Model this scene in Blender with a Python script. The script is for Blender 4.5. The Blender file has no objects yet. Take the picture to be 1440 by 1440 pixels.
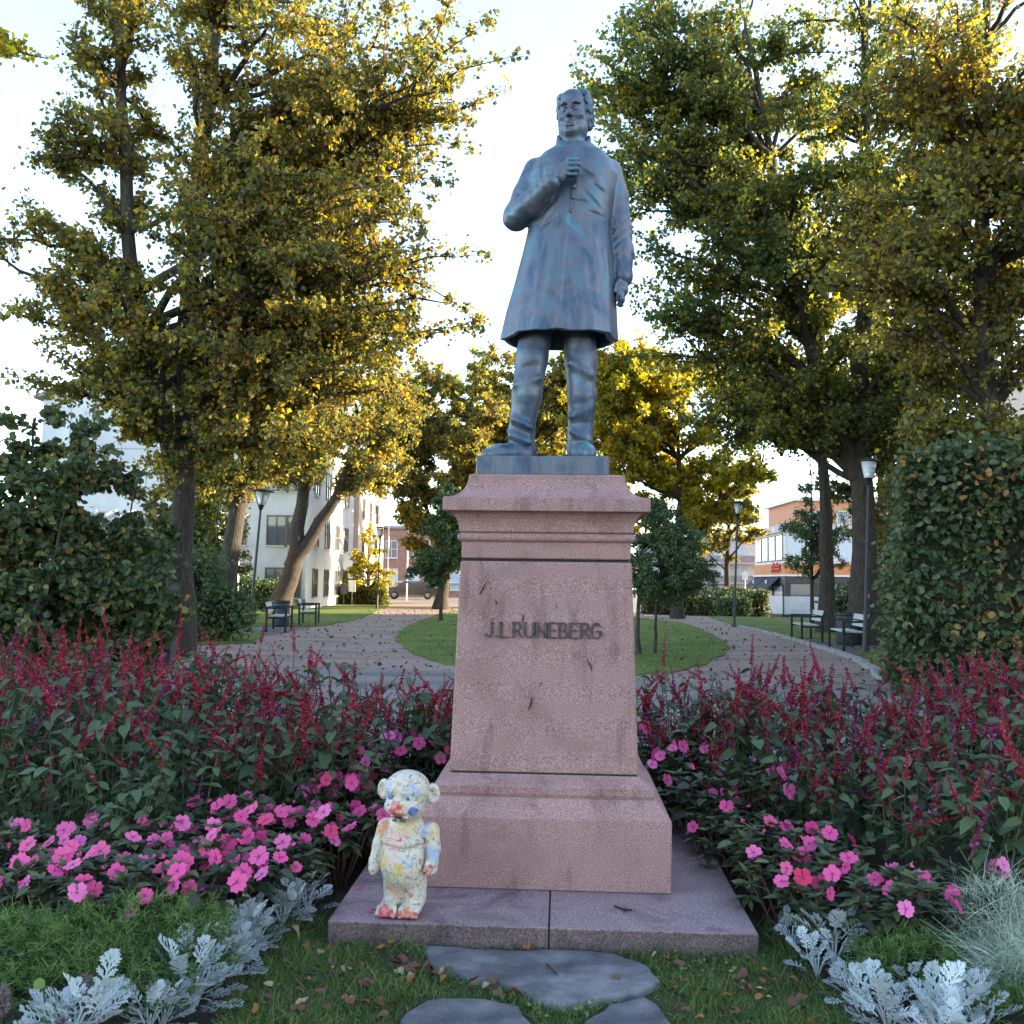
import bpy, bmesh, math, random
import numpy as np
from mathutils import Vector, Matrix, Euler, Quaternion

SC = bpy.context.scene
COL = SC.collection
R = math.radians

# ------------------------------------------------------------------ camera
cam_d = bpy.data.cameras.new('camera')
cam_d.sensor_width = 36.0
cam_d.lens = 36.0 * 1330.0 / 1440.0
cam_d.clip_start = 0.05
cam_d.clip_end = 1200.0
cam = bpy.data.objects.new('camera', cam_d)
COL.objects.link(cam)
cam.matrix_world = Matrix.Translation((0, 0, 1.5)) @ Matrix.Rotation(math.pi / 2 + math.atan(98 / 1330), 4, 'X') @ Matrix.Rotation(R(0.75), 4, 'Z')
SC.camera = cam

# ------------------------------------------------------------------ sky and sun
SUN_EL = R(15.0)
SUN_AZ = R(75.0)            # measured from the view axis (+Y) towards +X
world = bpy.data.worlds.new('World')
SC.world = world
world.use_nodes = True
wn = world.node_tree
bg = wn.nodes['Background']
sky = wn.nodes.new('ShaderNodeTexSky')
sky.sky_type = 'NISHITA'
sky.sun_disc = False
sky.sun_elevation = SUN_EL
sky.sun_rotation = SUN_AZ
sky.air_density = 1.0
sky.dust_density = 0.45
sky.ozone_density = 1.6
hsv = wn.nodes.new('ShaderNodeHueSaturation')      # thin high cloud takes some of the blue away
hsv.inputs['Saturation'].default_value = 0.88
wn.links.new(sky.outputs[0], hsv.inputs['Color'])
wn.links.new(hsv.outputs[0], bg.inputs[0])
bg.inputs[1].default_value = 0.15

sun_d = bpy.data.lights.new('sun', 'SUN')
sun_d.energy = 4.6
sun_d.angle = R(0.5)
sun_d.color = (1.0, 0.82, 0.54)
sun = bpy.data.objects.new('sun', sun_d)
COL.objects.link(sun)
sdir = Vector((math.sin(SUN_AZ) * math.cos(SUN_EL), math.cos(SUN_AZ) * math.cos(SUN_EL), math.sin(SUN_EL)))
sun.rotation_euler = (-sdir).to_track_quat('-Z', 'Y').to_euler()
sun.location = (30, 30, 30)

SC.view_settings.view_transform = 'Standard'
SC.view_settings.look = 'None'
SC.view_settings.gamma = 1.0
SC.view_settings.use_curve_mapping = False
SC.view_settings.exposure = 2.5
SC.cycles.max_bounces = 8
SC.cycles.diffuse_bounces = 6
SC.cycles.glossy_bounces = 2
SC.cycles.transmission_bounces = 4
SC.cycles.transparent_max_bounces = 6
SC.cycles.caustics_reflective = False
SC.cycles.caustics_refractive = False
SC.render.use_persistent_data = False

# ------------------------------------------------------------------ helpers
def link(o, parent=None):
    COL.objects.link(o)
    if parent is not None:
        o.parent = parent
    return o

def tag(o, label=None, cat=None, group=None, kind=None):
    if label: o['label'] = label
    if cat: o['category'] = cat
    if group: o['group'] = group
    if kind: o['kind'] = kind
    return o

def empty(name, loc=(0, 0, 0), rz=0.0, label=None, cat=None, group=None):
    o = bpy.data.objects.new(name, None)
    o.empty_display_size = 0.2
    o.location = loc
    o.rotation_euler = (0, 0, rz)
    COL.objects.link(o)
    return tag(o, label, cat, group)

class MB:
    """collects pieces with faces of any size, links them as one mesh object"""
    def __init__(s):
        s.V = []; s.F = []; s.M = []; s.n = 0
    def add(s, V, F, mi=0):
        V = np.asarray(V, dtype=np.float64).reshape(-1, 3)
        F = np.asarray(F, dtype=np.int64)
        s.V.append(V); s.F.append(F + s.n); s.M.append(np.full(len(F), mi, dtype=np.int32))
        s.n += len(V)
        return s
    def box(s, c, size, rz=0.0, rot=None, mi=0):
        hx, hy, hz = size[0] / 2, size[1] / 2, size[2] / 2
        V = np.array([(x, y, z) for z in (-hz, hz) for y in (-hy, hy) for x in (-hx, hx)], dtype=float)
        m = rot if rot is not None else Matrix.Rotation(rz, 3, 'Z')
        V = V @ np.array(m).T + np.array(c)
        s.add(V, [(0, 2, 3, 1), (4, 5, 7, 6), (0, 1, 5, 4), (2, 6, 7, 3), (0, 4, 6, 2), (1, 3, 7, 5)], mi)
        return s
    def bar(s, a, b, w, h, mi=0):
        a = Vector(a); b = Vector(b); d = b - a
        q = d.to_track_quat('X', 'Z').to_matrix()
        return s.box((a + b) / 2, (d.length, w, h), rot=q, mi=mi)
    def tube(s, pts, rad, seg=8, caps=True, mi=0):
        P = np.asarray(pts, dtype=float); n = len(P)
        rad = np.full(n, rad, dtype=float) if np.isscalar(rad) else np.asarray(rad, dtype=float)
        T = np.gradient(P, axis=0); T /= np.linalg.norm(T, axis=1)[:, None] + 1e-9
        u = np.cross(T[0], (0, 0, 1.0))
        if np.linalg.norm(u) < 1e-3: u = np.array((1.0, 0, 0))
        V = []
        a = np.linspace(0, 2 * math.pi, seg, endpoint=False)
        for i in range(n):
            u = u - T[i] * np.dot(u, T[i]); u /= np.linalg.norm(u) + 1e-9
            w = np.cross(T[i], u)
            V.append(P[i] + rad[i] * (np.cos(a)[:, None] * u + np.sin(a)[:, None] * w))
        V = np.concatenate(V)
        i = np.arange(n - 1)[:, None] * seg; j = np.arange(seg)[None, :]; k = (j + 1) % seg
        F = np.stack([i + j, i + k, i + seg + k, i + seg + j], -1).reshape(-1, 4)
        s.add(V, F, mi)
        if caps:
            for r_, c0, fl in ((0, P[0], True), ((n - 1) * seg, P[-1], False)):
                ring = V[r_:r_ + seg]
                f = [(0, j + 1, (j + 1) % seg + 1) if not fl else (0, (j + 1) % seg + 1, j + 1) for j in range(seg)]
                s.add(np.vstack([c0, ring]), f, mi)
        return s
    def lathe(s, prof, c=(0, 0, 0), seg=24, mi=0):
        a = np.linspace(0, 2 * math.pi, seg, endpoint=False)
        V = np.concatenate([np.stack([r * np.cos(a) + c[0], r * np.sin(a) + c[1], np.full(seg, z + c[2])], 1) for r, z in prof])
        n = len(prof)
        i = np.arange(n - 1)[:, None] * seg; j = np.arange(seg)[None, :]; k = (j + 1) % seg
        F = np.stack([i + j, i + k, i + seg + k, i + seg + j], -1).reshape(-1, 4)
        s.add(V, F, mi)
        return s
    def square(s, prof, c=(0, 0), ch=0.004, mi=0, ry=None, cap=True):
        """square 'lathe': prof = [(half width, z)], corners chamfered by ch"""
        V = []
        for w, z in prof:
            d = w if ry is None else w + ry
            k = ch
            V += [(-w + k, -d, z), (w - k, -d, z), (w, -d + k, z), (w, d - k, z), (w - k, d, z), (-w + k, d, z), (-w, d - k, z), (-w, -d + k, z)]
        V = np.array(V) + np.array((c[0], c[1], 0))
        n = len(prof); i = np.arange(n - 1)[:, None] * 8; j = np.arange(8)[None, :]; k = (j + 1) % 8
        s.add(V, np.stack([i + j, i + k, i + 8 + k, i + 8 + j], -1).reshape(-1, 4), mi)
        if cap:
            top = V[-8:]; bot = V[:8]
            s.add(top, [(0, 1, 2, 3), (0, 3, 4, 7), (7, 4, 5, 6)], mi)
            s.add(bot, [(3, 2, 1, 0), (7, 4, 3, 0), (6, 5, 4, 7)], mi)
        return s
    def mesh(s, name, mats, smooth=False):
        me = bpy.data.meshes.new(name)
        if s.n == 0: return me
        V = np.concatenate(s.V).astype(np.float32)
        loops = np.concatenate([f.reshape(-1) for f in s.F]).astype(np.int32)
        tot = np.concatenate([np.full(len(f), f.shape[1], dtype=np.int32) for f in s.F])
        st = np.concatenate([[0], np.cumsum(tot)[:-1]]).astype(np.int32)
        me.vertices.add(len(V)); me.vertices.foreach_set('co', V.reshape(-1))
        me.loops.add(len(loops)); me.loops.foreach_set('vertex_index', loops)
        me.polygons.add(len(tot)); me.polygons.foreach_set('loop_start', st)
        me.polygons.foreach_set('material_index', np.concatenate(s.M))
        me.polygons.foreach_set('use_smooth', np.full(len(tot), smooth, dtype=bool))
        me.update(calc_edges=True)
        for m in (mats if isinstance(mats, (list, tuple)) else [mats]):
            me.materials.append(m)
        return me
    def build(s, name, mats, parent=None, smooth=False, kind=None):
        o = bpy.data.objects.new(name, s.mesh(name, mats, smooth))
        link(o, parent)
        if kind: o['kind'] = kind
        return o

def inst(name, mesh, parent=None, loc=(0, 0, 0), rot=(0, 0, 0), sc=1.0):
    o = bpy.data.objects.new(name, mesh)
    o.location = loc; o.rotation_euler = rot
    o.scale = (sc, sc, sc) if np.isscalar(sc) else sc
    return link(o, parent)

def bevel(o, w=0.006, seg=2, angle=40):
    m = o.modifiers.new('bevel', 'BEVEL'); m.width = w; m.segments = seg
    m.limit_method = 'ANGLE'; m.angle_limit = R(angle)
    return o

def sheet(name, pts, z, m, kind='structure', thick=0.0, jit=0.0, seed=0, sub=1, parent=None):
    """flat polygon with an uneven edge, following the terrain height"""
    rng = random.Random(seed)
    P = []
    n = len(pts)
    for i in range(n):
        a = Vector(pts[i]); b = Vector(pts[(i + 1) % n]); d = b - a
        k = max(1, int(d.length / sub))
        nr = Vector((-d.y, d.x)).normalized() if d.length > 0 else Vector((0, 0))
        for j in range(k):
            p = a + d * (j / k) + (nr * rng.uniform(-jit, jit) if jit else Vector((0, 0)))
            P.append((p.x, p.y))
    bm = bmesh.new()
    vs = [bm.verts.new((x, y, terrain(x, y) + z)) for x, y in P]
    f = bm.faces.new(vs)
    if f.normal.z < 0: bmesh.ops.reverse_faces(bm, faces=[f])
    if thick:
        r_ = bmesh.ops.extrude_face_region(bm, geom=list(bm.faces))
        for v in r_['geom']:
            if isinstance(v, bmesh.types.BMVert): v.co.z -= 0
        for v in vs: v.co.z -= thick
    bmesh.ops.triangulate(bm, faces=bm.faces[:])
    bmesh.ops.recalc_face_normals(bm, faces=bm.faces[:])
    me = bpy.data.meshes.new(name); bm.to_mesh(me); bm.free()
    me.materials.append(m)
    o = bpy.data.objects.new(name, me); link(o, parent)
    if kind: o['kind'] = kind
    return o

def terrain(x, y):
    s = min(1.0, max(0.0, (x - 3.0) / 8.0))
    return -0.034 * s * max(0.0, y - 44.0)

def in_poly(px, py, poly):
    px = np.asarray(px); py = np.asarray(py); c = np.zeros(px.shape, bool)
    n = len(poly); j = n - 1
    for i in range(n):
        xi, yi = poly[i]; xj, yj = poly[j]
        if yi != yj:
            c ^= ((yi > py) != (yj > py)) & (px < (xj - xi) * (py - yi) / (yj - yi) + xi)
        j = i
    return c

# ------------------------------------------------------------------ materials
def srgb(r, g, b):
    f = lambda c: (c / 255.0 / 12.92) if c / 255.0 <= 0.04045 else ((c / 255.0 + 0.055) / 1.055) ** 2.4
    return (f(r), f(g), f(b))

def _new(name):
    m = bpy.data.materials.new(name); m.use_nodes = True
    nt = m.node_tree; b = nt.nodes['Principled BSDF']
    return m, nt, b

def _ramp(nt, stops, fac, interp='LINEAR'):
    r_ = nt.nodes.new('ShaderNodeValToRGB'); r_.color_ramp.interpolation = interp
    e = r_.color_ramp.elements
    while len(e) < len(stops): e.new(0.5)
    for k, (p, c) in enumerate(stops):
        e[k].position = p; e[k].color = (*c, 1) if len(c) == 3 else c
    nt.links.new(fac, r_.inputs[0])
    return r_.outputs[0]

def _noise(nt, scale, detail=4, rough=0.55, vscale=(1, 1, 1), co='Object', dist=0.0):
    t = nt.nodes.new('ShaderNodeTexCoord'); n = nt.nodes.new('ShaderNodeTexNoise')
    n.inputs['Scale'].default_value = scale; n.inputs['Detail'].default_value = detail
    n.inputs['Roughness'].default_value = rough; n.inputs['Distortion'].default_value = dist
    if vscale != (1, 1, 1):
        mp = nt.nodes.new('ShaderNodeMapping'); mp.inputs['Scale'].default_value = vscale
        nt.links.new(t.outputs[co], mp.inputs[0]); nt.links.new(mp.outputs[0], n.inputs['Vector'])
    else:
        nt.links.new(t.outputs[co], n.inputs['Vector'])
    return n.outputs[0]

def _mix(nt, mode, fac, a, b):
    m = nt.nodes.new('ShaderNodeMix'); m.data_type = 'RGBA'; m.blend_type = mode
    for sock, v in ((m.inputs[0], fac), (m.inputs[6], a), (m.inputs[7], b)):
        if hasattr(v, 'links') or hasattr(v, 'is_linked'): nt.links.new(v, sock)
        elif np.isscalar(v): sock.default_value = v
        else: sock.default_value = (*v, 1)
    return m.outputs[2]

def _bump(nt, b, h, strength, dist=0.01):
    n = nt.nodes.new('ShaderNodeBump'); n.inputs['Strength'].default_value = strength; n.inputs['Distance'].default_value = dist
    nt.links.new(h, n.inputs['Height']); nt.links.new(n.outputs[0], b.inputs['Normal'])

def pmat(name, stops, scale=8.0, detail=5, rough=0.7, metal=0.0, bump=0.0, bscale=None, bdist=0.01, vscale=(1, 1, 1), stain=None, spec=0.4):
    """noise coloured surface; stain = (scale, ((pos,col),(pos,col)), strength[, vscale]) multiplies a second broad noise over it"""
    m, nt, b = _new(name)
    if not isinstance(stops[0], (tuple, list)): stops = [(0.3, tuple(c * 0.82 for c in stops)), (0.7, tuple(min(1, c * 1.15) for c in stops))]
    n = _noise(nt, scale, detail, vscale=vscale)
    c = _ramp(nt, stops, n)
    if stain:
        n2 = _noise(nt, stain[0], 4, 0.6, vscale=stain[3] if len(stain) > 3 else (1, 1, 1))
        c = _mix(nt, 'MULTIPLY', stain[2], c, _ramp(nt, stain[1], n2))
    nt.links.new(c, b.inputs['Base Color'])
    b.inputs['Roughness'].default_value = rough; b.inputs['Metallic'].default_value = metal
    b.inputs['Specular IOR Level'].default_value = spec
    if bump:
        _bump(nt, b, _noise(nt, bscale or scale * 2, 6, vscale=vscale), bump, bdist)
    return m

def leafmat(name, stops, transl=0.45, rough=0.5, clump=None, interp='LINEAR', rnd='island', spec=0.35):
    """leaves: every leaf its own colour (random per island or per object), part of the light passes through"""
    m, nt, b = _new(name)
    if rnd == 'island':
        g = nt.nodes.new('ShaderNodeNewGeometry'); r_ = g.outputs['Random Per Island']
    else:
        g = nt.nodes.new('ShaderNodeObjectInfo'); r_ = g.outputs['Random']
    if clump:
        mth = nt.nodes.new('ShaderNodeMath'); mth.operation = 'MULTIPLY_ADD'
        n = _noise(nt, clump[0], 2, 0.5)
        nt.links.new(n, mth.inputs[0]); mth.inputs[1].default_value = clump[1]; mth.inputs[2].default_value = -clump[1] * 0.5
        ad = nt.nodes.new('ShaderNodeMath'); ad.operation = 'ADD'; ad.use_clamp = True
        nt.links.new(mth.outputs[0], ad.inputs[0]); nt.links.new(r_, ad.inputs[1]); r_ = ad.outputs[0]
    c = _ramp(nt, stops, r_, interp)
    nt.links.new(c, b.inputs['Base Color'])
    b.inputs['Roughness'].default_value = rough; b.inputs['Specular IOR Level'].default_value = spec
    if transl > 0:
        tr = nt.nodes.new('ShaderNodeBsdfTranslucent'); mx = nt.nodes.new('ShaderNodeMixShader')
        hs = nt.nodes.new('ShaderNodeHueSaturation'); hs.inputs['Saturation'].default_value = 1.15; hs.inputs['Value'].default_value = 1.5
        nt.links.new(c, hs.inputs['Color']); nt.links.new(hs.outputs[0], tr.inputs[0])
        mx.inputs[0].default_value = transl
        out = nt.nodes['Material Output']
        nt.links.new(b.outputs[0], mx.inputs[1]); nt.links.new(tr.outputs[0], mx.inputs[2]); nt.links.new(mx.outputs[0], out.inputs[0])
    return m

def glassmat(name, col=(0.35, 0.42, 0.48), rough=0.06, alpha=1.0):
    m, nt, b = _new(name)
    b.inputs['Base Color'].default_value = (*col, 1); b.inputs['Roughness'].default_value = rough
    b.inputs['Specular IOR Level'].default_value = 0.9
    if alpha < 1: b.inputs['Alpha'].default_value = alpha
    return m
# ------------------------------------------------------------------ signed distance sculpting
class SDF:
    def __init__(s, lo, hi, h):
        s.lo = np.array(lo, float); s.h = h
        s.n = np.ceil((np.array(hi, float) - s.lo) / h).astype(int) + 1
        s.ax = [(s.lo[i] + h * np.arange(s.n[i])).astype(np.float32) for i in range(3)]
        s.d = np.full(s.n, 1.0, np.float32)
    def region(s, lo, hi):
        a = np.clip(np.floor((np.array(lo) - s.lo) / s.h).astype(int), 0, s.n)
        b = np.clip(np.ceil((np.array(hi) - s.lo) / s.h).astype(int) + 1, 0, s.n)
        return tuple(slice(a[i], b[i]) for i in range(3))
    def grid(s, sl):
        return (s.ax[0][sl[0]][:, None, None], s.ax[1][sl[1]][None, :, None], s.ax[2][sl[2]][None, None, :])
    def apply(s, fn, lo, hi, k=0.01, op='u'):
        m = k + 3 * s.h
        sl = s.region(np.array(lo) - m, np.array(hi) + m)
        X, Y, Z = s.grid(sl)
        b = fn(X, Y, Z).astype(np.float32); a = s.d[sl]
        if op == 's': b = -b
        if b.shape != a.shape: b = np.broadcast_to(b, a.shape)
        h = np.maximum(k - np.abs(a - b), 0) / max(k, 1e-6); q = h * h * k * 0.25
        s.d[sl] = (np.minimum(a, b) - q) if op == 'u' else (np.maximum(a, b) + q)
        return s
    def cone(s, p0, r0, p1, r1, k=0.01, op='u'):
        p0 = np.array(p0, float); p1 = np.array(p1, float); d = p1 - p0; dd = float(d @ d) + 1e-12
        def fn(X, Y, Z):
            x = X - p0[0]; y = Y - p0[1]; z = Z - p0[2]
            t = np.clip((x * d[0] + y * d[1] + z * d[2]) / dd, 0, 1)
            return np.sqrt((x - t * d[0]) ** 2 + (y - t * d[1]) ** 2 + (z - t * d[2]) ** 2) - (r0 + t * (r1 - r0))
        r = max(r0, r1)
        return s.apply(fn, np.minimum(p0, p1) - r, np.maximum(p0, p1) + r, k, op)
    def chain(s, pts, rad, k=0.01, op='u'):
        for i in range(len(pts) - 1): s.cone(pts[i], rad[i], pts[i + 1], rad[i + 1], k, op)
        return s
    def ell(s, c, r, k=0.01, op='u', rot=None):
        c = np.array(c, float); r = np.array(r, float)
        M = np.array(rot) if rot is not None else np.eye(3)
        def fn(X, Y, Z):
            x = X - c[0]; y = Y - c[1]; z = Z - c[2]
            q = [M[0, i] * x + M[1, i] * y + M[2, i] * z for i in range(3)]
            k0 = np.sqrt(sum((q[i] / r[i]) ** 2 for i in range(3))) + 1e-9
            k1 = np.sqrt(sum((q[i] / r[i] ** 2) ** 2 for i in range(3))) + 1e-9
            return k0 * (k0 - 1) / k1
        e = np.abs(M) @ r
        return s.apply(fn, c - e, c + e, k, op)
    def box(s, c, hs, rd=0.0, k=0.005, op='u', rot=None):
        c = np.array(c, float); hs = np.array(hs, float)
        M = np.array(rot) if rot is not None else np.eye(3)
        def fn(X, Y, Z):
            x = X - c[0]; y = Y - c[1]; z = Z - c[2]
            q = [np.abs(M[0, i] * x + M[1, i] * y + M[2, i] * z) - hs[i] + rd for i in range(3)]
            out = np.sqrt(sum(np.maximum(v, 0) ** 2 for v in q))
            return out + np.minimum(np.maximum(np.maximum(q[0], q[1]), q[2]), 0) - rd
        e = np.abs(M) @ hs
        return s.apply(fn, c - e, c + e, k, op)
    def mesh(s, smooth_iter=1):
        d = s.d; neg = d < 0
        n = d.shape
        cnt = np.zeros((n[0] - 1, n[1] - 1, n[2] - 1), np.int8)
        offs = [(i, j, k) for i in (0, 1) for j in (0, 1) for k in (0, 1)]
        sub = lambda A, o: A[o[0]:n[0] - 1 + o[0], o[1]:n[1] - 1 + o[1], o[2]:n[2] - 1 + o[2]]
        for o in offs: cnt += sub(neg, o)
        act = np.argwhere((cnt > 0) & (cnt < 8))
        ids = np.full(cnt.shape, -1, np.int64); ids[act[:, 0], act[:, 1], act[:, 2]] = np.arange(len(act))
        acc = np.zeros((len(act), 3)); num = np.zeros(len(act))
        vals = {o: d[act[:, 0] + o[0], act[:, 1] + o[1], act[:, 2] + o[2]].astype(float) for o in offs}
        for a in offs:
            for ax in range(3):
                if a[ax] == 0:
                    b = list(a); b[ax] = 1; b = tuple(b)
                    va, vb = vals[a], vals[b]; m = (va < 0) != (vb < 0)
                    t = np.where(m, va / np.where(m, va - vb, 1), 0)
                    p = np.array(a, float)[None, :].repeat(len(act), 0); p[:, ax] += t
                    acc[m] += p[m]; num[m] += 1
        V = s.lo + s.h * (act + acc / num[:, None])
        F = []
        for ax in range(3):
            u, v = (ax + 1) % 3, (ax + 2) % 3
            sl0 = [slice(1, n[i] - 1) for i in range(3)]; sl0[ax] = slice(0, n[ax] - 1)
            sl1 = list(sl0); sl1[ax] = slice(1, n[ax])
            A = neg[tuple(sl0)]; B = neg[tuple(sl1)]
            e = np.argwhere(A != B)
            if len(e) == 0: continue
            base = e.copy()
            for i in range(3):
                if i != ax: base[:, i] += 1
            flip = A[e[:, 0], e[:, 1], e[:, 2]]
            def cid(du, dv):
                q = base.copy(); q[:, u] -= du; q[:, v] -= dv
                return ids[q[:, 0], q[:, 1], q[:, 2]]
            q = np.stack([cid(1, 1), cid(0, 1), cid(0, 0), cid(1, 0)], 1)
            q[~flip] = q[~flip][:, ::-1]
            F.append(q[(q >= 0).all(1)])
        F = np.concatenate(F)
        for _ in range(smooth_iter):
            S = np.zeros_like(V); c = np.zeros(len(V))
            for i in range(4):
                a, b = F[:, i], F[:, (i + 1) % 4]
                np.add.at(S, a, V[b]); np.add.at(c, a, 1); np.add.at(S, b, V[a]); np.add.at(c, b, 1)
            V = V * 0.5 + 0.5 * S / np.maximum(c, 1)[:, None]
        return V, F
    def build(s, name, m, parent=None, it=1):
        V, F = s.mesh(it)
        return MB().add(V, F).build(name, m, parent, smooth=True)

def rotm(rx=0, ry=0, rz=0):
    return np.array(Euler((R(rx), R(ry), R(rz))).to_matrix())

# ------------------------------------------------------------------ granite pedestal
def granite(name):
    m, nt, b = _new(name)
    fine = _noise(nt, 190, 3, 0.7)
    c = _ramp(nt, [(0.32, (0.10, 0.056, 0.054)), (0.43, (0.285, 0.163, 0.150)), (0.55, (0.37, 0.222, 0.205)), (0.68, (0.53, 0.385, 0.36))], fine)
    st = _ramp(nt, [(0.30, (0.78, 0.70, 0.70)), (0.5, (0.96, 0.93, 0.93)), (0.68, (1.04, 0.99, 0.98))], _noise(nt, 3.2, 5, 0.6, dist=0.6))
    c = _mix(nt, 'MULTIPLY', 1.0, c, st)
    dr = _ramp(nt, [(0.36, (0.45, 0.42, 0.43)), (0.47, (1, 1, 1))], _noise(nt, 5.0, 5, 0.65, vscale=(2.2, 2.2, 0.45)))
    c = _mix(nt, 'MULTIPLY', 0.45, c, dr)
    nt.links.new(c, b.inputs['Base Color'])
    b.inputs['Roughness'].default_value = 0.75; b.inputs['Specular IOR Level'].default_value = 0.3
    _bump(nt, b, _noise(nt, 110, 4, 0.7), 0.35, 0.004)
    return m
M_GRAN = granite('red_granite')
def granite_slab(name):
    m, nt, b = _new(name)
    c = _ramp(nt, [(0.33, (0.10, 0.07, 0.075)), (0.46, (0.26, 0.18, 0.185)), (0.6, (0.36, 0.26, 0.265)), (0.7, (0.52, 0.40, 0.40))], _noise(nt, 120, 3, 0.7))
    st = _ramp(nt, [(0.32, (0.42, 0.40, 0.42)), (0.52, (0.9, 0.88, 0.9)), (0.7, (1.05, 1.0, 1.0))], _noise(nt, 3.6, 6, 0.62, dist=0.8))
    c = _mix(nt, 'MULTIPLY', 1.0, c, st)
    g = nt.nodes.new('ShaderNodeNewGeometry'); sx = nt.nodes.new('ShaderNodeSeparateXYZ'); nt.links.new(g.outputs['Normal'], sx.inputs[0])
    # the upright sides of the slab are coloured darker than its top
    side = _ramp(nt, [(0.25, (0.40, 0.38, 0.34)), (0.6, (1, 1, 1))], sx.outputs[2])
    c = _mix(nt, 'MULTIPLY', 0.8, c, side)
    nt.links.new(c, b.inputs['Base Color'])
    b.inputs['Roughness'].default_value = 0.72; b.inputs['Specular IOR Level'].default_value = 0.35
    _bump(nt, b, _noise(nt, 60, 5, 0.7), 0.4, 0.006)
    return m
M_SLAB = granite_slab('worn_granite')
M_LETTER = pmat('dark_bronze_letter', [(0.3, (0.035, 0.027, 0.03)), (0.7, (0.10, 0.075, 0.08))], 60, rough=0.5, metal=0.4)
M_GAP = pmat('mortar_joint', (0.03, 0.027, 0.027), 40, rough=0.9)

PX, PY = 0.186, 4.935
YAW = R(-3.0)
ped = empty('granite_pedestal', (PX, PY, 0), YAW, 'stepped red granite pedestal with bronze letters under the statue', 'pedestal')
for nm, x0, x1 in (('base_slab', -0.86, 0.035), ('base_slab', 0.041, 0.87)):
    mb = MB()
    x, w = (x0 + x1) / 2, (x1 - x0)
    mb.box((x, -0.055, 0.052), (w, 1.95, 0.132))
    o = mb.build(nm, M_SLAB, ped); bevel(o, 0.006, 2)
MB().box((0.038, -0.055, 0.045), (0.005, 1.93, 0.130)).build('joint', M_GAP, ped)
MB().square([(0.572, 0.1185), (0.578, 0.124), (0.580, 0.432), (0.577, 0.436)], ch=0.005).build('plinth_block', M_GRAN, ped)
MB().square([(0.577, 0.4365), (0.520, 0.508), (0.516, 0.512), (0.499, 0.514), (0.499, 0.522), (0.507, 0.525), (0.507, 0.558), (0.503, 0.562), (0.447, 0.598), (0.444, 0.6035)], ch=0.004).build('base_moulding', M_GRAN, ped)
MB().square([(0.434, 0.604), (0.434, 0.610)], ch=0.004).build('bed_joint', M_GAP, ped)
MB().square([(0.436, 0.6105), (0.441, 0.615), (0.4095, 1.590), (0.404, 1.597)], ch=0.007).build('die_block', M_GRAN, ped)
MB().square([(0.392, 1.5975), (0.392, 1.6105)], ch=0.004).build('bed_joint', M_GAP, ped)
tor = [(0.405 + 0.021 * math.sin(t), 1.712 - 0.021 * math.cos(t)) for t in np.linspace(0, math.pi, 9)]
MB().square([(0.402, 1.611), (0.4055, 1.616), (0.4055, 1.688)] + tor + [(0.4065, 1.735), (0.410, 1.7365)], ch=0.005).build('necking', M_GRAN, ped)
cav = [(0.418 + 0.062 * (1 - math.cos(t)), 1.745 + 0.088 * math.sin(t)) for t in np.linspace(0, math.pi / 2, 8)]
sco = [(0.4905 - 0.108 * math.sin(t) - 0.004, 1.8995 + 0.114 * (1 - math.cos(t))) for t in np.linspace(0, math.pi / 2, 10)]
MB().square([(0.414, 1.737), (0.418, 1.741)] + cav + [(0.488, 1.834), (0.4905, 1.837), (0.4905, 1.894), (0.488, 1.897)] + sco + [(0.374, 2.020)], ch=0.004).build('cornice', M_GRAN, ped)

# raised bronze letters on the sloping front of the die
LET = {
    'J': [[(0.72, 1.0), (0.72, 0.28), (0.55, 0.03), (0.25, 0.0), (0.0, 0.18)], [(0.70, 1.16), (0.74, 1.20)]],
    '.': [[(0.3, 0.02), (0.5, 0.1)]],
    'L': [[(0.1, 1.0), (0.1, 0.0), (0.9, 0.0)]],
    'R': [[(0.12, 0.0), (0.12, 1.0), (0.62, 1.0), (0.85, 0.82), (0.80, 0.58), (0.55, 0.48), (0.12, 0.48)], [(0.5, 0.48), (1.0, 0.0)]],
    'U': [[(0.08, 1.0), (0.08, 0.25), (0.28, 0.02), (0.62, 0.0), (0.88, 0.22), (0.90, 1.0)]],
    'N': [[(0.06, 0.0), (0.08, 1.0), (0.90, 0.0), (0.92, 1.0)]],
    'E': [[(0.95, 1.0), (0.1, 1.0), (0.1, 0.0), (0.95, 0.0)], [(0.1, 0.5), (0.75, 0.5)]],
    'B': [[(0.1, 0.0), (0.1, 1.0), (0.65, 0.98), (0.80, 0.78), (0.62, 0.53), (0.1, 0.52)], [(0.62, 0.53), (0.92, 0.32), (0.80, 0.06), (0.55, 0.0), (0.1, 0.0)]],
    'G': [[(0.92, 0.80), (0.70, 1.0), (0.30, 0.98), (0.05, 0.65), (0.08, 0.25), (0.35, 0.0), (0.70, 0.02), (0.95, 0.22), (0.95, 0.48), (0.55, 0.48)]],
}
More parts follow.
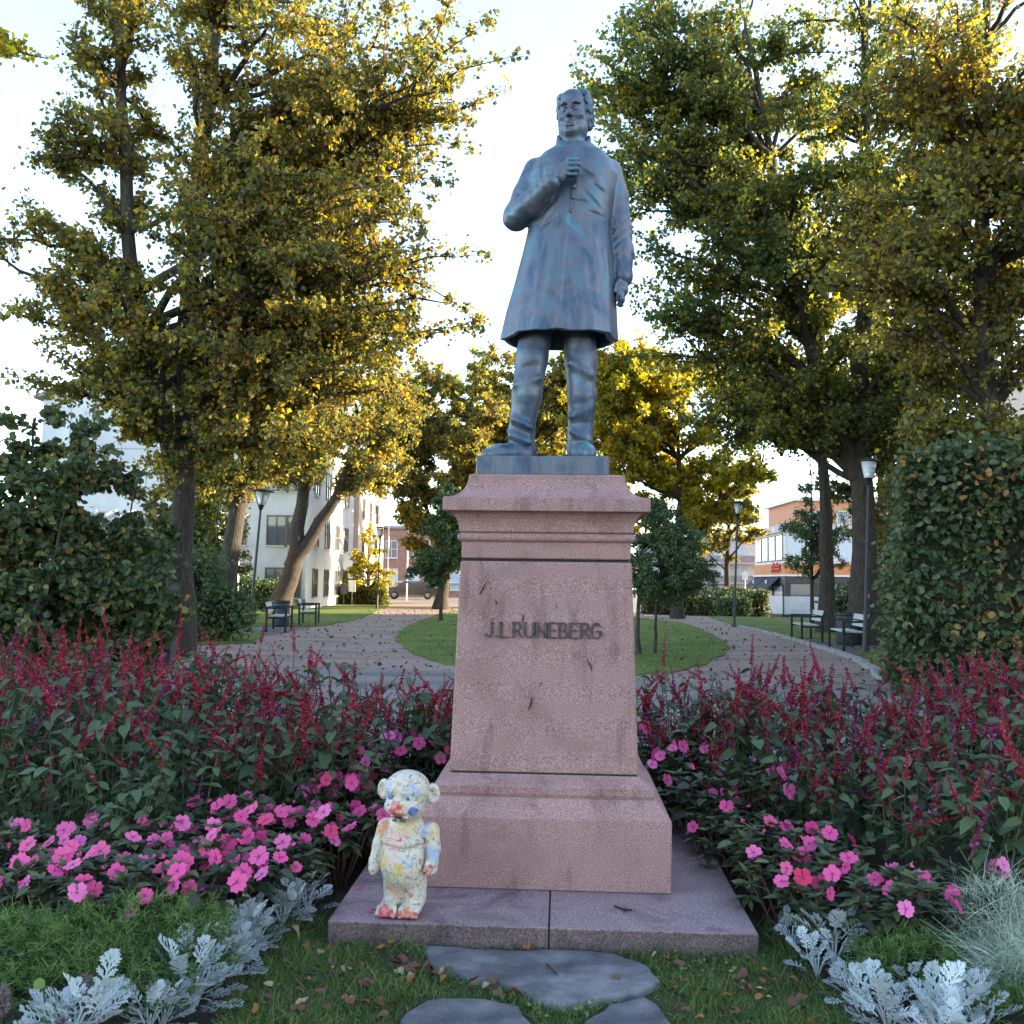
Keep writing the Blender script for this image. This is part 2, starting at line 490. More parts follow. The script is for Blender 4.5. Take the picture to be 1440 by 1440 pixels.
# (letter, left, right) measured along the inscription in metres from the die's axis
k_ = 4.55 / 1330 / 6.545 * 0.985
for ch, a, b_ in (('J', 150, 228), ('.', 236, 262), ('L', 280, 366), ('R', 397, 482), ('U', 505, 600), ('N', 612, 710), ('E', 727, 806), ('B', 822, 906), ('E', 920, 1002), ('R', 1018, 1104), ('G', 1117, 1210)):
    x0 = (a - 695) * k_; w = (b_ - a) * k_; hgt = 0.070; zb = 1.238
    mb = MB()
    for st in LET[ch]:
        for p, q in zip(st[:-1], st[1:]):
            A = np.array((x0 + p[0] * w, 0, zb + p[1] * hgt)); B = np.array((x0 + q[0] * w, 0, zb + q[1] * hgt))
            d = (B - A) / (np.linalg.norm(B - A) + 1e-9)
            A = A - d * 0.002; B = B + d * 0.002
            for P in (A, B): P[1] = -(0.441 - (P[2] - 0.615) * (0.0315 / 0.975)) - 0.004
            mb.bar(A, B, 0.013, 0.0065)
    o = mb.build('letter', M_LETTER, ped); o['label'] = 'raised dark bronze ' + ({'.': 'full stop'}.get(ch) or 'letter ' + ch)
# dark twigs, chips and streaks stuck on the stone
M_TWIG = pmat('dark_twig', (0.035, 0.022, 0.018), 60, rough=0.9)
def front(x, z): return Vector((x, -(0.441 - (z - 0.615) * (0.0315 / 0.975)) - 0.003, z))
for x, z, dx, dz, r_ in ((-0.298, 1.47, 0.016, 0.03, 0.0035), (-0.107, 1.327, 0.003, 0.022, 0.0035), (0.212, 1.112, 0.012, -0.026, 0.0035), (-0.065, 0.93, 0.008, 0.03, 0.0045), (-0.235, 1.40, 0.004, -0.012, 0.003), (0.05, 1.39, 0.001, 0.01, 0.002), (-0.02, 1.02, 0.008, 0.012, 0.002)):
    mb = MB().tube([front(x - dx, z - dz), front(x + 0.003, z), front(x + dx, z + dz)], [r_ * 0.5, r_, r_ * 0.3], 5)
    o = mb.build('scratch', M_TWIG, ped); o['label'] = 'dark streak on the granite face'
# ------------------------------------------------------------------ bronze statue
def bronze():
    m, nt, b = _new('patinated_bronze')
    n1 = _noise(nt, 5.5, 6, 0.62, vscale=(1.2, 1.2, 0.75), dist=0.6)
    c = _ramp(nt, [(0.30, (0.034, 0.046, 0.076)), (0.42, (0.052, 0.088, 0.140)), (0.52, (0.118, 0.118, 0.148)), (0.62, (0.070, 0.155, 0.205)), (0.76, (0.10, 0.27, 0.32))], n1)
    g = nt.nodes.new('ShaderNodeNewGeometry'); sx = nt.nodes.new('ShaderNodeSeparateXYZ'); nt.links.new(g.outputs['Normal'], sx.inputs[0])
    # verdigris grows where rain lies: broken up by noise on the upward faces
    ml = nt.nodes.new('ShaderNodeMath'); ml.operation = 'MULTIPLY'; ml.use_clamp = True
    up = _ramp(nt, [(0.45, (0, 0, 0)), (0.95, (1, 1, 1))], sx.outputs[2])
    nv = _ramp(nt, [(0.40, (0, 0, 0)), (0.62, (1, 1, 1))], _noise(nt, 16, 5, 0.6))
    nt.links.new(up, ml.inputs[0]); nt.links.new(nv, ml.inputs[1])
    c = _mix(nt, 'MIX', ml.outputs[0], c, (0.10, 0.33, 0.36))
    st = _ramp(nt, [(0.52, (0, 0, 0)), (0.70, (1, 1, 1))], _noise(nt, 9, 6, 0.7, vscale=(3, 3, 0.35)))
    mm = nt.nodes.new('ShaderNodeMath'); mm.operation = 'MULTIPLY'; nt.links.new(st, mm.inputs[0]); mm.inputs[1].default_value = 0.45
    c = _mix(nt, 'MIX', mm.outputs[0], c, (0.17, 0.21, 0.23))
    nt.links.new(c, b.inputs['Base Color'])
    b.inputs['Metallic'].default_value = 0.35; b.inputs['Roughness'].default_value = 0.40
    _bump(nt, b, _noise(nt, 45, 6, 0.65), 0.22, 0.01)
    return m
M_BRZ = bronze()
st = empty('bronze_statue', (0.163, 4.935, 2.0235), 0.0, 'life size green bronze statue of a man in a long frock coat on the pedestal', 'statue')
ZP = 0.0945    # top of the bronze plate above the stone
o = MB().square([(0.322, 0.0), (0.327, 0.004), (0.327, ZP - 0.004), (0.323, ZP)], ch=0.006).build('plate', M_BRZ, st)
o.rotation_euler.z = YAW
fig_root = bpy.data.objects.new('figure_origin', None)

def T(p): return (p[0], p[1], p[2] + ZP)
# ---- the man himself: shoes, trousers, torso, head and hands in one skin
f = SDF((-0.37, -0.36, 0.0 + ZP - 0.004), (0.50, 0.26, 2.06 + ZP), 0.0044)
def ch(pts, rad, k=0.02, op='u'): f.chain([T(p) for p in pts], rad, k, op)
def el(c, r, k=0.015, op='u', rot=None): f.ell(T(c), r, k, op, rot)
# trousers
ch([(-0.035, 0.0, 0.80), (-0.070, -0.035, 0.55), (-0.092, -0.045, 0.36), (-0.120, -0.02, 0.17), (-0.110, -0.005, 0.05)], [0.090, 0.084, 0.077, 0.067, 0.074])
ch([(0.175, 0.0, 0.80), (0.190, -0.01, 0.55), (0.196, -0.02, 0.36), (0.190, 0.0, 0.17), (0.188, -0.005, 0.075)], [0.090, 0.084, 0.075, 0.064, 0.069])
# cloth folds on the trousers
for a, b_, r_ in (((-0.16, -0.09, 0.22), (-0.06, -0.105, 0.17), 0.010), ((-0.17, -0.07, 0.14), (-0.07, -0.10, 0.10), 0.010), ((-0.155, -0.10, 0.40), (-0.03, -0.115, 0.43), 0.008), ((0.13, -0.075, 0.24), (0.235, -0.055, 0.30), 0.009), ((0.135, -0.08, 0.16), (0.235, -0.07, 0.12), 0.010), ((0.13, -0.085, 0.52), (0.24, -0.09, 0.46), 0.008)):
    f.cone(T(a), r_, T(b_), r_ * 0.7, 0.045)
for a, b_, r_ in (((-0.17, -0.10, 0.18), (-0.05, -0.105, 0.135), 0.008), ((0.13, -0.09, 0.20), (0.24, -0.075, 0.21), 0.008), ((-0.16, -0.115, 0.47), (-0.02, -0.14, 0.50), 0.007)):
    f.cone(T(a), r_, T(b_), r_, 0.035, 's')
# shoes
ch([(-0.085, 0.035, 0.040), (-0.16, -0.035, 0.052), (-0.235, -0.085, 0.042), (-0.292, -0.115, 0.030)], [0.048, 0.050, 0.046, 0.034], 0.02)
ch([(0.192, 0.04, 0.040), (0.200, -0.07, 0.052), (0.214, -0.155, 0.040), (0.222, -0.205, 0.030)], [0.046, 0.048, 0.046, 0.036], 0.02)
# trunk under the coat
ch([(0.07, 0, 0.86), (0.115, 0.0, 1.25), (0.135, 0.0, 1.55), (0.143, 0.0, 1.68)], [0.13, 0.14, 0.14, 0.07], 0.05)
# arms inside the sleeves
ch([(0.10, 0.0, 1.58), (-0.055, 0.015, 1.590), (-0.112, 0.005, 1.45), (-0.162, -0.02, 1.318), (-0.09, -0.13, 1.345), (0.0, -0.212, 1.412)], [0.06, 0.045, 0.042, 0.040, 0.036, 0.028], 0.02)
ch([(0.18, 0.0, 1.58), (0.335, 0.015, 1.590), (0.372, 0.015, 1.45), (0.397, 0.015, 1.26), (0.408, -0.005, 1.14), (0.407, -0.028, 1.03)], [0.06, 0.045, 0.042, 0.038, 0.033, 0.028], 0.02)
# neck
ch([(0.142, 0.005, 1.66), (0.140, -0.012, 1.80)], [0.074, 0.068], 0.02)
# head, turned a little to his right
HR = rotm(2, 0, -17)
HC = np.array((0.143, -0.012, 1.885 + ZP))
HS = 1.04
def hp(x, y, z): return HC + HS * (HR @ np.array((x, -y, z)))
def hell(c, r, k=0.012, op='u', ex=None):
    M = HR if ex is None else HR @ ex
    f.ell(hp(*c), np.array(r) * HS, k, op, M)
def hcone(a, ra, b_, rb, k=0.01, op='u'): f.cone(hp(*a), ra * HS, hp(*b_), rb * HS, k, op)
hell((0, -0.018, 0.045), (0.078, 0.098, 0.090))
hell((0, 0.022, -0.014), (0.070, 0.074, 0.103), 0.02)
hell((0, 0.045, 0.070), (0.058, 0.048, 0.050), 0.02)          # high forehead
hell((0, 0.038, -0.084), (0.056, 0.052, 0.042), 0.03)         # jaw
hell((0, 0.076, -0.106), (0.024, 0.018, 0.018), 0.025)          # chin
for sx_ in (-1, 1):
    hell((sx_ * 0.040, 0.068, -0.028), (0.024, 0.022, 0.022), 0.02)      # cheekbone
    hell((sx_ * 0.048, 0.015, -0.076), (0.019, 0.036, 0.034), 0.035)       # jaw angle
    hell((sx_ * 0.031, 0.104, 0.007), (0.024, 0.026, 0.0185), 0.010, 's')  # eye socket
    hell((sx_ * 0.031, 0.078, 0.004), (0.0165, 0.0165, 0.0125), 0.003)       # eyeball
    for (u0, v0, w0), (u1, v1, w1), r0_, r1_ in (((0.011, 0.094, 0.031), (0.030, 0.098, 0.034), 0.007, 0.0075), ((0.030, 0.098, 0.034), (0.052, 0.080, 0.029), 0.0075, 0.006), ((0.013, 0.093, 0.008), (0.031, 0.0975, 0.0145), 0.0032, 0.004), ((0.031, 0.0975, 0.0145), (0.047, 0.086, 0.009), 0.0036, 0.003), ((0.016, 0.0925, -0.004), (0.031, 0.0945, -0.0065), 0.0028, 0.003), ((0.031, 0.0945, -0.0065), (0.046, 0.086, -0.003), 0.003, 0.0026)):
        hcone((sx_ * u0, v0, w0), r0_, (sx_ * u1, v1, w1), r1_, 0.005 if r0_ < 0.005 else 0.010)
    hell((sx_ * 0.0125, 0.104, -0.040), (0.0085, 0.011, 0.008), 0.006)     # nostril wing
    hcone((sx_ * 0.020, 0.098, -0.045), 0.0018, (sx_ * 0.034, 0.084, -0.072), 0.0015, 0.010, 's')  # nasolabial fold
    hell((sx_ * 0.073, -0.005, -0.012), (0.012, 0.020, 0.033), 0.008)      # ear
hcone((0, 0.094, 0.022), 0.0095, (0, 0.119, -0.034), 0.0125, 0.010)        # nose
hcone((-0.008, 0.110, -0.0475), 0.003, (-0.007, 0.114, -0.0455), 0.003, 0.003, 's')
hcone((0.008, 0.110, -0.0475), 0.003, (0.007, 0.114, -0.0455), 0.003, 0.003, 's')
hcone((-0.022, 0.090, -0.071), 0.0052, (0.022, 0.090, -0.071), 0.0052, 0.008)     # upper lip
hcone((-0.010, 0.094, -0.0695), 0.0050, (0.010, 0.094, -0.0695), 0.0050, 0.010)
hcone((-0.018, 0.091, -0.083), 0.0062, (0.018, 0.091, -0.083), 0.0062, 0.008)     # lower lip
hcone((-0.027, 0.0955, -0.0770), 0.0024, (0.027, 0.0955, -0.0770), 0.0024, 0.004, 's')
hcone((-0.012, 0.094, -0.096), 0.006, (0.012, 0.094, -0.096), 0.006, 0.012, 's')
# right hand, closed on the coat front, back of the hand up
ch0 = ch
LOW = np.array((0.004, 0.0, -0.098))
def ch(pts, rad, k=0.02, op='u'): ch0([np.array(p) + LOW for p in pts], rad, k, op)
ch([(-0.01, -0.215, 1.505), (0.045, -0.232, 1.552)], [0.030, 0.029], 0.01)
ch([(0.045, -0.232, 1.552), (0.083, -0.240, 1.600)], [0.031, 0.027], 0.012)
ch([(0.060, -0.232, 1.545), (0.090, -0.236, 1.575)], [0.027, 0.024], 0.012)
for kx, ky, kz, r_ in ((0.096, -0.248, 1.634, 0.0125), (0.098, -0.256, 1.608, 0.0128), (0.094, -0.254, 1.582, 0.0122), (0.086, -0.246, 1.558, 0.0108)):
    ch([(kx, ky, kz), (kx + 0.048, ky - 0.010, kz - 0.003), (kx + 0.050, ky + 0.030, kz - 0.016), (kx + 0.022, ky + 0.040, kz - 0.018)], [r_, r_ * 0.93, r_ * 0.88, r_ * 0.75], 0.004)
ch([(0.055, -0.205, 1.575), (0.095, -0.205, 1.640), (0.140, -0.215, 1.650)], [0.016, 0.0135, 0.011], 0.006)
ch = ch0
# left hand, hanging
ch([(0.407, -0.03, 1.04), (0.405, -0.035, 0.985), (0.400, -0.045, 0.925)], [0.030, 0.031, 0.037], 0.012)
ch([(0.412, -0.015, 0.965), (0.410, -0.020, 0.925)], [0.026, 0.027], 0.012)
for pts, r_ in (([(0.388, -0.080, 0.925), (0.380, -0.094, 0.885), (0.368, -0.084, 0.857)], 0.0135), ([(0.400, -0.062, 0.915), (0.396, -0.074, 0.868), (0.382, -0.062, 0.840)], 0.014), ([(0.410, -0.038, 0.913), (0.406, -0.046, 0.866), (0.393, -0.034, 0.842)], 0.0135), ([(0.414, -0.014, 0.916), (0.411, -0.018, 0.878), (0.400, -0.010, 0.858)], 0.012)):
    ch(pts, [r_, r_ * 0.92, r_ * 0.75], 0.004)
ch([(0.392, -0.062, 0.972), (0.368, -0.092, 0.938), (0.357, -0.096, 0.900)], [0.016, 0.0125, 0.0105], 0.006)
# flat soles
sl = f.region((-9, -9, -9), (9, 9, 9)); Zg = f.ax[2][None, None, :]
f.d = np.maximum(f.d, (ZP + 0.0005) - Zg).astype(np.float32)
figure = f.build('figure', M_BRZ, st, 1)

# ---- frock coat with sleeves
c_ = SDF((-0.28, -0.34, 0.58 + ZP), (0.52, 0.30, 1.83 + ZP), 0.0055)
tz = np.array([0.60, 0.66, 0.80, 0.95, 1.10, 1.25, 1.35, 1.45, 1.55, 1.62, 1.67, 1.70, 1.725]) + ZP
tcx = np.array([0.070, 0.075, 0.085, 0.10, 0.110, 0.118, 0.125, 0.130, 0.135, 0.138, 0.141, 0.143, 0.143])
trx = np.array([0.302, 0.296, 0.282, 0.262, 0.240, 0.216, 0.218, 0.228, 0.232, 0.205, 0.165, 0.12, 0.095])
try_ = np.array([0.235, 0.230, 0.215, 0.20, 0.180, 0.160, 0.163, 0.168, 0.160, 0.140, 0.115, 0.095, 0.085])
seam_z = np.array([0.6, 1.0, 1.35, 1.70]) + ZP; seam_x = np.array([0.058, 0.085, 0.118, 0.150])
CRE = [((0.150, 1.535), (0.270, 1.455), 0.011, 0.010), ((0.205, 1.465), (0.305, 1.400), 0.012, 0.009), ((0.125, 1.350), (0.225, 1.348), 0.009, 0.007), ((0.17, 1.42), (0.30, 1.30), 0.010, 0.007), ((0.19, 1.30), (0.32, 1.28), 0.010, 0.006), ((0.02, 1.62), (-0.06, 1.52), 0.010, 0.007), ((-0.06, 1.28), (0.05, 1.38), 0.012, 0.009), ((-0.03, 1.22), (0.06, 1.30), 0.010, 0.006), ((0.20, 1.10), (0.24, 0.80), 0.014, 0.006), ((0.0, 1.05), (-0.05, 0.75), 0.016, 0.006), ((0.13, 0.92), (0.16, 0.68), 0.012, 0.007), ((0.27, 1.18), (0.31, 0.90), 0.012, 0.006)]
def coat(X, Y, Z):
    z = Z[0, 0, :]
    cx = np.interp(z, tz, tcx)[None, None, :]; rx = np.interp(z, tz, trx)[None, None, :]; ry = np.interp(z, tz, try_)[None, None, :]
    x = X - cx; y = Y + 0.0
    th = np.arctan2(y / ry, x / rx)
    fold = np.clip((1.15 + ZP - Z) / 0.5, 0, 1)
    amp = fold * (0.032 * np.sin(th * 6 + 0.9) + 0.024 * np.sin(th * 11 + 2.2 + 0.8 * Z) + 0.010 * np.sin(th * 19 + 3 * Z))
    e = 2.35
    rr = (np.abs(x / rx) ** e + np.abs(y / ry) ** e) ** (1 / e)
    d = (rr - 1 - amp) * np.minimum(rx, ry) * 1.12
    fr = np.clip(-Y / 0.05, 0, 1)
    sx_ = np.interp(z, seam_z, seam_x)[None, None, :]
    d = d - fr * 0.010 / (1 + np.exp(-(X - sx_) / 0.0025))         # the overlapping left front
    for (xa, za), (xb, zb), w, dep in CRE:
        za += ZP; zb += ZP
        dx, dz = xb - xa, zb - za; L2 = dx * dx + dz * dz
        t = np.clip(((X - xa) * dx + (Z - za) * dz) / L2, 0, 1)
        q = np.sqrt((X - xa - t * dx) ** 2 + (Z - za - t * dz) ** 2)
        s_ = np.exp(-(q / w) ** 2) - 0.6 * np.exp(-((q - 2.0 * w) / w) ** 2)
        d = d + 0.72 * fr * dep * s_ * np.sin(np.pi * np.clip(t, 0.06, 0.94))
    hem = 0.655 + ZP + 0.016 * np.exp(-((X - 0.065) / 0.05) ** 2) * fr + 0.006 * np.sin(th * 5)
    top = 1.715 + ZP
    d = np.maximum(d, np.maximum(hem - Z, Z - top))
    # hollow skirt
    inner = (rr - 1 - amp) * np.minimum(rx, ry) * 1.12 + 0.022
    cut = np.maximum(inner, Z - (1.0 + ZP))
    return np.maximum(d, -cut)
c_.apply(coat, (-0.27, -0.32, 0.60 + ZP), (0.50, 0.28, 1.76 + ZP), 0.004)
def cc(pts, rad, k=0.025, op='u'): c_.chain([T(p) for p in pts], rad, k, op)
# his right sleeve: down, then forearm up to the chest
cc([(-0.055, 0.015, 1.590), (-0.112, 0.005, 1.45), (-0.162, -0.02, 1.318)], [0.070, 0.068, 0.067], 0.02)
cc([(-0.162, -0.02, 1.318), (-0.09, -0.13, 1.345), (0.018, -0.222, 1.428)], [0.068, 0.064, 0.047], 0.02)
# his left sleeve
cc([(0.335, 0.015, 1.590), (0.372, 0.015, 1.45), (0.397, 0.015, 1.26)], [0.070, 0.068, 0.062], 0.02)
cc([(0.397, 0.015, 1.26), (0.408, -0.005, 1.14), (0.407, -0.025, 1.01)], [0.062, 0.060, 0.051], 0.02)
# sleeve-head seams, cuffs, wrinkles
for a, b_, r_ in (((-0.035, -0.115, 1.61), (-0.02, -0.135, 1.45), 0.006),):
    c_.cone(T(a), r_, T(b_), r_, 0.015, 's')
Xc, Yc, Zc = c_.grid(c_.region((-9,) * 3, (9,) * 3)); Zc = Zc - ZP
def g1(v, c, w): return np.exp(-((v - c) / w) ** 2)
wr = 0.0020 * np.sin((Zc - 0.32 * Xc + 0.5 * Yc) * 118 + 3 * np.sin(Xc * 25)) * np.clip((Xc - 0.335) / 0.02, 0, 1) * g1(Zc, 1.21, 0.10)
wr = wr + 0.0022 * np.sin((Zc * 0.9 + 0.55 * Xc - 0.35 * Yc) * 105 + 2.5 * np.sin(Zc * 30)) * np.clip((-0.065 - Xc) / 0.03, 0, 1) * g1(Zc, 1.36, 0.09)
wr = wr + 0.0018 * np.sin((Xc * 0.8 - Yc * 0.6 + Zc * 0.35) * 120 + 2 * np.sin(Zc * 40)) * np.clip((-0.10 - Yc) / 0.05, 0, 1) * g1(Xc, -0.06, 0.09) * g1(Zc, 1.40, 0.07)
c_.d = (c_.d + wr).astype(np.float32)
c_.cone(T((0.407, -0.026, 1.012)), 0.055, T((0.407, -0.028, 0.998)), 0.055, 0.006)
c_.ell(T((0.407, -0.03, 0.985)), (0.036, 0.036, 0.022), 0.004, 's')
# stand collar
def collar(X, Y, Z):
    x = X - 0.143; y = Y + 0.005
    rr = np.sqrt((x / 1.0) ** 2 + (y / 0.95) ** 2)
    r0 = 0.090 - 0.10 * (Z - ZP - 1.70)
    d = np.abs(rr - r0) - 0.009
    gap = np.maximum(0.03 - np.abs(x + 0.0), y + 0.03)
    zt = 1.785 + ZP - 0.095 * np.clip(-y / 0.085, 0, 1)
    return np.maximum(d, np.maximum(Z - zt, 1.66 + ZP - Z))
c_.apply(collar, (0.02, -0.12, 1.64 + ZP), (0.27, 0.12, 1.795 + ZP), 0.014)
coat_o = c_.build('frock_coat', M_BRZ, st, 1)
# buttons down the overlap
for x, z, y in ((0.158, 1.668, -0.115), (0.146, 1.485, -0.176), (0.136, 1.425, -0.176), (0.130, 1.370, -0.172), (0.122, 1.300, -0.166)):
    mb = MB().lathe([(0.0, 0.010), (0.008, 0.009), (0.012, 0.005), (0.0125, 0.0), (0.010, -0.012), (0, -0.012)], seg=14)
    b_ = mb.build('button', M_BRZ, st, True); b_.location = T((x, y, z)); b_.rotation_euler = (R(90), 0, R(8))
# ---- hair: thin on top, curls over the ears
h_ = SDF((-0.02, -0.16, 1.72 + ZP), (0.31, 0.16, 2.06 + ZP), 0.0044)
def hh(c, r, k=0.012, op='u'): h_.ell(hp(*c), np.array(r) * HS, k, op, HR)
hh((0, -0.038, 0.046), (0.084, 0.086, 0.089))
hh((0, -0.070, -0.005), (0.080, 0.050, 0.072), 0.02)
for sx_ in (-1, 1):
    hh((sx_ * 0.070, -0.012, 0.060), (0.022, 0.048, 0.052), 0.012)
    hh((sx_ * 0.076, -0.030, 0.020), (0.020, 0.042, 0.046), 0.012)
    hh((sx_ * 0.074, 0.000, 0.030), (0.015, 0.024, 0.036), 0.012)
    hh((sx_ * 0.070, -0.035, -0.035), (0.020, 0.032, 0.034), 0.012)
    hh((sx_ * 0.070, 0.006, -0.018), (0.009, 0.013, 0.022), 0.008)
    hh((sx_ * 0.060, 0.015, 0.092), (0.024, 0.042, 0.026), 0.012)
hh((0.02, -0.010, 0.112), (0.055, 0.055, 0.020), 0.02)
hh((0, 0.118, 0.065), (0.056, 0.090, 0.080), 0.012, 's')     # bare forehead
hh((0, 0.10, -0.06), (0.066, 0.085, 0.10), 0.008, 's')       # bare face
Xg, Yg, Zg = h_.grid(h_.region((-9,) * 3, (9,) * 3))
h_.d = (h_.d + 0.0046 * np.sin(Zg * 75 + 5 * np.sin(Yg * 45) + Xg * 40) * np.sin(Yg * 70 + Xg * 60 + 2 * np.sin(Zg * 50)) + 0.0028 * np.sin(Zg * 130 + 3 * np.sin(Yg * 70) - Xg * 90)).astype(np.float32)
h_.build('hair', M_BRZ, st, 1)
bpy.data.objects.remove(fig_root)

# ------------------------------------------------------------------ painted clay doll
doll = empty('painted_doll', (-0.435, 4.075, 0.1185), R(-6), 'paint daubed cream figure with big ears and red nose standing on the slab', 'sculpture')
g_ = SDF((-0.17, -0.15, 0.0), (0.17, 0.13, 0.60), 0.0034)
def dz(zx, zy): return ((zx - 395) * 0.000555, (1296 - zy) * 0.000495)
def de(zx, zy, y, r, k=0.015, op='u', rot=None):
    x, z = dz(zx, zy); g_.ell((x, y, z), r, k, op, rot)
def dch(pts, rad, k=0.012, op='u'):
    g_.chain([(dz(p[0], p[1])[0], p[2], dz(p[0], p[1])[1]) for p in pts], rad, k, op)
# legs and feet
dch([(330, 1060, 0.0), (322, 1180, 0.0)], [0.050, 0.043], 0.012)
dch([(480, 1060, 0.0), (486, 1180, 0.0)], [0.052, 0.047], 0.012)
de(300, 1245, -0.035, (0.040, 0.070, 0.032), 0.015)
de(470, 1245, -0.035, (0.044, 0.070, 0.032), 0.015)
for cx in (300, 470):
    for i in range(5):
        xx = cx + (i - 2) * 28; r_ = 0.0105 if i not in ((4,) if cx == 300 else (0,)) else 0.0135
        dch([(xx, 1225, -0.075), (xx + (i - 2) * 2, 1268, -0.098)], [r_, r_ * 0.95], 0.004)
# trunk
de(392, 900, -0.012, (0.094, 0.082, 0.098), 0.02)
de(405, 990, 0.0, (0.085, 0.066, 0.055), 0.02)
de(398, 780, -0.005, (0.089, 0.070, 0.085), 0.02)
de(398, 640, 0.0, (0.086, 0.060, 0.060), 0.012)
dch([(270, 700, -0.045), (395, 716, -0.062), (535, 692, -0.040)], [0.014, 0.015, 0.013], 0.008)
de(398, 580, 0.005, (0.078, 0.050, 0.040), 0.02)
dch([(430, 590, 0.0), (430, 500, 0.0)], [0.046, 0.042], 0.02)
dch([(266, 735, -0.052), (395, 752, -0.072), (540, 728, -0.045)], [0.004, 0.004, 0.004], 0.010, 's')
# arms
dch([(248, 605, 0.0), (205, 745, -0.005), (178, 880, -0.020), (175, 935, -0.028)], [0.036, 0.028, 0.023, 0.024], 0.012)
dch([(598, 625, 0.0), (622, 760, -0.005), (620, 870, -0.020)], [0.038, 0.029, 0.025], 0.012)
for i in range(4):
    dch([(606 + i * 14, 880, -0.030 + i * 0.006), (594 + i * 15, 960 - abs(i - 1) * 8, -0.040 + i * 0.008)], [0.010, 0.009], 0.004)
    dch([(160 + i * 11, 925, -0.038 + i * 0.006), (166 + i * 10, 972 - abs(i - 1) * 6, -0.046 + i * 0.007)], [0.009, 0.008], 0.004)
dch([(590, 860, -0.035), (576, 920, -0.052)], [0.010, 0.009], 0.005)
# head
DR = rotm(0, 0, -14)
x0, z0 = dz(415, 318)
DC = np.array((x0, -0.005, z0))
def dp(x, y, z): return DC + DR @ np.array((x, -y, z))
def dhe(c, r, k=0.012, op='u'): g_.ell(dp(*c), r, k, op, DR)
def dhc(a, ra, b_, rb, k=0.008, op='u'): g_.cone(dp(*a), ra, dp(*b_), rb, k, op)
dhe((0, 0, 0.020), (0.096, 0.092, 0.078), 0.02)
dhe((0, 0.012, -0.045), (0.082, 0.078, 0.064), 0.03)
dhe((0, 0.072, -0.034), (0.031, 0.042, 0.030), 0.012)       # nose
dhe((0, 0.092, -0.050), (0.038, 0.026, 0.024), 0.010)
for sx_ in (-1, 1):
    dhe((sx_ * 0.114, -0.008, 0.008), (0.031, 0.016, 0.044), 0.006)
    dhe((sx_ * 0.121, 0.008, 0.008), (0.018, 0.013, 0.030), 0.004, 's')
    dhe((sx_ * 0.040, 0.090, 0.000), (0.020, 0.016, 0.013), 0.010, 's')
    dhe((sx_ * 0.040, 0.073, 0.000), (0.015, 0.016, 0.011), 0.003)
    dhc((sx_ * 0.020, 0.088, 0.022), 0.0045, (sx_ * 0.060, 0.070, 0.022), 0.004, 0.010)
    dhe((sx_ * 0.050, 0.058, -0.045), (0.026, 0.024, 0.024), 0.02)
dhc((-0.034, 0.076, -0.080), 0.0055, (0.034, 0.076, -0.080), 0.0055, 0.006)
dhc((-0.030, 0.074, -0.096), 0.006, (0.030, 0.074, -0.096), 0.006, 0.006)
dhc((-0.036, 0.083, -0.0885), 0.0035, (0.036, 0.083, -0.0885), 0.0035, 0.002, 's')
g_.d = np.maximum(g_.d, 0.001 - g_.ax[2][None, None, :]).astype(np.float32)
V, F = g_.mesh(1)
body = MB().add(V, F).build('body', None, doll, True)
# hand painted daubs: one colour per point of the surface
from mathutils import noise as mnoise
def vnoise(P, s, seed):
    o_ = Vector((seed * 7.3, seed * 3.1, seed * 5.7))
    return np.array([mnoise.noise(Vector(p) * s / 6.0 + o_) for p in P]) * 1.5
colr = np.tile(np.array((0.56, 0.49, 0.39)), (len(V), 1))
n1 = vnoise(V, 60, 1)[:, None]; n2 = vnoise(V, 170, 2)[:, None]; n3 = vnoise(V, 420, 3)[:, None]
colr *= 1 + 0.10 * n1
colr = np.where(np.abs(n2 + 0.35 * n1) < 0.05, colr * 0.42, colr)          # fine dark crackle
colr = np.where((n3 > 0.5), colr * 0.66, colr)
colr = np.where((np.abs(vnoise(V, 230, 5)[:, None]) < 0.035) & (n1 > -0.1), colr * 0.5, colr)
def daub(c, r, col, a=0.85, wob=0.35):
    global colr
    q = np.linalg.norm((V - np.array(c)) , axis=1)[:, None] * (1 + wob * n2 + 0.2 * n1) / r
    m = np.clip((1.15 - q) * 4, 0, 1) * a * np.clip(0.75 + 0.5 * n3, 0.3, 1)
    colr = colr * (1 - m) + np.array(col) * m
def dd(zx, zy, y, r, col, a=0.85):
    x, z = dz(zx, zy); daub((x, y, z), r, col, a)
def dh(x, y, z, r, col, a=0.85): daub(dp(x, y, z), r, col, a)
BL, RD, YE, OR, PK, LB = (0.03, 0.09, 0.42), (0.45, 0.03, 0.035), (0.62, 0.40, 0.04), (0.55, 0.20, 0.04), (0.62, 0.30, 0.28), (0.24, 0.34, 0.58)
dh(-0.07, 0.06, 0.02, 0.040, LB, 0.6); dh(-0.066, 0.062, -0.03, 0.026, LB, 0.55); dh(0.055, 0.065, 0.03, 0.026, LB, 0.55); dh(0.02, 0.09, 0.028, 0.020, LB, 0.3)
dh(0.060, 0.075, -0.050, 0.021, BL, 0.9); dh(-0.004, 0.11, -0.048, 0.040, RD, 1.0); dh(0.027, 0.09, -0.036, 0.018, OR, 0.8); dh(0.0, 0.10, -0.018, 0.012, PK, 0.7)
dh(0.0, 0.09, 0.030, 0.012, YE, 0.5); dh(-0.02, 0.085, 0.058, 0.02, PK, 0.35); dh(0.03, 0.08, 0.06, 0.02, PK, 0.3)
dh(-0.040, 0.088, 0.0, 0.0125, (0.03, 0.09, 0.28), 1.0); dh(0.040, 0.088, 0.0, 0.0125, (0.03, 0.09, 0.28), 1.0)
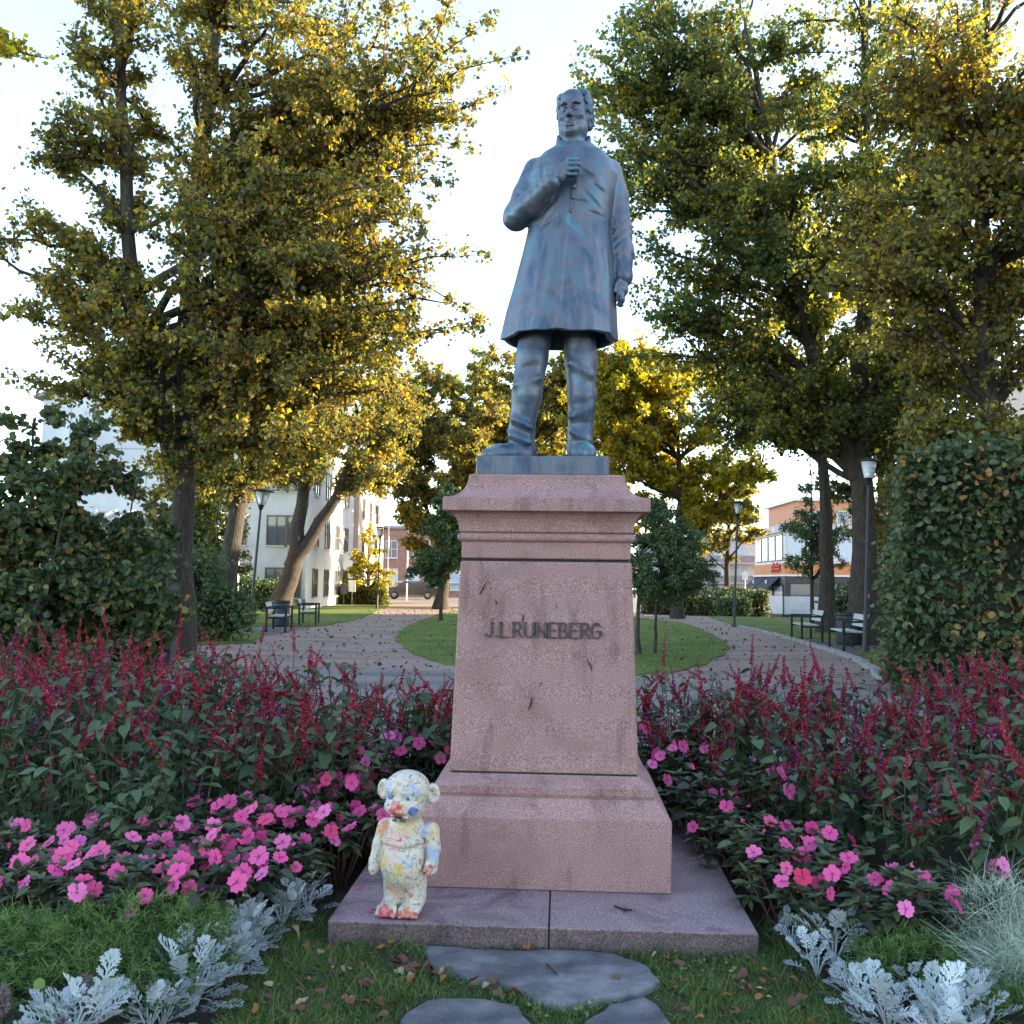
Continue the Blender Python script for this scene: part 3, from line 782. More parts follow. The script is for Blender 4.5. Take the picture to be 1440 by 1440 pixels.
dh(-0.115, 0, -0.02, 0.022, (0.62, 0.40, 0.28), 0.5); dh(0.0, 0.085, -0.0885, 0.017, (0.05, 0.03, 0.04), 1.0); dh(-0.02, 0.083, -0.0885, 0.013, (0.05, 0.03, 0.04), 1.0); dh(0.022, 0.083, -0.0885, 0.013, (0.05, 0.03, 0.04), 1.0)
dd(238, 600, -0.03, 0.034, OR, 0.8); dd(255, 570, -0.02, 0.018, RD, 0.5); dd(400, 570, -0.05, 0.032, YE, 0.5); dd(480, 540, -0.03, 0.02, YE, 0.5)
dd(345, 640, -0.06, 0.045, PK, 0.55); dd(310, 690, -0.06, 0.02, PK, 0.5); dd(575, 610, -0.03, 0.026, LB, 0.6); dd(640, 620, -0.03, 0.025, YE, 0.5)
dd(625, 780, -0.03, 0.036, LB, 0.65); dd(640, 850, -0.035, 0.020, LB, 0.7); dd(600, 910, -0.05, 0.022, RD, 0.6); dd(600, 965, -0.05, 0.018, (0.6, 0.2, 0.18), 0.7)
dd(255, 860, -0.075, 0.024, YE, 0.75); dd(400, 915, -0.10, 0.028, YE, 0.85); dd(395, 885, -0.10, 0.016, OR, 0.4); dd(460, 850, -0.085, 0.030, LB, 0.4); dd(340, 780, -0.09, 0.03, PK, 0.4)
dd(300, 925, -0.095, 0.010, (0.05, 0.06, 0.09), 0.6); dd(480, 930, -0.08, 0.03, PK, 0.3); dd(340, 1060, -0.045, 0.030, OR, 0.5); dd(400, 1040, -0.05, 0.02, YE, 0.5)
dd(300, 1240, -0.105, 0.034, RD, 0.8); dd(345, 1270, -0.115, 0.026, RD, 0.85); dd(262, 1275, -0.11, 0.020, RD, 0.9); dd(425, 1255, -0.115, 0.034, RD, 1.0); dd(480, 1230, -0.105, 0.028, OR, 0.75); dd(515, 1265, -0.10, 0.022, RD, 0.9); dd(455, 1140, -0.05, 0.018, RD, 0.45); dd(365, 1160, -0.045, 0.014, RD, 0.5)
for sx_, zx in ((-1, 285), (1, 375)):
    for t in np.linspace(0, 5.0, 9):
        dd(zx + 18 * math.cos(t * sx_), 668 + 18 * math.sin(t), -0.065, 0.0055, RD, 0.8)
at = body.data.color_attributes.new('paint', 'FLOAT_COLOR', 'POINT')
at.data.foreach_set('color', np.concatenate([np.clip(colr, 0.01, 1), np.ones((len(V), 1))], 1).astype(np.float32).reshape(-1))
m, nt, b = _new('painted_clay'); a_ = nt.nodes.new('ShaderNodeVertexColor'); a_.layer_name = 'paint'
nt.links.new(a_.outputs[0], b.inputs['Base Color']); b.inputs['Roughness'].default_value = 0.5
_bump(nt, b, _noise(nt, 120, 5, 0.7), 0.3, 0.004)
body.data.materials.clear(); body.data.materials.append(m)
# ------------------------------------------------------------------ ground, pavement, path, lawns
M_GROUND = pmat('bare_ground', [(0.3, (0.10, 0.085, 0.07)), (0.7, (0.19, 0.165, 0.14))], 1.5, rough=0.95, bump=0.3, bscale=20, bdist=0.02)
def gravel(name, a, b_, sc=70):
    m, nt, b = _new(name)
    c = _ramp(nt, [(0.32, tuple(x * 0.55 for x in a)), (0.5, a), (0.68, b_)], _noise(nt, sc, 3, 0.75))
    c = _mix(nt, 'MULTIPLY', 0.9, c, _ramp(nt, [(0.32, (0.62, 0.58, 0.56)), (0.52, (0.95, 0.93, 0.92)), (0.7, (1.1, 1.06, 1.04))], _noise(nt, 0.8, 6, 0.65, vscale=(0.5, 1.6, 1))))
    nt.links.new(c, b.inputs['Base Color']); b.inputs['Roughness'].default_value = 0.9; b.inputs['Specular IOR Level'].default_value = 0.2
    _bump(nt, b, _noise(nt, sc, 4, 0.7), 0.5, 0.012)
    return m
M_PATH = gravel('pinkish_gravel', (0.31, 0.225, 0.19), (0.43, 0.335, 0.295), 45)
M_ASPH = gravel('grey_asphalt', (0.235, 0.21, 0.20), (0.33, 0.30, 0.285), 110)
M_LAWN = pmat('lawn_turf', [(0.28, (0.088, 0.122, 0.034)), (0.5, (0.145, 0.19, 0.05)), (0.72, (0.22, 0.25, 0.068))], 26, 6, rough=0.95, bump=0.8, bscale=90, bdist=0.03, spec=0.1,
              stain=(0.55, ((0.3, (0.62, 0.66, 0.60)), (0.55, (1.0, 1.0, 1.0)), (0.75, (1.25, 1.15, 0.95))), 1.0))
M_SOIL = pmat('dark_bed_soil', [(0.3, (0.018, 0.014, 0.010)), (0.7, (0.05, 0.038, 0.028))], 30, 6, rough=0.95, bump=0.8, bscale=45, bdist=0.03)
M_TURF0 = pmat('turf_base', [(0.3, (0.025, 0.035, 0.012)), (0.7, (0.05, 0.055, 0.022))], 24, 6, rough=0.95, bump=0.6, bscale=60, bdist=0.02)
gx = np.concatenate([np.linspace(-320, -40, 8), np.linspace(-36, 44, 41), np.linspace(60, 320, 8)])
gy = np.concatenate([np.linspace(-160, -10, 6), np.linspace(-6, 44, 26), np.linspace(48, 130, 22), np.linspace(180, 620, 8)])
V = np.array([(x, y, terrain(x, min(y, 130))) for y in gy for x in gx]); nx = len(gx)
F = [(j * nx + i, j * nx + i + 1, (j + 1) * nx + i + 1, (j + 1) * nx + i) for j in range(len(gy) - 1) for i in range(nx - 1)]
MB().add(V, F).build('ground', M_GROUND, kind='structure')
def _dense(pts, step=2.0): return pts
sheet('path', [(-9.5, 15.0), (10.5, 13.4), (10.5, 18), (9.2, 24), (10, 30), (9.8, 38), (10.6, 43.9), (8.2, 43.9), (3, 43.9), (0, 60), (-3.3, 64), (-8, 64), (-7.6, 50), (-6.6, 36), (-6.2, 26), (-8.6, 26), (-9.5, 20)], 0.004, M_PATH, jit=0.06, sub=1.0, seed=3)
sheet('path_end', [(8.3, 43.95), (10.6, 43.95), (13.5, 52), (18, 66), (14.5, 66), (10.6, 52)], 0.005, M_PATH, sub=3)
sheet('pavement', [(-30, 5.5), (30, 5.5), (30, 12.6), (7.1, 13.4), (5.3, 14.2), (3.5, 14.35), (2.0, 14.9), (-0.9, 15.8), (-2.3, 16.3), (-4.6, 16.3), (-7.6, 14.9), (-30, 14)], 0.008, M_ASPH, jit=0.05, sub=1.2, seed=5)
LAWN_I = [(-2.87, 48.99), (-3.31, 37.56), (-3.33, 29.17), (-2.96, 24.53), (-2.06, 19.42), (-1.2, 17.0), (-0.19, 16.2), (0.93, 15.7), (2.01, 15.57), (2.95, 16.31), (4.15, 19.0), (5.14, 22.4), (5.72, 25.79), (6.33, 31.69), (6.47, 37.27), (5.41, 42.11), (1.59, 50.94)]
def smooth_poly(P, it=2):
    for _ in range(it):
        Q = []
        for i in range(len(P)):
            a, b_ = P[i], P[(i + 1) % len(P)]
            Q += [(a[0] * .75 + b_[0] * .25, a[1] * .75 + b_[1] * .25), (a[0] * .25 + b_[0] * .75, a[1] * .25 + b_[1] * .75)]
        P = Q
    return P
LAWN_I = smooth_poly(LAWN_I)
LAWN_L = [(-7.2, 59), (-6.99, 53.9), (-6.2, 44), (-5.77, 35.4), (-5.9, 31), (-6.35, 29.5), (-7.9, 29.6), (-8.1, 26.2), (-6.5, 25.4), (-6.3, 24.3), (-5.9, 22.0), (-7.0, 21.0), (-7.6, 19.5), (-6.2, 18.4), (-5.85, 16.6), (-9, 16.0), (-40, 15.2), (-40, 62), (-12, 61)]
LAWN_R = [(9.3, 45.0), (8.15, 34.66), (7.95, 29.81), (7.9, 27.2), (9.3, 26.4), (9.3, 21.8), (7.2, 20.9), (6.95, 18.6), (6.5, 16.7), (5.9, 15.0), (9, 13.6), (40, 13.0), (40, 43.8), (12, 43.8)]
sheet('lawn', LAWN_I, 0.03, M_LAWN, thick=0.04, jit=0.10, sub=0.35, seed=7)
sheet('lawn', LAWN_L, 0.03, M_LAWN, thick=0.04, jit=0.12, sub=0.4, seed=8)
sheet('lawn', LAWN_R, 0.03, M_LAWN, thick=0.04, jit=0.04, sub=0.6, seed=9)
sheet('dirt_patch', [(-7.95, 26.1), (-6.3, 25.2), (-6.2, 29.6), (-7.95, 29.7)], 0.012, pmat('trodden_dirt', [(0.3, (0.09, 0.075, 0.065)), (0.7, (0.16, 0.135, 0.12))], 12, rough=0.95, bump=0.4, bscale=40))
sheet('dirt_patch', [(7.75, 27.0), (9.3, 26.4), (9.35, 21.8), (7.25, 21.0)], 0.012, bpy.data.materials['trodden_dirt'])
BED = smooth_poly([(-0.80, 4.25), (-0.86, 4.0), (-0.92, 3.6), (-0.95, 2.4), (-6, 2.4), (-6.5, 9.2), (-4.0, 9.9), (-1.6, 7.9), (0.4, 7.2), (2.6, 7.4), (4.4, 8.6), (6, 9.0), (6, 2.4), (1.15, 2.4), (1.14, 3.6), (1.12, 4.1), (1.05, 4.6), (0.98, 5.9), (-0.62, 5.9), (-0.72, 4.6)], 1)
BEDB = [(-6, 2.2), (6, 2.2), (6, 9.0), (4.4, 8.6), (2.6, 7.4), (0.4, 7.2), (-1.6, 7.9), (-4, 9.9), (-6.5, 9.2)]
sheet('flower_bed_soil', BEDB, 0.012, M_SOIL, jit=0.03, sub=0.5, seed=11)
sheet('grass_strip', [(-0.80, 4.6), (-0.83, 4.2), (-0.88, 3.9), (-0.93, 3.6), (-0.95, 2.2), (1.13, 2.2), (1.12, 3.6), (1.10, 4.1), (1.08, 4.6)], 0.018, M_TURF0, jit=0.02, sub=0.3, seed=12)

# kerb of small granite setts along the right-hand path
M_SETT = pmat('kerb_granite', [(0.3, (0.20, 0.185, 0.18)), (0.7, (0.34, 0.32, 0.31))], 30, rough=0.85, bump=0.4)
kerb = empty('kerb', (7, 20, 0)); kerb['kind'] = 'structure'
KP = [(5.75, 14.55), (6.12, 15.8), (6.45, 16.9), (6.85, 18.6), (7.12, 20.2), (7.35, 22.0), (7.62, 25.0), (7.8, 27.5), (7.9, 29.8), (8.05, 33.5)]
rng = random.Random(5)
sett_me = []
for k in range(3):
    bm = bmesh.new(); bmesh.ops.create_cube(bm, size=1.0)
    for v in bm.verts: v.co = Vector((v.co.x * 0.16, v.co.y * 0.36, v.co.z * 0.12)) + Vector((rng.uniform(-.012, .012), rng.uniform(-.012, .012), rng.uniform(-.008, .008)))
    bmesh.ops.bevel(bm, geom=bm.edges[:], offset=0.012, segments=1, affect='EDGES')
    me = bpy.data.meshes.new('sett'); bm.to_mesh(me); bm.free(); me.materials.append(M_SETT); sett_me.append(me)
s_acc = 0.0
for (ax_, ay_), (bx_, by_) in zip(KP[:-1], KP[1:]):
    L = math.hypot(bx_ - ax_, by_ - ay_); n_ = max(1, round(L / 0.39))
    for i in range(n_):
        t = (i + 0.5) / n_
        inst('sett', sett_me[rng.randrange(3)], kerb, (ax_ + (bx_ - ax_) * t - 7 + rng.uniform(-.015, .015), ay_ + (by_ - ay_) * t - 20, 0.022 + rng.uniform(-.008, .008)), (rng.uniform(-.03, .03), rng.uniform(-.03, .03), math.atan2(by_ - ay_, bx_ - ax_) - math.pi / 2 + rng.uniform(-.05, .05)))

# stepping stones of slate in the grass
M_SLATE = pmat('blue_grey_slate', [(0.28, (0.065, 0.065, 0.072)), (0.5, (0.125, 0.125, 0.135)), (0.72, (0.22, 0.215, 0.22))], 7, 10, rough=0.62, bump=0.9, bscale=16, bdist=0.03,
               stain=(2.2, ((0.3, (0.6, 0.6, 0.63)), (0.6, (1.05, 1.04, 1.03))), 0.9))
def slab_stone(pts, z, label, seed, tilt=0.0):
    rng = random.Random(seed)
    c = Vector((sum(p[0] for p in pts) / len(pts), sum(p[1] for p in pts) / len(pts)))
    o = empty('stepping_stone', (c.x, c.y, 0), 0, label, 'stone', 'slate stepping stones in the grass')
    P = []
    for i in range(len(pts)):
        a = Vector(pts[i]); b_ = Vector(pts[(i + 1) % len(pts)])
        for t in (0, 0.33, 0.66): P.append(a.lerp(b_, t) - c + Vector((rng.uniform(-.008, .008), rng.uniform(-.008, .008))))
    n = len(P); mb = MB(); V = []
    rings = [(1.0, -0.03), (1.0, z - 0.016), (0.985, z - 0.004), (0.955, z), (0.70, z + 0.002), (0.40, z + 0.004), (0.15, z + 0.003)]
    for s_, zz in rings:
        for p in P: V.append((p.x * s_, p.y * s_, zz + (rng.uniform(-.0025, .0025) if s_ < 0.98 else 0) + p.x * s_ * tilt))
    V.append((0, 0, z + 0.003))
    F = [(r * n + i, r * n + (i + 1) % n, (r + 1) * n + (i + 1) % n, (r + 1) * n + i) for r in range(len(rings) - 1) for i in range(n)]
    mb.add(V, F); mb.add(V[-1 - n:], [(i, (i + 1) % n, n) for i in range(n)])
    q = mb.build('stone_slab', M_SLATE, o, smooth=True)
    bm = bmesh.new(); bm.from_mesh(q.data); bmesh.ops.remove_doubles(bm, verts=bm.verts, dist=1e-5); bm.to_mesh(q.data); bm.free()
    return o
slab_stone([(-0.34, 3.92), (-0.22, 3.905), (0.02, 3.87), (0.25, 3.88), (0.44, 3.84), (0.55, 3.73), (0.565, 3.6), (0.48, 3.5), (0.35, 3.45), (0.22, 3.385), (0.12, 3.42), (0.02, 3.53), (-0.13, 3.61), (-0.28, 3.72)], 0.045, 'large pointed blue grey slate stepping stone right before the pedestal slab', 1, 0.01)
slab_stone([(-0.36, 3.27), (-0.28, 3.43), (-0.13, 3.45), (0.05, 3.385), (0.10, 3.22), (0.0, 3.0), (-0.25, 3.0)], 0.04, 'smaller slate stepping stone beside a row of curled brown leaves', 2)
slab_stone([(0.27, 3.28), (0.37, 3.41), (0.49, 3.475), (0.53, 3.40), (0.56, 3.2), (0.45, 3.0), (0.25, 3.05)], 0.04, 'small slate stepping stone tip peeping out below the large one', 3)

# ------------------------------------------------------------------ street furniture
M_BLACK = pmat('black_painted_metal', (0.018, 0.019, 0.022), 20, rough=0.45, spec=0.5)
M_POLE = pmat('dark_grey_pole', (0.045, 0.043, 0.045), 20, rough=0.5)
M_SLATB = pmat('pale_weathered_slat', [(0.3, (0.36, 0.38, 0.36)), (0.7, (0.52, 0.55, 0.52))], 8, rough=0.7, vscale=(1, 6, 6))
M_BIN = pmat('charcoal_bin', (0.04, 0.042, 0.05), 15, rough=0.6)
M_LGLASS = glassmat('lamp_glass', (0.62, 0.64, 0.66), 0.15)
M_WHITE = pmat('white_paint', (0.72, 0.72, 0.71), 6, rough=0.6)
def make_bench(label, loc, rz):
    o = empty('park_bench', loc, rz, label, 'bench', 'park benches beside the paths')
    L = 1.5
    for y in (0.02, 0.17, 0.32):      # seat runs back (+y) to front (-y)
        MB().box((0, -y, 0.44), (L, 0.115, 0.035)).build('seat_slat', M_SLATB, o)
    for z in (0.60, 0.76):
        MB().box((0, 0.12 + (z - 0.45) * 0.22, z), (L, 0.03, 0.13), rot=Matrix.Rotation(R(-12), 3, 'X')).build('back_slat', M_SLATB, o)
    for x in (-L / 2 - 0.03, L / 2 + 0.03):
        mb = MB()
        mb.bar((x, -0.40, 0), (x, -0.40, 0.66), 0.06, 0.05)
        mb.bar((x, 0.12, 0), (x, 0.12, 0.64), 0.06, 0.05)
        mb.bar((x, 0.12, 0.60), (x, 0.20, 0.84), 0.06, 0.045)
        mb.bar((x, -0.44, 0.67), (x, 0.19, 0.67), 0.065, 0.05)
        mb.bar((x, -0.40, 0.40), (x, 0.12, 0.40), 0.05, 0.05)
        mb.build('arm_frame', M_BLACK, o)
    return o
make_bench('park bench with pale slats next to the leaning lamp post on the far side path', (-6.75, 27.2, 0.01), R(97))
make_bench('park bench with pale slats between the dark bin and the path under the forked tree', (-6.75, 31.2, 0.01), R(98))
make_bench('park bench standing against the lamp post near the clipped tall hedge', (8.15, 22.6, 0.01), R(-97))
make_bench('park bench beyond the dark bin in front of the thick trunks', (8.2, 25.9, 0.01), R(-97))
def make_bin(label, loc):
    o = empty('litter_bin', loc, 0, label, 'bin', 'dark litter bins')
    MB().lathe([(0.0, 0.02), (0.24, 0.02), (0.26, 0.06), (0.27, 0.78), (0.25, 0.80), (0.24, 0.78), (0.22, 0.3), (0, 0.3)], seg=20).build('bin_body', M_BIN, o, True)
    MB().lathe([(0.275, 0.74), (0.285, 0.75), (0.285, 0.80), (0.275, 0.81)], seg=20).build('rim', M_BLACK, o, True)
make_bin('dark round litter bin between the two benches by the leaning lamp', (-7.15, 29.6, 0.01))
make_bin('dark round litter bin between the two benches by the thick trunks', (8.55, 24.2, 0.01))
o = empty('planter_box', (-5.75, 15.4, 0.0), R(8), 'dark blue grey box standing behind the red flower spikes by the big bush', 'planter')
MB().box((0, 0, 0.27), (0.62, 0.55, 0.50)).build('box_body', pmat('slate_box', (0.035, 0.04, 0.055), 10, rough=0.7), o)
MB().box((0, 0, 0.535), (0.68, 0.60, 0.035)).build('lid', pmat('slate_lid', (0.05, 0.057, 0.075), 10, rough=0.6), o)

def make_lamp(label, base, top, wide=False, hgt=None, sticker=False):
    b_ = Vector(base); t_ = Vector(top)
    o = empty('street_lamp', base, 0, label, 'lamp post', 'park lamp posts')
    d = t_ - b_; H_ = d.length; q = d.to_track_quat('Z', 'Y').to_matrix()
    def put(mb, nm, m, sm=True):
        x = mb.build(nm, m, o, sm)
        x.rotation_euler = q.to_euler(); return x
    hz = H_ - 0.55
    put(MB().tube([(0, 0, -0.02), (0, 0, 0.9), (0, 0, 0.92), (0, 0, hz)], [0.058, 0.052, 0.042, 0.032], 10), 'pole', M_POLE)
    put(MB().lathe([(0.085, 0.0), (0.085, 0.03), (0.06, 0.06)], seg=12), 'base_collar', M_POLE)
    put(MB().lathe([(0.032, hz - 0.10), (0.06, hz - 0.04), (0.085, hz + 0.06), (0.10, hz + 0.07), (0.0, hz + 0.07)], seg=14), 'socket', M_BLACK)
    if wide:
        put(MB().lathe([(0.085, hz + 0.075), (0.17, hz + 0.42), (0.165, hz + 0.42), (0.075, hz + 0.08)], seg=16), 'lamp_shade', M_LGLASS)
        for k in range(4):
            a = k * math.pi / 2 + 0.4
            put(MB().tube([(0.09 * math.cos(a), 0.09 * math.sin(a), hz + 0.07), (0.22 * math.cos(a), 0.22 * math.sin(a), hz + 0.46)], 0.012, 5), 'strut', M_BLACK)
        put(MB().lathe([(0.0, hz + 0.535), (0.10, hz + 0.52), (0.34, hz + 0.47), (0.35, hz + 0.455), (0.0, hz + 0.45)], seg=20), 'cap', M_BLACK)
    else:
        put(MB().lathe([(0.10, hz + 0.072), (0.175, hz + 0.44), (0.168, hz + 0.44), (0.09, hz + 0.08)], seg=18), 'lamp_shade', M_LGLASS)
        for z, r_ in ((0.20, 0.13), (0.31, 0.152)):
            put(MB().lathe([(r_, hz + z - 0.01), (r_ + 0.006, hz + z), (r_, hz + z + 0.01)], seg=18), 'louvre', M_WHITE)
        put(MB().lathe([(0.0, hz + 0.55), (0.08, hz + 0.535), (0.21, hz + 0.48), (0.215, hz + 0.445), (0.0, hz + 0.44)], seg=20), 'cap', M_BLACK)
    if sticker:
        put(MB().box((0, -0.052, 1.28), (0.07, 0.004, 0.09)), 'sticker', M_WHITE, False)
    return o
make_lamp('dark lamp post leaning beside a bench on the lawn of the side path', (-7.30, 26.6, 0), (-7.05, 26.6, 4.05), True)
make_lamp('thin lamp post at the far bend of the path by the sunlit hedge', (-6.82, 48.4, 0), (-6.72, 48.4, 4.25), True)
make_lamp('lamp post with a white glass head before the thick trunk by the benches', (8.0, 21.5, 0), (8.16, 21.5, 4.45), False, sticker=True)
make_lamp('lamp post with a flat wide cap where the path bends to the restaurant', (7.89, 33.6, 0), (8.05, 33.6, 4.5), True)

# ------------------------------------------------------------------ buildings
M_WALLW = pmat('white_render', [(0.3, (0.60, 0.61, 0.63)), (0.7, (0.74, 0.74, 0.75))], 0.7, rough=0.9, stain=(0.35, ((0.3, (0.85, 0.85, 0.87)), (0.6, (1, 1, 1))), 0.8))
M_WALLP = pmat('cream_render', [(0.3, (0.60, 0.46, 0.38)), (0.7, (0.72, 0.58, 0.48))], 0.8, rough=0.9)
M_FRAME = pmat('window_frame_brown', (0.16, 0.12, 0.10), 8, rough=0.6)
M_FRAMEW = pmat('window_frame_white', (0.66, 0.66, 0.66), 8, rough=0.6)
M_PANE = glassmat('window_pane', (0.10, 0.13, 0.16), 0.05)
M_PANEB = glassmat('bright_window_pane', (0.42, 0.55, 0.64), 0.08)
M_ROOF = pmat('grey_metal_roof', (0.28, 0.29, 0.31), 3, rough=0.5)
M_JOINT = pmat('panel_joint', (0.42, 0.43, 0.46), 5, rough=0.9)
M_STONE = pmat('grey_plinth', (0.26, 0.26, 0.27), 4, rough=0.9)
def window(parent, c, w, h, fm=M_FRAME, pm=M_PANE, axis='x', mull=(1, 1), out=-1):
    """window on a wall facing -Y (axis x) or facing +/-X (axis y); c = centre on the wall face"""
    mb = MB(); t = 0.07; d = 0.06
    def B(u, v, su, sv, dd, off):
        if axis == 'x': mb_.box((c[0] + u, c[1] + out * off, c[2] + v), (su, dd, sv))
        else: mb_.box((c[0] + out * off, c[1] + u, c[2] + v), (dd, su, sv))
    mb_ = mb
    for s_ in (-1, 1):
        B(s_ * (w / 2 - t / 2), 0, t, h, d, 0.03); B(0, s_ * (h / 2 - t / 2), w - 2 * t, t, d, 0.03)
    for k in range(mull[0]): B(-w / 2 + w * (k + 1) / (mull[0] + 1), 0, 0.05, h - 2 * t, d * 0.9, 0.03)
    for k in range(mull[1]): B(0, -h / 2 + h * (k + 1) / (mull[1] + 1), w - 2 * t, 0.05, d * 0.8, 0.03)
    fr = mb.build('window', fm, parent)
    mb_ = MB(); B(0, 0, w - 2 * t + 0.01, h - 2 * t + 0.01, 0.02, 0.012); mb_.build('pane', pm, fr)
    mb_ = MB(); B(0, -h / 2 - 0.03, w + 0.12, 0.05, 0.12, 0.06); mb_.build('sill', M_FRAMEW, fr)
    return fr

def house(name, loc, label):
    return empty(name, loc, 0, label, 'building')
# white house with the gable towards the park
hw = house('white_house', (-17, 47, 0), 'white rendered house with a sloping gable roof behind the big lime trees')
x0, x1, ze, zr, dp_ = -6.6, 6.8, 10.4, 13.2, 16
prof = [(x0, 0), (x1, 0), (x1, ze), (0.1, zr), (x0, ze)]
V = [(x, 0, z) for x, z in prof] + [(x, dp_, z) for x, z in prof]
mb = MB().add(V, [(0, 1, 2, 4), (5, 9, 7, 6), (0, 5, 6, 1), (1, 6, 7, 2), (0, 4, 9, 5)]); mb.add(V, [(4, 2, 3), (9, 8, 7)])
mb.build('wall', M_WALLW, hw)
for s_, xa in ((-1, x0), (1, x1)):
    mb = MB(); a = Vector((0.1, dp_ / 2, zr + 0.12)); b_ = Vector((xa + s_ * 0.35, dp_ / 2, ze - 0.02))
    d = b_ - a; mb.box((a + b_) / 2, (d.length, dp_ + 0.7, 0.16), rot=d.to_track_quat('X', 'Z').to_matrix()); mb.build('roof', M_ROOF, hw)
for z in (6.6, 7.9, 9.2):
    MB().box((0, -0.012, z), (13.2, 0.02, 0.03)).build('panel_joint', M_JOINT, hw)
for x in (-5.2, -3.9, -2.6, -1.3, 0):
    MB().box((x, -0.014, 7.9), (0.03, 0.02, 4.4)).build('panel_joint', M_JOINT, hw)
for x in (3.3, 5.3):
    for z in (1.3, 3.9, 6.6):
        window(hw, (x, 0, z), 1.0, 1.5)
window(hw, (6.2, 0, 3.9), 0.8, 1.5); window(hw, (6.2, 0, 6.6), 0.8, 1.5); window(hw, (6.2, 0, 1.3), 0.8, 1.5)
for x in (-5, -3, -1, 1.2):
    window(hw, (x, 0, 3.9), 1.1, 1.5); window(hw, (x, 0, 1.3), 1.1, 1.5)
for y in (2.2, 5.2, 8.2, 11.2):
    for z in (1.3, 3.9, 6.6): window(hw, (x1, y, z), 1.2, 1.5, axis='y', out=1)
MB().box((0.1, -0.03, 0.25), (13.5, 0.05, 0.5)).build('plinth', M_STONE, hw)
# annexe with a grey lean-to roof seen through the bush
an = house('annexe', (-15.3, 38, 0), 'low pale annexe with a slatted grey roof half hidden by the bush')
MB().box((0, 2, 1.6), (6.5, 4, 3.2)).build('wall', M_WALLW, an)
MB().box((0, 2, 3.75), (7.0, 4.8, 0.14), rot=Matrix.Rotation(R(14), 3, 'X')).build('roof', M_ROOF, an)
for k in range(9):
    MB().box((-3.2 + k * 0.8, 1.98, 3.90), (0.06, 4.7, 0.10), rot=Matrix.Rotation(R(14), 3, 'X')).build('seam', M_FRAMEW, an)
window(an, (1.8, 0, 1.7), 1.1, 1.2); window(an, (-1.2, 0, 1.7), 1.1, 1.2)
# tall cream house beyond
hc = house('cream_house', (-11.7, 61, 0), 'tall cream house glowing in sun behind the forked tree')
MB().box((-1.0, 6, 3.9), (5.6, 12, 7.8)).build('wall', M_WALLP, hc)
V = [(-4.1, -0.3, 7.75), (2.1, -0.3, 7.75), (-0.9, -0.3, 9.6), (-4.1, 12.3, 7.75), (2.1, 12.3, 7.75), (-0.9, 12.3, 9.6)]
mb = MB().add(V, [(0, 1, 2), (3, 5, 4)]); mb.add(V, [(1, 4, 5, 2), (0, 2, 5, 3), (0, 3, 4, 1)]); mb.build('roof', M_ROOF, hc)
for x in (-2.6, -0.6, 1.0):
    for z in (1.4, 3.8, 6.2): window(hc, (x, 0, z), 0.8, 1.4, M_FRAME, M_PANE)
for y in (2, 5, 8):
    for z in (1.4, 3.8, 6.2): window(hc, (1.8, y, z), 0.9, 1.4, M_FRAME, M_PANE, axis='y', out=1)
for x in (-1.6, 0.2): MB().box((x, -0.08, 3.9), (0.16, 0.16, 7.8)).build('pilaster', M_WALLP, hc)
# brick house at the end of the path
M_BRICK = pmat('red_brick_far', [(0.3, (0.30, 0.15, 0.11)), (0.7, (0.42, 0.24, 0.18))], 3, rough=0.9)
hb = house('brick_house', (-9.5, 86, 0), 'pinkish brick house at the far end of the path behind flagpoles')
MB().box((0.5, 5, 3.1), (11, 10, 6.2)).build('wall', M_BRICK, hb)
MB().box((0.5, 5, 6.3), (11.5, 10.5, 0.25)).build('roof', M_ROOF, hb)
MB().box((1.7, -0.1, 1.35), (8, 0.3, 0.15)).build('canopy', M_FRAMEW, hb)
for x in (-3.4, -1.4, 0.6, 2.6, 4.6):
    window(hb, (x, 0, 4.3), 1.1, 1.6, M_FRAMEW); window(hb, (x, 0, 1.6), 1.3, 1.9, M_FRAMEW, M_PANEB)
def flagpole(label, x, y, h):
    o = empty('flagpole', (x, y, 0), 0, label, 'flagpole', 'white flagpoles before the brick house')
    MB().tube([(0, 0, 0), (0, 0, h)], [0.06, 0.04], 8).build('pole', M_WHITE, o, True)
    MB().lathe([(0, h + 0.12), (0.06, h + 0.08), (0.07, h + 0.03), (0.03, h)], seg=10).build('finial', M_WHITE, o, True)
flagpole('taller white flagpole in front of the brick house', -9.1, 70, 6.4)
flagpole('shorter white flagpole nearer the middle trees', -7.9, 72, 5.6)
# off to the right, unseen: a long house added to shade the park
ht = house('added_shade_house', (25, 6, 0), 'long unseen plastered house added beside the park for its shade')
MB().box((5, 18, 5.75), (10, 52, 11.5)).build('wall', M_WALLP, ht)
MB().box((5, 18, 11.65), (10.6, 52.6, 0.3)).build('roof', M_ROOF, ht)

# restaurant with terrace
rs = house('restaurant', (18.9, 76, -1.0), 'restaurant with orange band, big upper windows and black awnings by the path bend')
M_ORANGE = pmat('orange_band', [(0.3, (0.52, 0.19, 0.07)), (0.7, (0.60, 0.25, 0.10))], 2, rough=0.7)
M_TAN = pmat('tan_band', (0.58, 0.42, 0.28), 2, rough=0.7)
M_DARKW = pmat('dark_shopfront', (0.05, 0.05, 0.055), 3, rough=0.6)
M_AWN = pmat('black_awning', (0.02, 0.02, 0.024), 10, rough=0.8)
M_RED = pmat('red_sign', (0.55, 0.02, 0.02), 10, rough=0.5)
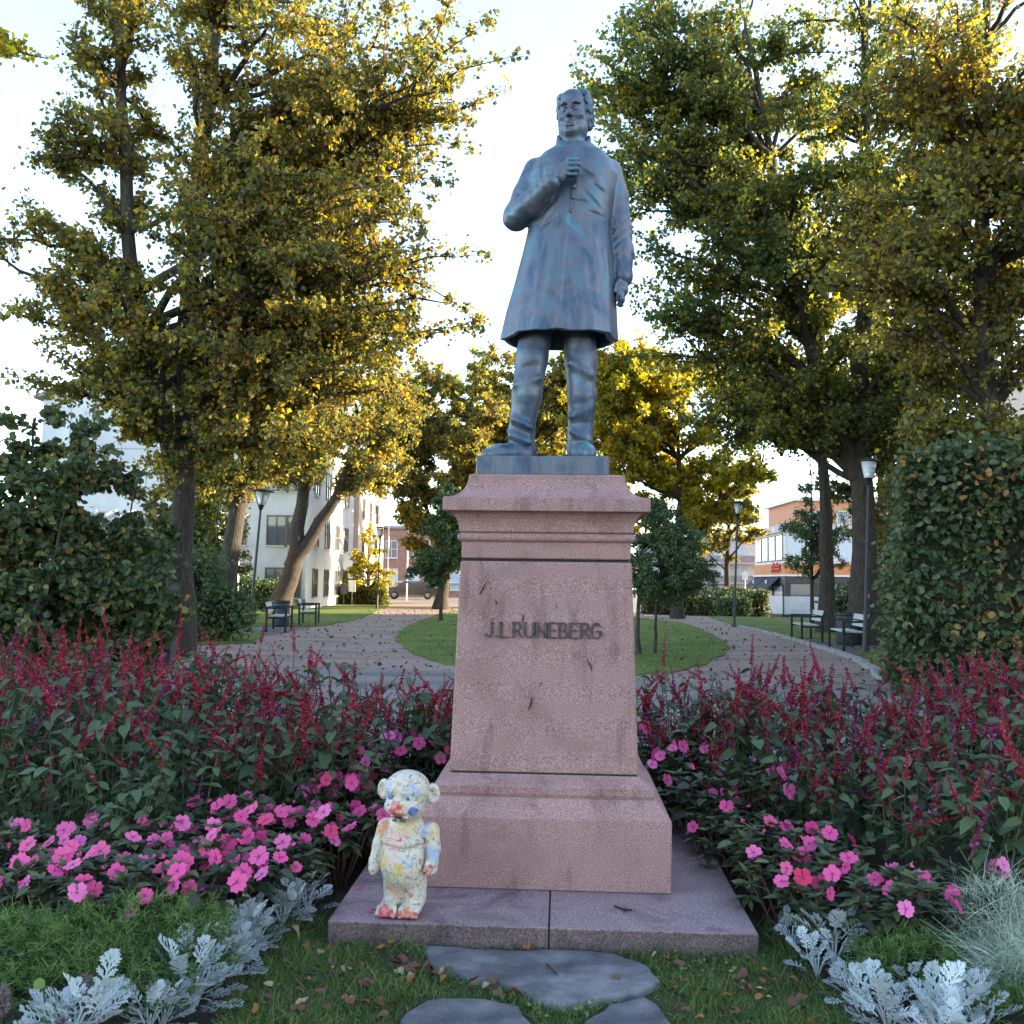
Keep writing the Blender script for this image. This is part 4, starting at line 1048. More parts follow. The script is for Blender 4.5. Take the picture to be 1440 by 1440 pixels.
# plan: left face runs from (0,10) to (3.3,-1), front face runs off to the right
A = Vector((3.1, 9.5)); B = Vector((2.75, -1.0)); Cc = Vector((14, -1.5)); D = Vector((14, 12))
def prism(P, z0, z1, nm, m, grow=0.0):
    c = sum(P, Vector((0, 0))) / len(P); Q = [p + (p - c).normalized() * grow for p in P]; n = len(Q)
    V = [(p.x, p.y, z0) for p in Q] + [(p.x, p.y, z1) for p in Q]
    mb = MB().add(V, [(i, (i + 1) % n, n + (i + 1) % n, n + i) for i in range(n)]); mb.add(V, [tuple(range(n))[::-1], tuple(range(n, 2 * n))])
    return mb.build(nm, m, rs)
prism([A, B, Cc, D], 0, 3.35, 'ground_floor', M_DARKW)
prism([A, B, Cc, D], 3.35, 4.25, 'orange_band', M_ORANGE, 0.08)
prism([A, B, Cc, D], 4.25, 6.75, 'upper_wall', M_FRAMEW)
prism([A, B, Cc, D], 6.75, 7.35, 'roof_edge', pmat('pale_roof_edge', (0.50, 0.50, 0.50), 3, rough=0.8), 0.35)
prism([A, B, Cc, D], 3.22, 3.36, 'ledge', M_FRAMEW, 0.16)
def panel(P, Q, t0, t1, z0, z1, off, nm, m, thick=0.05, parent=None):
    d = (Q - P); n_ = Vector((d.y, -d.x)).normalized()
    a = P + d * t0 + n_ * off; b_ = P + d * t1 + n_ * off
    ang = math.atan2(d.y, d.x)
    return MB().box(((a.x + b_.x) / 2, (a.y + b_.y) / 2, (z0 + z1) / 2), ((b_ - a).length, thick, z1 - z0), rz=ang).build(nm, m, parent or rs)
for k in range(4):
    t0 = 0.06 + k * 0.235
    w_ = panel(A, B, t0, t0 + 0.195, 4.45, 6.6, 0.03, 'window', M_FRAME)
    panel(A, B, t0 + 0.012, t0 + 0.09, 4.55, 6.5, 0.045, 'pane', M_PANEB, 0.04, w_); panel(A, B, t0 + 0.105, t0 + 0.183, 4.55, 6.5, 0.045, 'pane', M_PANEB, 0.04, w_)
for k in range(6):
    t0 = 0.015 + k * 0.16
    w_ = panel(B, Cc, t0, t0 + 0.15, 4.45, 6.6, 0.03, 'window', M_FRAMEW)
    panel(B, Cc, t0 + 0.006, t0 + 0.072, 4.55, 6.5, 0.045, 'pane', M_PANEB, 0.04, w_); panel(B, Cc, t0 + 0.078, t0 + 0.144, 4.55, 6.5, 0.045, 'pane', M_PANEB, 0.04, w_)
for k in range(3):
    t0 = 0.05 + k * 0.32
    w_ = panel(A, B, t0, t0 + 0.27, 0.9, 2.5, 0.03, 'shop_window', M_BLACK); panel(A, B, t0 + 0.02, t0 + 0.25, 1.0, 2.4, 0.045, 'pane', M_PANEB, 0.04, w_)
for k in range(4):
    t0 = 0.02 + k * 0.24
    w_ = panel(B, Cc, t0, t0 + 0.2, 0.9, 2.7, 0.03, 'shop_window', M_BLACK); panel(B, Cc, t0 + 0.02, t0 + 0.18, 1.0, 2.6, 0.045, 'pane', M_PANE, 0.04, w_)
dAB = (B - A).normalized(); nAB = Vector((dAB.y, -dAB.x))
for t0, t1 in ((0.0, 0.40), (0.43, 0.86)):
    a = A + (B - A) * t0; b_ = A + (B - A) * t1
    V = [(a.x, a.y, 3.2), (b_.x, b_.y, 3.2), (b_.x + nAB.x * 1.1, b_.y + nAB.y * 1.1, 2.2), (a.x + nAB.x * 1.1, a.y + nAB.y * 1.1, 2.2)]
    V += [(x, y, z - 0.06) for x, y, z in V] + [(a.x + nAB.x * 1.1, a.y + nAB.y * 1.1, 2.0), (b_.x + nAB.x * 1.1, b_.y + nAB.y * 1.1, 2.0)]
    aw = MB().add(V, [(0, 3, 2, 1), (4, 5, 6, 7), (0, 4, 7, 3), (1, 2, 6, 5), (3, 8, 9, 2)]).build('awning', M_AWN, rs)
    cx_ = (a + b_) / 2 + nAB * 0.62
    MB().box((cx_.x, cx_.y, 2.70), (0.55, 0.02, 0.45), rz=math.atan2(dAB.y, dAB.x), rot=None).build('emblem', pmat('pale_emblem', (0.6, 0.5, 0.5), 4, rough=0.8), aw)
# red scrawled lettering on the orange band (too small to read in the photo)
mb = MB(); P0 = A + (B - A) * 0.66 + nAB * 0.16
for k in range(5):
    q = P0 + dAB * (k * 0.55)
    h1 = 0.30 + 0.12 * (k % 2)
    mb.bar((q.x, q.y, 3.55), (q.x + dAB.x * 0.1, q.y + dAB.y * 0.1, 3.55 + h1 * 1.9), 0.10, 0.14)
    mb.bar((q.x, q.y, 3.9), (q.x + dAB.x * 0.42, q.y + dAB.y * 0.42, 3.80), 0.10, 0.14)
    mb.bar((q.x + dAB.x * 0.1, q.y + dAB.y * 0.1, 4.05), (q.x + dAB.x * 0.40, q.y + dAB.y * 0.40, 4.10), 0.10, 0.13)
mb.build('red_sign', M_RED, rs)
# terrace fence of glass panels
tf = empty('terrace_fence', (18.9, 76, -1.0), 0, 'terrace fence of frosted glass panels and dark posts before the restaurant', 'fence')
M_FROST = pmat('frosted_glass', [(0.3, (0.42, 0.50, 0.58)), (0.7, (0.55, 0.63, 0.70))], 1.2, rough=0.25, spec=0.6)
P = [Vector((-1.2, 2.0)), Vector((0.9, -7.0)), Vector((3.6, -8.2)), Vector((6.2, -8.5)), Vector((8.8, -8.8)), Vector((11.5, -9.0))]
for i in range(len(P) - 1):
    a, b_ = P[i], P[i + 1]
    nseg = 2 if i == 0 else 1
    for k in range(nseg):
        p, q = a.lerp(b_, k / nseg), a.lerp(b_, (k + 1) / nseg); d = q - p; ang = math.atan2(d.y, d.x); c = (p + q) / 2
        g = MB().box((c.x, c.y, 1.05), (d.length - 0.16, 0.03, 1.3), rz=ang).build('glass_panel', M_FROST, tf)
        if i == 1 and k == 0:
            mm_ = MB(); rr_ = random.Random(4)
            n_ = Vector((d.y, -d.x)).normalized()
            for u in range(7):
                s0 = p + d * (0.14 + u * 0.10) + n_ * 0.03
                mm_.bar((s0.x, s0.y, 0.75), (s0.x + d.x * 0.05, s0.y + d.y * 0.05, 0.95 + rr_.random() * 0.35), 0.02, 0.05)
            mm_.build('pale_lettering', M_WHITE, g)
        MB().box((c.x, c.y, 1.78), (d.length, 0.06, 0.05), rz=ang).build('rail', M_BLACK, tf)
        MB().box((c.x, c.y, 0.20), (d.length, 0.25, 0.40), rz=ang).build('deck_edge', M_BLACK, tf)
        MB().box((p.x, p.y, 0.9), (0.09, 0.09, 1.8), rz=ang).build('post', M_BLACK, tf)
o = empty('signpost', (16.9, 68.5, -0.75), 0, 'thin pale signpost before the glass terrace fence', 'sign')
MB().tube([(0, 0, 0), (0, 0, 3.2)], 0.05, 8).build('pole', M_WHITE, o, True)
MB().box((0.0, -0.06, 2.9), (0.42, 0.04, 0.55)).build('plate', M_WHITE, o)
# orange block behind, and the grey balcony block
ob = house('orange_block', (38.5, 104, -3.0), 'orange brick block rising behind the restaurant roof')
MB().box((0, 6, 6.9), (14, 12, 13.8)).build('wall', pmat('orange_brick', [(0.3, (0.48, 0.22, 0.13)), (0.7, (0.56, 0.29, 0.18))], 2, rough=0.9), ob)
MB().box((0, 6, 14.0), (15, 13, 0.4)).build('roof', M_FRAMEW, ob)
for x in (-5, -2, 1, 4):
    for z in (9.2, 12.0): window(ob, (x, 0, z), 1.4, 1.5, M_FRAMEW)
gb = house('balcony_block', (25.5, 120, -3.4), 'pale grey block of flats with long balconies in the distance')
MB().box((0, 6, 5.3), (16, 12, 10.6)).build('wall', pmat('pale_flats', (0.50, 0.51, 0.53), 2, rough=0.9), gb)
MB().box((0, 6, 10.75), (16.6, 12.8, 0.3)).build('roof', M_ROOF, gb)
for z in (2.6, 5.1, 7.6):
    MB().box((0, -0.9, z), (16, 1.5, 0.15)).build('balcony_floor', M_FRAMEW, gb)
    bal = MB().box((0, -1.65, z + 0.5), (16, 0.06, 0.85)).build('balcony_parapet', pmat('grey_parapet', (0.33, 0.32, 0.32), 2, rough=0.8), gb)
    for k in range(6): window(gb, (-6.6 + k * 2.6, 0, z + 1.45), 1.9, 1.5, M_FRAMEW, M_PANEB, mull=(2, 0))
# parked cars far off
def car(label, loc, rz, col):
    o = empty('parked_car', loc, rz, label, 'car', 'cars parked beyond the park')
    m = pmat('car_paint', col, 3, rough=0.3, spec=0.6)
    prof = [(-2.1, 0.35), (-2.1, 0.75), (-1.9, 0.9), (-1.2, 0.98), (-0.6, 1.42), (0.9, 1.45), (1.55, 1.02), (2.05, 0.92), (2.15, 0.7), (2.15, 0.35)]
    V = []
    for s_ in (-1, 1):
        for x, z in prof: V.append((x, s_ * (0.84 if z < 1.1 else 0.66), z))
    n = len(prof); mb = MB().add(V, [(i, (i + 1) % n, n + (i + 1) % n, n + i) for i in range(n)])
    mb.add(V, [tuple(range(n))[::-1], tuple(range(n, 2 * n))]); b_ = mb.build('body', m, o); bevel(b_, 0.05, 2, 20)
    for s_ in (-1, 1):
        MB().add([(-0.95, s_ * 0.80, 1.02), (1.2, s_ * 0.80, 1.04), (0.8, s_ * 0.70, 1.36), (-0.55, s_ * 0.70, 1.35)], [(0, 1, 2, 3) if s_ < 0 else (3, 2, 1, 0)]).build('side_window', M_PANE, o)
        for x in (-1.3, 1.35):
            w_ = MB().lathe([(0.0, -0.1), (0.30, -0.1), (0.32, -0.06), (0.32, 0.06), (0.30, 0.1), (0, 0.1)], seg=16).build('wheel', M_BLACK, o, True)
            w_.location = (x, s_ * 0.80, 0.32); w_.rotation_euler = (R(90), 0, 0)
            MB().lathe([(0.0, -0.11), (0.18, -0.11), (0.18, 0.11), (0, 0.11)], seg=12).build('rim', M_ROOF, w_, True)
    return o
car('dark silver car parked before the brick house at the path end', (-8.0, 76, 0), R(4), (0.06, 0.06, 0.065))
car('white car parked beyond the low hedge near the flats', (17.6, 104, terrain(17.6, 104)), R(8), (0.7, 0.7, 0.7))
car('red car parked beyond the low hedge near the flats', (21.4, 106, terrain(21.4, 106)), R(3), (0.5, 0.03, 0.03))
# notice boards by the sunlit hedge
for lab, x, y, h, c in (('white notice on a short post before the sunlit hedge', -9.3, 55.5, 1.5, (0.7, 0.7, 0.7)), ('dark litter post beside the white notice by the hedge', -9.75, 55.4, 1.25, (0.07, 0.07, 0.08))):
    o = empty('notice_post', (x, y, 0), 0, lab, 'sign')
    MB().tube([(0, 0, 0), (0, 0, h * 0.6)], 0.04, 8).build('pole', M_POLE, o, True)
    MB().box((0, -0.03, h * 0.75), (0.42, 0.06, h * 0.45)).build('plate', pmat('plate', c, 4, rough=0.6), o)
# ------------------------------------------------------------------ trees, hedges and bushes
M_BARK = pmat('lime_bark', [(0.3, (0.030, 0.024, 0.020)), (0.7, (0.095, 0.075, 0.062))], 10, 6, rough=0.95, bump=1.0, bscale=16, bdist=0.05, vscale=(2.2, 2.2, 0.5))
AUT = [(0.0, (0.070, 0.084, 0.036)), (0.30, (0.125, 0.138, 0.050)), (0.54, (0.19, 0.178, 0.054)), (0.74, (0.33, 0.270, 0.056)), (0.90, (0.50, 0.370, 0.060)), (0.95, (0.42, 0.215, 0.060)), (1.0, (0.20, 0.120, 0.060))]
M_LIME = leafmat('lime_leaf_autumn', AUT, 0.55, 0.5, clump=(0.55, 0.9))
M_LIMEG = leafmat('lime_leaf_greener', [(0.0, (0.060, 0.088, 0.035)), (0.45, (0.105, 0.138, 0.048)), (0.70, (0.18, 0.190, 0.052)), (0.88, (0.34, 0.285, 0.055)), (1.0, (0.48, 0.34, 0.060))], 0.55, 0.5, clump=(0.5, 0.8))
M_GOLD = leafmat('golden_leaf', [(0.0, (0.11, 0.125, 0.036)), (0.30, (0.22, 0.215, 0.042)), (0.6, (0.42, 0.36, 0.048)), (0.9, (0.56, 0.43, 0.055)), (1.0, (0.42, 0.23, 0.055))], 0.62, 0.5, clump=(0.5, 0.6))
M_DARKG = leafmat('dark_green_leaf', [(0.0, (0.053, 0.091, 0.043)), (0.6, (0.098, 0.151, 0.064)), (1.0, (0.157, 0.202, 0.081))], 0.3, 0.45, clump=(1.0, 0.5))
M_BUSH = leafmat('bush_leaf', [(0.0, (0.042, 0.065, 0.031)), (0.55, (0.077, 0.108, 0.046)), (0.86, (0.131, 0.157, 0.058)), (0.94, (0.288, 0.240, 0.061)), (1.0, (0.384, 0.192, 0.067))], 0.35, 0.45, clump=(0.9, 0.45))
M_HEDGE = leafmat('hedge_leaf', [(0.0, (0.046, 0.070, 0.035)), (0.6, (0.089, 0.122, 0.054)), (0.9, (0.150, 0.180, 0.073)), (0.97, (0.307, 0.230, 0.067)), (1.0, (0.384, 0.192, 0.067))], 0.3, 0.45, clump=(1.2, 0.5))
M_HEDGEY = leafmat('yellow_hedge_leaf', [(0.0, (0.06, 0.075, 0.018)), (0.6, (0.15, 0.15, 0.025)), (1.0, (0.28, 0.23, 0.03))], 0.4, 0.5)
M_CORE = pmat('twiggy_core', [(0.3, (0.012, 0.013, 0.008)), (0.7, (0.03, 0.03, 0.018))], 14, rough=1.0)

def leaf_quads(mb, P, rs, size, droop=0.45, up=0.35, aspect=0.40, out=None, var=0.35, hexa=False):
    """one folded kite per leaf at the points P"""
    n = len(P)
    a = rs.normal(size=(n, 3)); a[:, 2] -= droop
    if out is not None: a += out
    a /= np.linalg.norm(a, axis=1)[:, None] + 1e-9
    nr = rs.normal(size=(n, 3)); nr[:, 2] += up
    b_ = np.cross(nr, a); b_ /= np.linalg.norm(b_, axis=1)[:, None] + 1e-9
    nn = np.cross(a, b_)
    L = (size * rs.uniform(1 - var, 1 + var, n))[:, None]
    w = aspect
    if hexa:      # rounder leaf of two facets along the midrib
        up_ = nn * L * 0.09
        V = np.stack([P, P + a * L * 0.22 + b_ * L * w * 0.85 + up_, P + a * L * 0.62 + b_ * L * w * 0.82 + up_ * 0.8, P + a * L - nn * L * 0.08, P + a * L * 0.62 - b_ * L * w * 0.82 + up_ * 0.8, P + a * L * 0.22 - b_ * L * w * 0.85 + up_], 1).reshape(-1, 3)
        i = np.arange(n)[:, None] * 6
        mb.add(V, np.concatenate([np.concatenate([i, i + 1, i + 2, i + 3], 1), np.concatenate([i, i + 3, i + 4, i + 5], 1)]))
        return
    V = np.stack([P, P + a * L * 0.42 + b_ * L * w + nn * L * 0.10, P + a * L - nn * L * 0.06, P + a * L * 0.42 - b_ * L * w + nn * L * 0.10], 1).reshape(-1, 3)
    i = np.arange(n)[:, None] * 4
    mb.add(V, np.concatenate([i, i + 1, i + 2, i + 3], 1))

def bez(p0, p1, p2, n):
    t = np.linspace(0, 1, n)[:, None]
    return (1 - t) ** 2 * p0 + 2 * t * (1 - t) * p1 + t * t * p2

def tree(name, label, base, stems, crown, n_limb, n_leaf, size, leaf, seed, group=None, trunk_r=0.3, limb_from=0.3, sub=5, spread=0.33, bark=None, twig=True, shell=0.5, cat='tree', limb_r=0.30, hang=0.0, leaf_kw=None, min_z=None):
    """stems: list of polylines relative to the base [(x,y,z)...]; crown: list of ellipsoids (cx,cy,cz,rx,ry,rz,weight) relative to the base"""
    rs = np.random.RandomState(seed)
    o = empty(name, base, 0, label, cat, group)
    mt = MB(); paths = []
    for k, S in enumerate(stems):
        S = np.array(S, float)
        tt = np.linspace(0, 1, 14); seg = np.linspace(0, 1, len(S))
        Q = np.stack([np.interp(tt, seg, S[:, i]) for i in range(3)], 1)
        Q[1:-1] = 0.25 * Q[:-2] + 0.5 * Q[1:-1] + 0.25 * Q[2:]
        Q[1:, :2] += rs.normal(0, trunk_r * 0.12, (13, 2))
        r_ = trunk_r * (1 - 0.80 * tt ** 0.9); r_[0] *= 1.45; r_[1] *= 1.12
        if k > 0:
            r_[0] /= 1.45; r_[1] /= 1.12; r_ *= 0.72
        mt.tube(Q, r_, 12); paths.append((Q, r_))
    ml = MB(); pts = []; wts = []
    W = np.array([c[6] for c in crown], float); W /= W.sum()
    for k in range(n_limb):
        c = crown[rs.choice(len(crown), p=W)]
        d = rs.normal(size=3); d /= np.linalg.norm(d); rad = rs.uniform(shell, 1.0) ** 0.6
        tgt = np.array(c[:3]) + d * rad * np.array(c[3:6])
        if min_z is not None and tgt[2] < min_z: tgt[2] = min_z + rs.uniform(0, 0.6)
        # leave from the stem below the target
        best = None
        for Q, r_ in paths:
            hd = np.linalg.norm(Q[:, :2] - tgt[:2], axis=1)
            lo = Q[-1, 2] * limb_from
            want = np.maximum(tgt[2] - hd * rs.uniform(0.25, 0.75), min(lo, Q[-1, 2]))
            j = int(np.argmin(np.abs(Q[:, 2] - want)))
            cost = hd[j] + rs.uniform(0, 1.0)
            if best is None or cost < best[0]: best = (cost, Q[j], r_[j])
        p0 = best[1]; L = np.linalg.norm(tgt - p0)
        mid = (p0 + tgt) / 2 + np.array((0, 0, 0.16 * L)) + rs.normal(0, 0.07 * L, 3)
        B_ = bez(p0, mid, tgt, 9); B_[1:-1] += rs.normal(0, 0.012 * L, (7, 3))
        rr = min(best[2] * 0.75, 0.016 * L + 0.03) * limb_r / 0.30
        ml.tube(B_, np.linspace(rr, 0.012, 9), 5, caps=False)
        for q in range(sub):
            t = rs.uniform(0.35, 1.0); j = int(t * 8)
            s0 = B_[j]; l_ = L * spread * rs.uniform(0.5, 1.1)
            dr = rs.normal(size=3); dr[2] = dr[2] * 0.6 + 0.12 - hang; dr += 0.5 * (tgt - p0) / (L + 1e-6); dr /= np.linalg.norm(dr)
            s2 = s0 + dr * l_; s1 = (s0 + s2) / 2 + np.array((0, 0, 0.10 * l_)) + rs.normal(0, 0.06 * l_, 3)
            S_ = bez(s0, s1, s2 - np.array((0, 0, hang * l_ * 0.4)), 6)
            if twig: ml.tube(S_[[0, 2, 5]], np.linspace(max(0.008, rr * 0.3), 0.004, 3), 3, caps=False)
            pts.append(S_[1:]); wts.append(np.full(5, l_))
        pts.append(B_[5:]); wts.append(np.full(4, L * 0.18))
    P = np.concatenate(pts); w = np.concatenate(wts); w = w / w.sum()
    idx = rs.choice(len(P), n_leaf, p=w)
    sg = np.clip(0.06 * np.mean([c[3] for c in crown]), 0.05, 0.19)
    off = rs.normal(0, sg, (n_leaf, 3)) * rs.uniform(0.2, 1.0, (n_leaf, 1))
    if hang: off[:, 2] -= np.abs(rs.normal(0, sg * hang * 2, n_leaf))
    LP = P[idx] + off
    if min_z is not None: LP = LP[LP[:, 2] > min_z - 0.3]
    lb = MB(); leaf_quads(lb, LP, rs, size, **(leaf_kw or {}))
    mt.build('trunk', bark or M_BARK, o, True)
    ml.build('limbs', bark or M_BARK, o, True, kind='stuff')
    lb.build('crown', leaf, o, kind='stuff')
    return o

LIMES = 'tall lime trees around the statue'
# left: big lime whose trunk stands behind the bush
tree('lime_tree', 'big autumn lime tree with gold lower leaves standing behind the tall bush', (-6.3, 18.0, 0),
     [[(0, 0, -0.1), (0.05, 0, 3), (-0.1, 0.1, 7), (0.3, 0, 12), (0.5, 0, 17)], [(-0.05, 0, 3.2), (-1.0, -0.5, 7), (-1.4, -0.6, 13), (-1.2, 0, 17)]],
     [(1.4, -0.4, 7.0, 3.0, 2.6, 2.4, 1.6), (0.6, -0.2, 10.5, 3.3, 2.8, 3.2, 1.7), (2.6, 0.3, 9.4, 2.0, 2.0, 2.2, 0.8), (0.4, 0, 14.5, 3.2, 3.0, 2.8, 1.0), (-1.2, -0.3, 6.8, 1.9, 1.8, 1.5, 0.6), (0.7, -0.8, 4.9, 2.4, 1.6, 1.1, 0.8), (3.9, 0.2, 8.4, 1.5, 1.4, 2.6, 1.0), (3.2, -0.2, 5.9, 1.6, 1.3, 1.2, 0.6), (-3.0, 0, 7.5, 1.5, 1.2, 0.8, 0.5), (-1.5, -0.4, 10.8, 1.3, 1.3, 2.2, 0.8), (-1.4, -0.3, 13.4, 1.8, 1.6, 2.0, 0.6), (1.0, -0.7, 4.2, 2.5, 1.5, 1.2, 0.9), (-1.3, -0.5, 5.0, 1.7, 1.3, 1.1, 0.6), (2.7, -0.3, 4.6, 1.5, 1.2, 1.1, 0.6), (3.9, 0.2, 11.0, 1.7, 1.4, 1.7, 0.8), (4.3, 0, 6.8, 1.0, 1.0, 0.9, 0.3), (-1.8, -0.4, 9.4, 1.1, 1.1, 1.3, 0.6), (-0.2, -0.4, 12.2, 1.9, 1.5, 1.7, 0.9)],
     225, 160000, 0.097, M_LIME, 11, LIMES, 0.27, 0.22, 11, spread=0.36)
tree('lime_tree', 'leaning autumn lime tree whose dark trunk rises behind the bench lamp post', (-9.4, 31.0, 0),
     [[(0, 0, -0.1), (0.25, 0, 3), (0.8, 0, 6), (1.3, 0, 10), (1.4, 0, 15)]],
     [(1.4, 0, 8.0, 3.6, 3.0, 2.6, 1.2), (2.0, 0, 12.0, 4.0, 3.2, 3.6, 1.2), (-1.4, 0, 9.0, 2.8, 2.4, 2.6, 0.7), (2.8, -0.5, 6.3, 2.0, 1.6, 1.0, 0.5), (0.2, -0.5, 5.4, 3.0, 2.0, 1.5, 1.0), (-0.6, -0.5, 4.3, 2.4, 1.6, 1.1, 0.7)],
     95, 46000, 0.13, M_LIME, 12, LIMES, 0.36, 0.3, 5)
tree('lime_tree', 'forked lime tree with two dark stems on the lawn by the far bench', (-10.3, 42.0, 0),
     [[(0, 0, -0.1), (0.35, 0, 1.2), (0.75, 0, 3.0), (1.0, 0, 5.5), (0.9, 0, 9), (0.6, 0, 13)], [(0.55, 0, 2.0), (1.5, 0, 3.6), (2.7, 0, 5.5), (3.5, 0, 8.0), (3.8, 0, 11)]],
     [(1.6, 0, 10.2, 4.4, 3.4, 2.9, 1.2), (3.6, 0, 8.2, 2.8, 2.6, 1.8, 0.8), (-1.0, 0, 9.6, 3.2, 2.8, 2.8, 0.8), (5.2, 0, 9.6, 2.4, 2.0, 1.5, 0.5), (0.6, 0, 7.3, 4.2, 3.0, 1.7, 1.3), (4.8, 0, 7.2, 2.4, 2.0, 1.5, 0.6)],
     100, 52000, 0.15, M_LIME, 13, LIMES, 0.52, 0.45, 5)
tree('lime_tree', 'golden tree at the picture edge before the white gable', (-12.3, 17.5, 0),
     [[(0, 0, -0.1), (0, 0, 5), (0.3, 0, 10), (0.2, 0, 16)]],
     [(0.6, 0, 12.6, 2.8, 2.6, 2.4, 1.3), (1.6, 0, 9.9, 1.3, 1.4, 1.0, 0.35), (-0.8, 0, 10.0, 2.6, 2.4, 3, 0.5), (1.1, 0, 7.3, 1.0, 1.0, 0.6, 0.2)],
     46, 24000, 0.12, M_GOLD, 14, LIMES, 0.28, 0.35, 5)
# right: the two big limes
tree('lime_tree', 'huge lime tree with a thick straight trunk behind the white lamp post', (9.15, 24.6, 0),
     [[(0, 0, -0.1), (-0.05, 0, 4), (0.0, 0, 8), (0.3, 0, 13), (0.2, 0, 18)], [(-0.05, 0, 4.2), (-1.3, -0.4, 7.0), (-2.3, -0.8, 11), (-3.2, -0.9, 16)]],
     [(-2.2, -0.8, 10.6, 3.4, 2.8, 2.5, 1.5), (-3.3, -0.5, 14.2, 3.0, 2.6, 2.2, 0.9), (0.6, -0.5, 12.6, 3.6, 3.0, 3.2, 1.2), (-0.6, 0, 16.6, 4.2, 3.4, 2.4, 0.9), (-1.4, 0, 7.4, 3.0, 2.4, 1.5, 0.75), (2.4, 0, 8.8, 2.6, 2.4, 2.2, 0.6), (-4.6, -0.6, 11.6, 1.7, 1.5, 2.8, 0.8), (-4.2, 0, 8.4, 1.6, 1.4, 1.3, 0.5), (-2.9, 0, 6.0, 2.2, 1.6, 1.0, 0.7), (1.8, 0, 5.8, 2.4, 2.0, 1.3, 0.6), (-5.9, -1.2, 14.6, 1.7, 1.4, 1.6, 0.8), (-5.7, -0.8, 12.2, 1.3, 1.2, 1.2, 0.5)],
     205, 132000, 0.12, M_LIMEG, 21, LIMES, 0.36, 0.24, 11, spread=0.36)
tree('lime_tree', 'second lime trunk just beside and behind the huge one by the benches', (10.1, 30.4, 0),
     [[(0, 0, -0.1), (0, 0, 4), (-0.2, 0, 8), (0.1, 0, 15)]],
     [(0.2, 0, 9.5, 4.0, 3.0, 3.0, 1.0), (-2.4, 0, 7.8, 2.6, 2.2, 1.6, 0.6), (0.4, 0, 14, 3.6, 3, 3.2, 0.8)],
     50, 26000, 0.14, M_GOLD, 22, LIMES, 0.27, 0.3, 5)
tree('lime_tree', 'lime tree rising behind the clipped hedge with glowing yellow leaves', (9.2, 17.8, 0),
     [[(0, 0, -0.1), (-0.1, 0, 4), (-0.25, 0, 8), (0.0, 0, 12), (0.1, 0, 15)]],
     [(-0.6, 0, 7.8, 2.7, 2.3, 2.4, 1.3), (0.2, 0, 11.4, 3.0, 2.6, 2.6, 1.2), (1.9, 0, 9, 2.4, 2.4, 3, 0.8), (0.3, 0, 5.2, 2.8, 1.8, 1.5, 0.9)],
     110, 68000, 0.105, M_LIME, 23, LIMES, 0.24, 0.28, 10, spread=0.36)
tree('lime_tree', 'unseen lime tree added outside the frame to shade statue and flower beds', (14.2, 9.8, 0),  # out of view, put in to block low sun on statue and beds
     [[(0, 0, -0.1), (0, 0, 5), (0.2, 0, 11), (0, 0, 14)]],
     [(0, 0, 7.5, 4.2, 4.2, 3.4, 1.0), (0, 0, 11.5, 3.8, 3.8, 3.0, 0.8)],
     70, 20000, 0.32, M_LIMEG, 24, LIMES, 0.3, 0.25, 5)
# unseen limes, added: one dims light from behind, one keeps sun off the statue
for lab, x, y, sd in (('unseen lime tree added behind the camera to dim the light from there', -0.5, -13.5, 26), ('unseen lime tree added on the street side to keep sun off the statue', 19.0, 19.0, 28)):
    tree('lime_tree', lab, (x, y, 0), [[(0, 0, -0.1), (0, 0, 4), (0.1, 0, 9), (0, 0, 13)]],
         [(0, 0, 6.5, 4.2, 4.0, 3.2, 1.0), (0, 0, 10.5, 3.8, 3.6, 3.0, 0.8)], 56, 11000, 0.44, M_LIMEG, sd, LIMES, 0.3, 0.25, 5)
# middle distance
tree('maple_tree', 'bright yellow tree glowing in the sun right behind the pedestal', (7.2, 41.0, 0),
     [[(0, 0, -0.1), (0, 0, 2.6), (0.1, 0, 5.5), (0, 0, 10)], [(0, 0, 2.8), (1.2, 0, 4.4), (2.6, 0, 5.8), (3.6, 0, 6.6)]],
     [(-0.4, 0, 7.2, 3.0, 2.6, 2.6, 1.3), (1.4, 0, 9.6, 3.2, 2.6, 2.4, 1.0), (2.3, -0.2, 5.9, 1.9, 1.8, 1.6, 0.6), (-1.8, 0, 9.6, 2.4, 2.2, 2.4, 0.8), (-2.6, 0, 6.4, 2.2, 2.0, 2.0, 0.8), (-3.0, 0, 9.6, 2.2, 2.0, 2.8, 1.1), (0.2, 0, 5.0, 2.6, 2.0, 1.4, 0.7)],
     120, 62000, 0.175, M_GOLD, 31, None, 0.26, 0.28, 5)
tree('lime_tree', 'dense tree with mixed green and yellow leaves beside the pedestal in the middle distance', (-3.7, 50.0, 0),
     [[(0, 0, -0.1), (0.2, 0, 2.4), (0.9, 0, 5), (1.3, 0, 10)], [(0.3, 0, 2.2), (-0.6, 0, 4.0), (-1.2, 0, 7.5)]],
     [(0.6, 0, 7.6, 3.4, 3.0, 3.0, 1.2), (1.8, 0, 11.0, 2.8, 2.6, 2.6, 1.0), (-1.2, 0, 10.4, 2.6, 2.4, 2.6, 0.8), (0.2, -0.4, 4.6, 3.0, 2.2, 1.6, 1.0), (-2.2, 0, 7.0, 2.2, 2.0, 2.4, 0.8), (-2.6, 0, 10.2, 2.0, 1.8, 2.2, 0.8), (2.6, 0, 6.5, 2.2, 2.0, 2.6, 0.8), (-0.4, 0.3, 3.4, 2.6, 1.8, 1.6, 0.8), (2.2, 0, 3.6, 2.0, 1.8, 1.6, 0.5)],
     150, 72000, 0.19, M_LIME, 32, LIMES, 0.36, 0.25, 5)
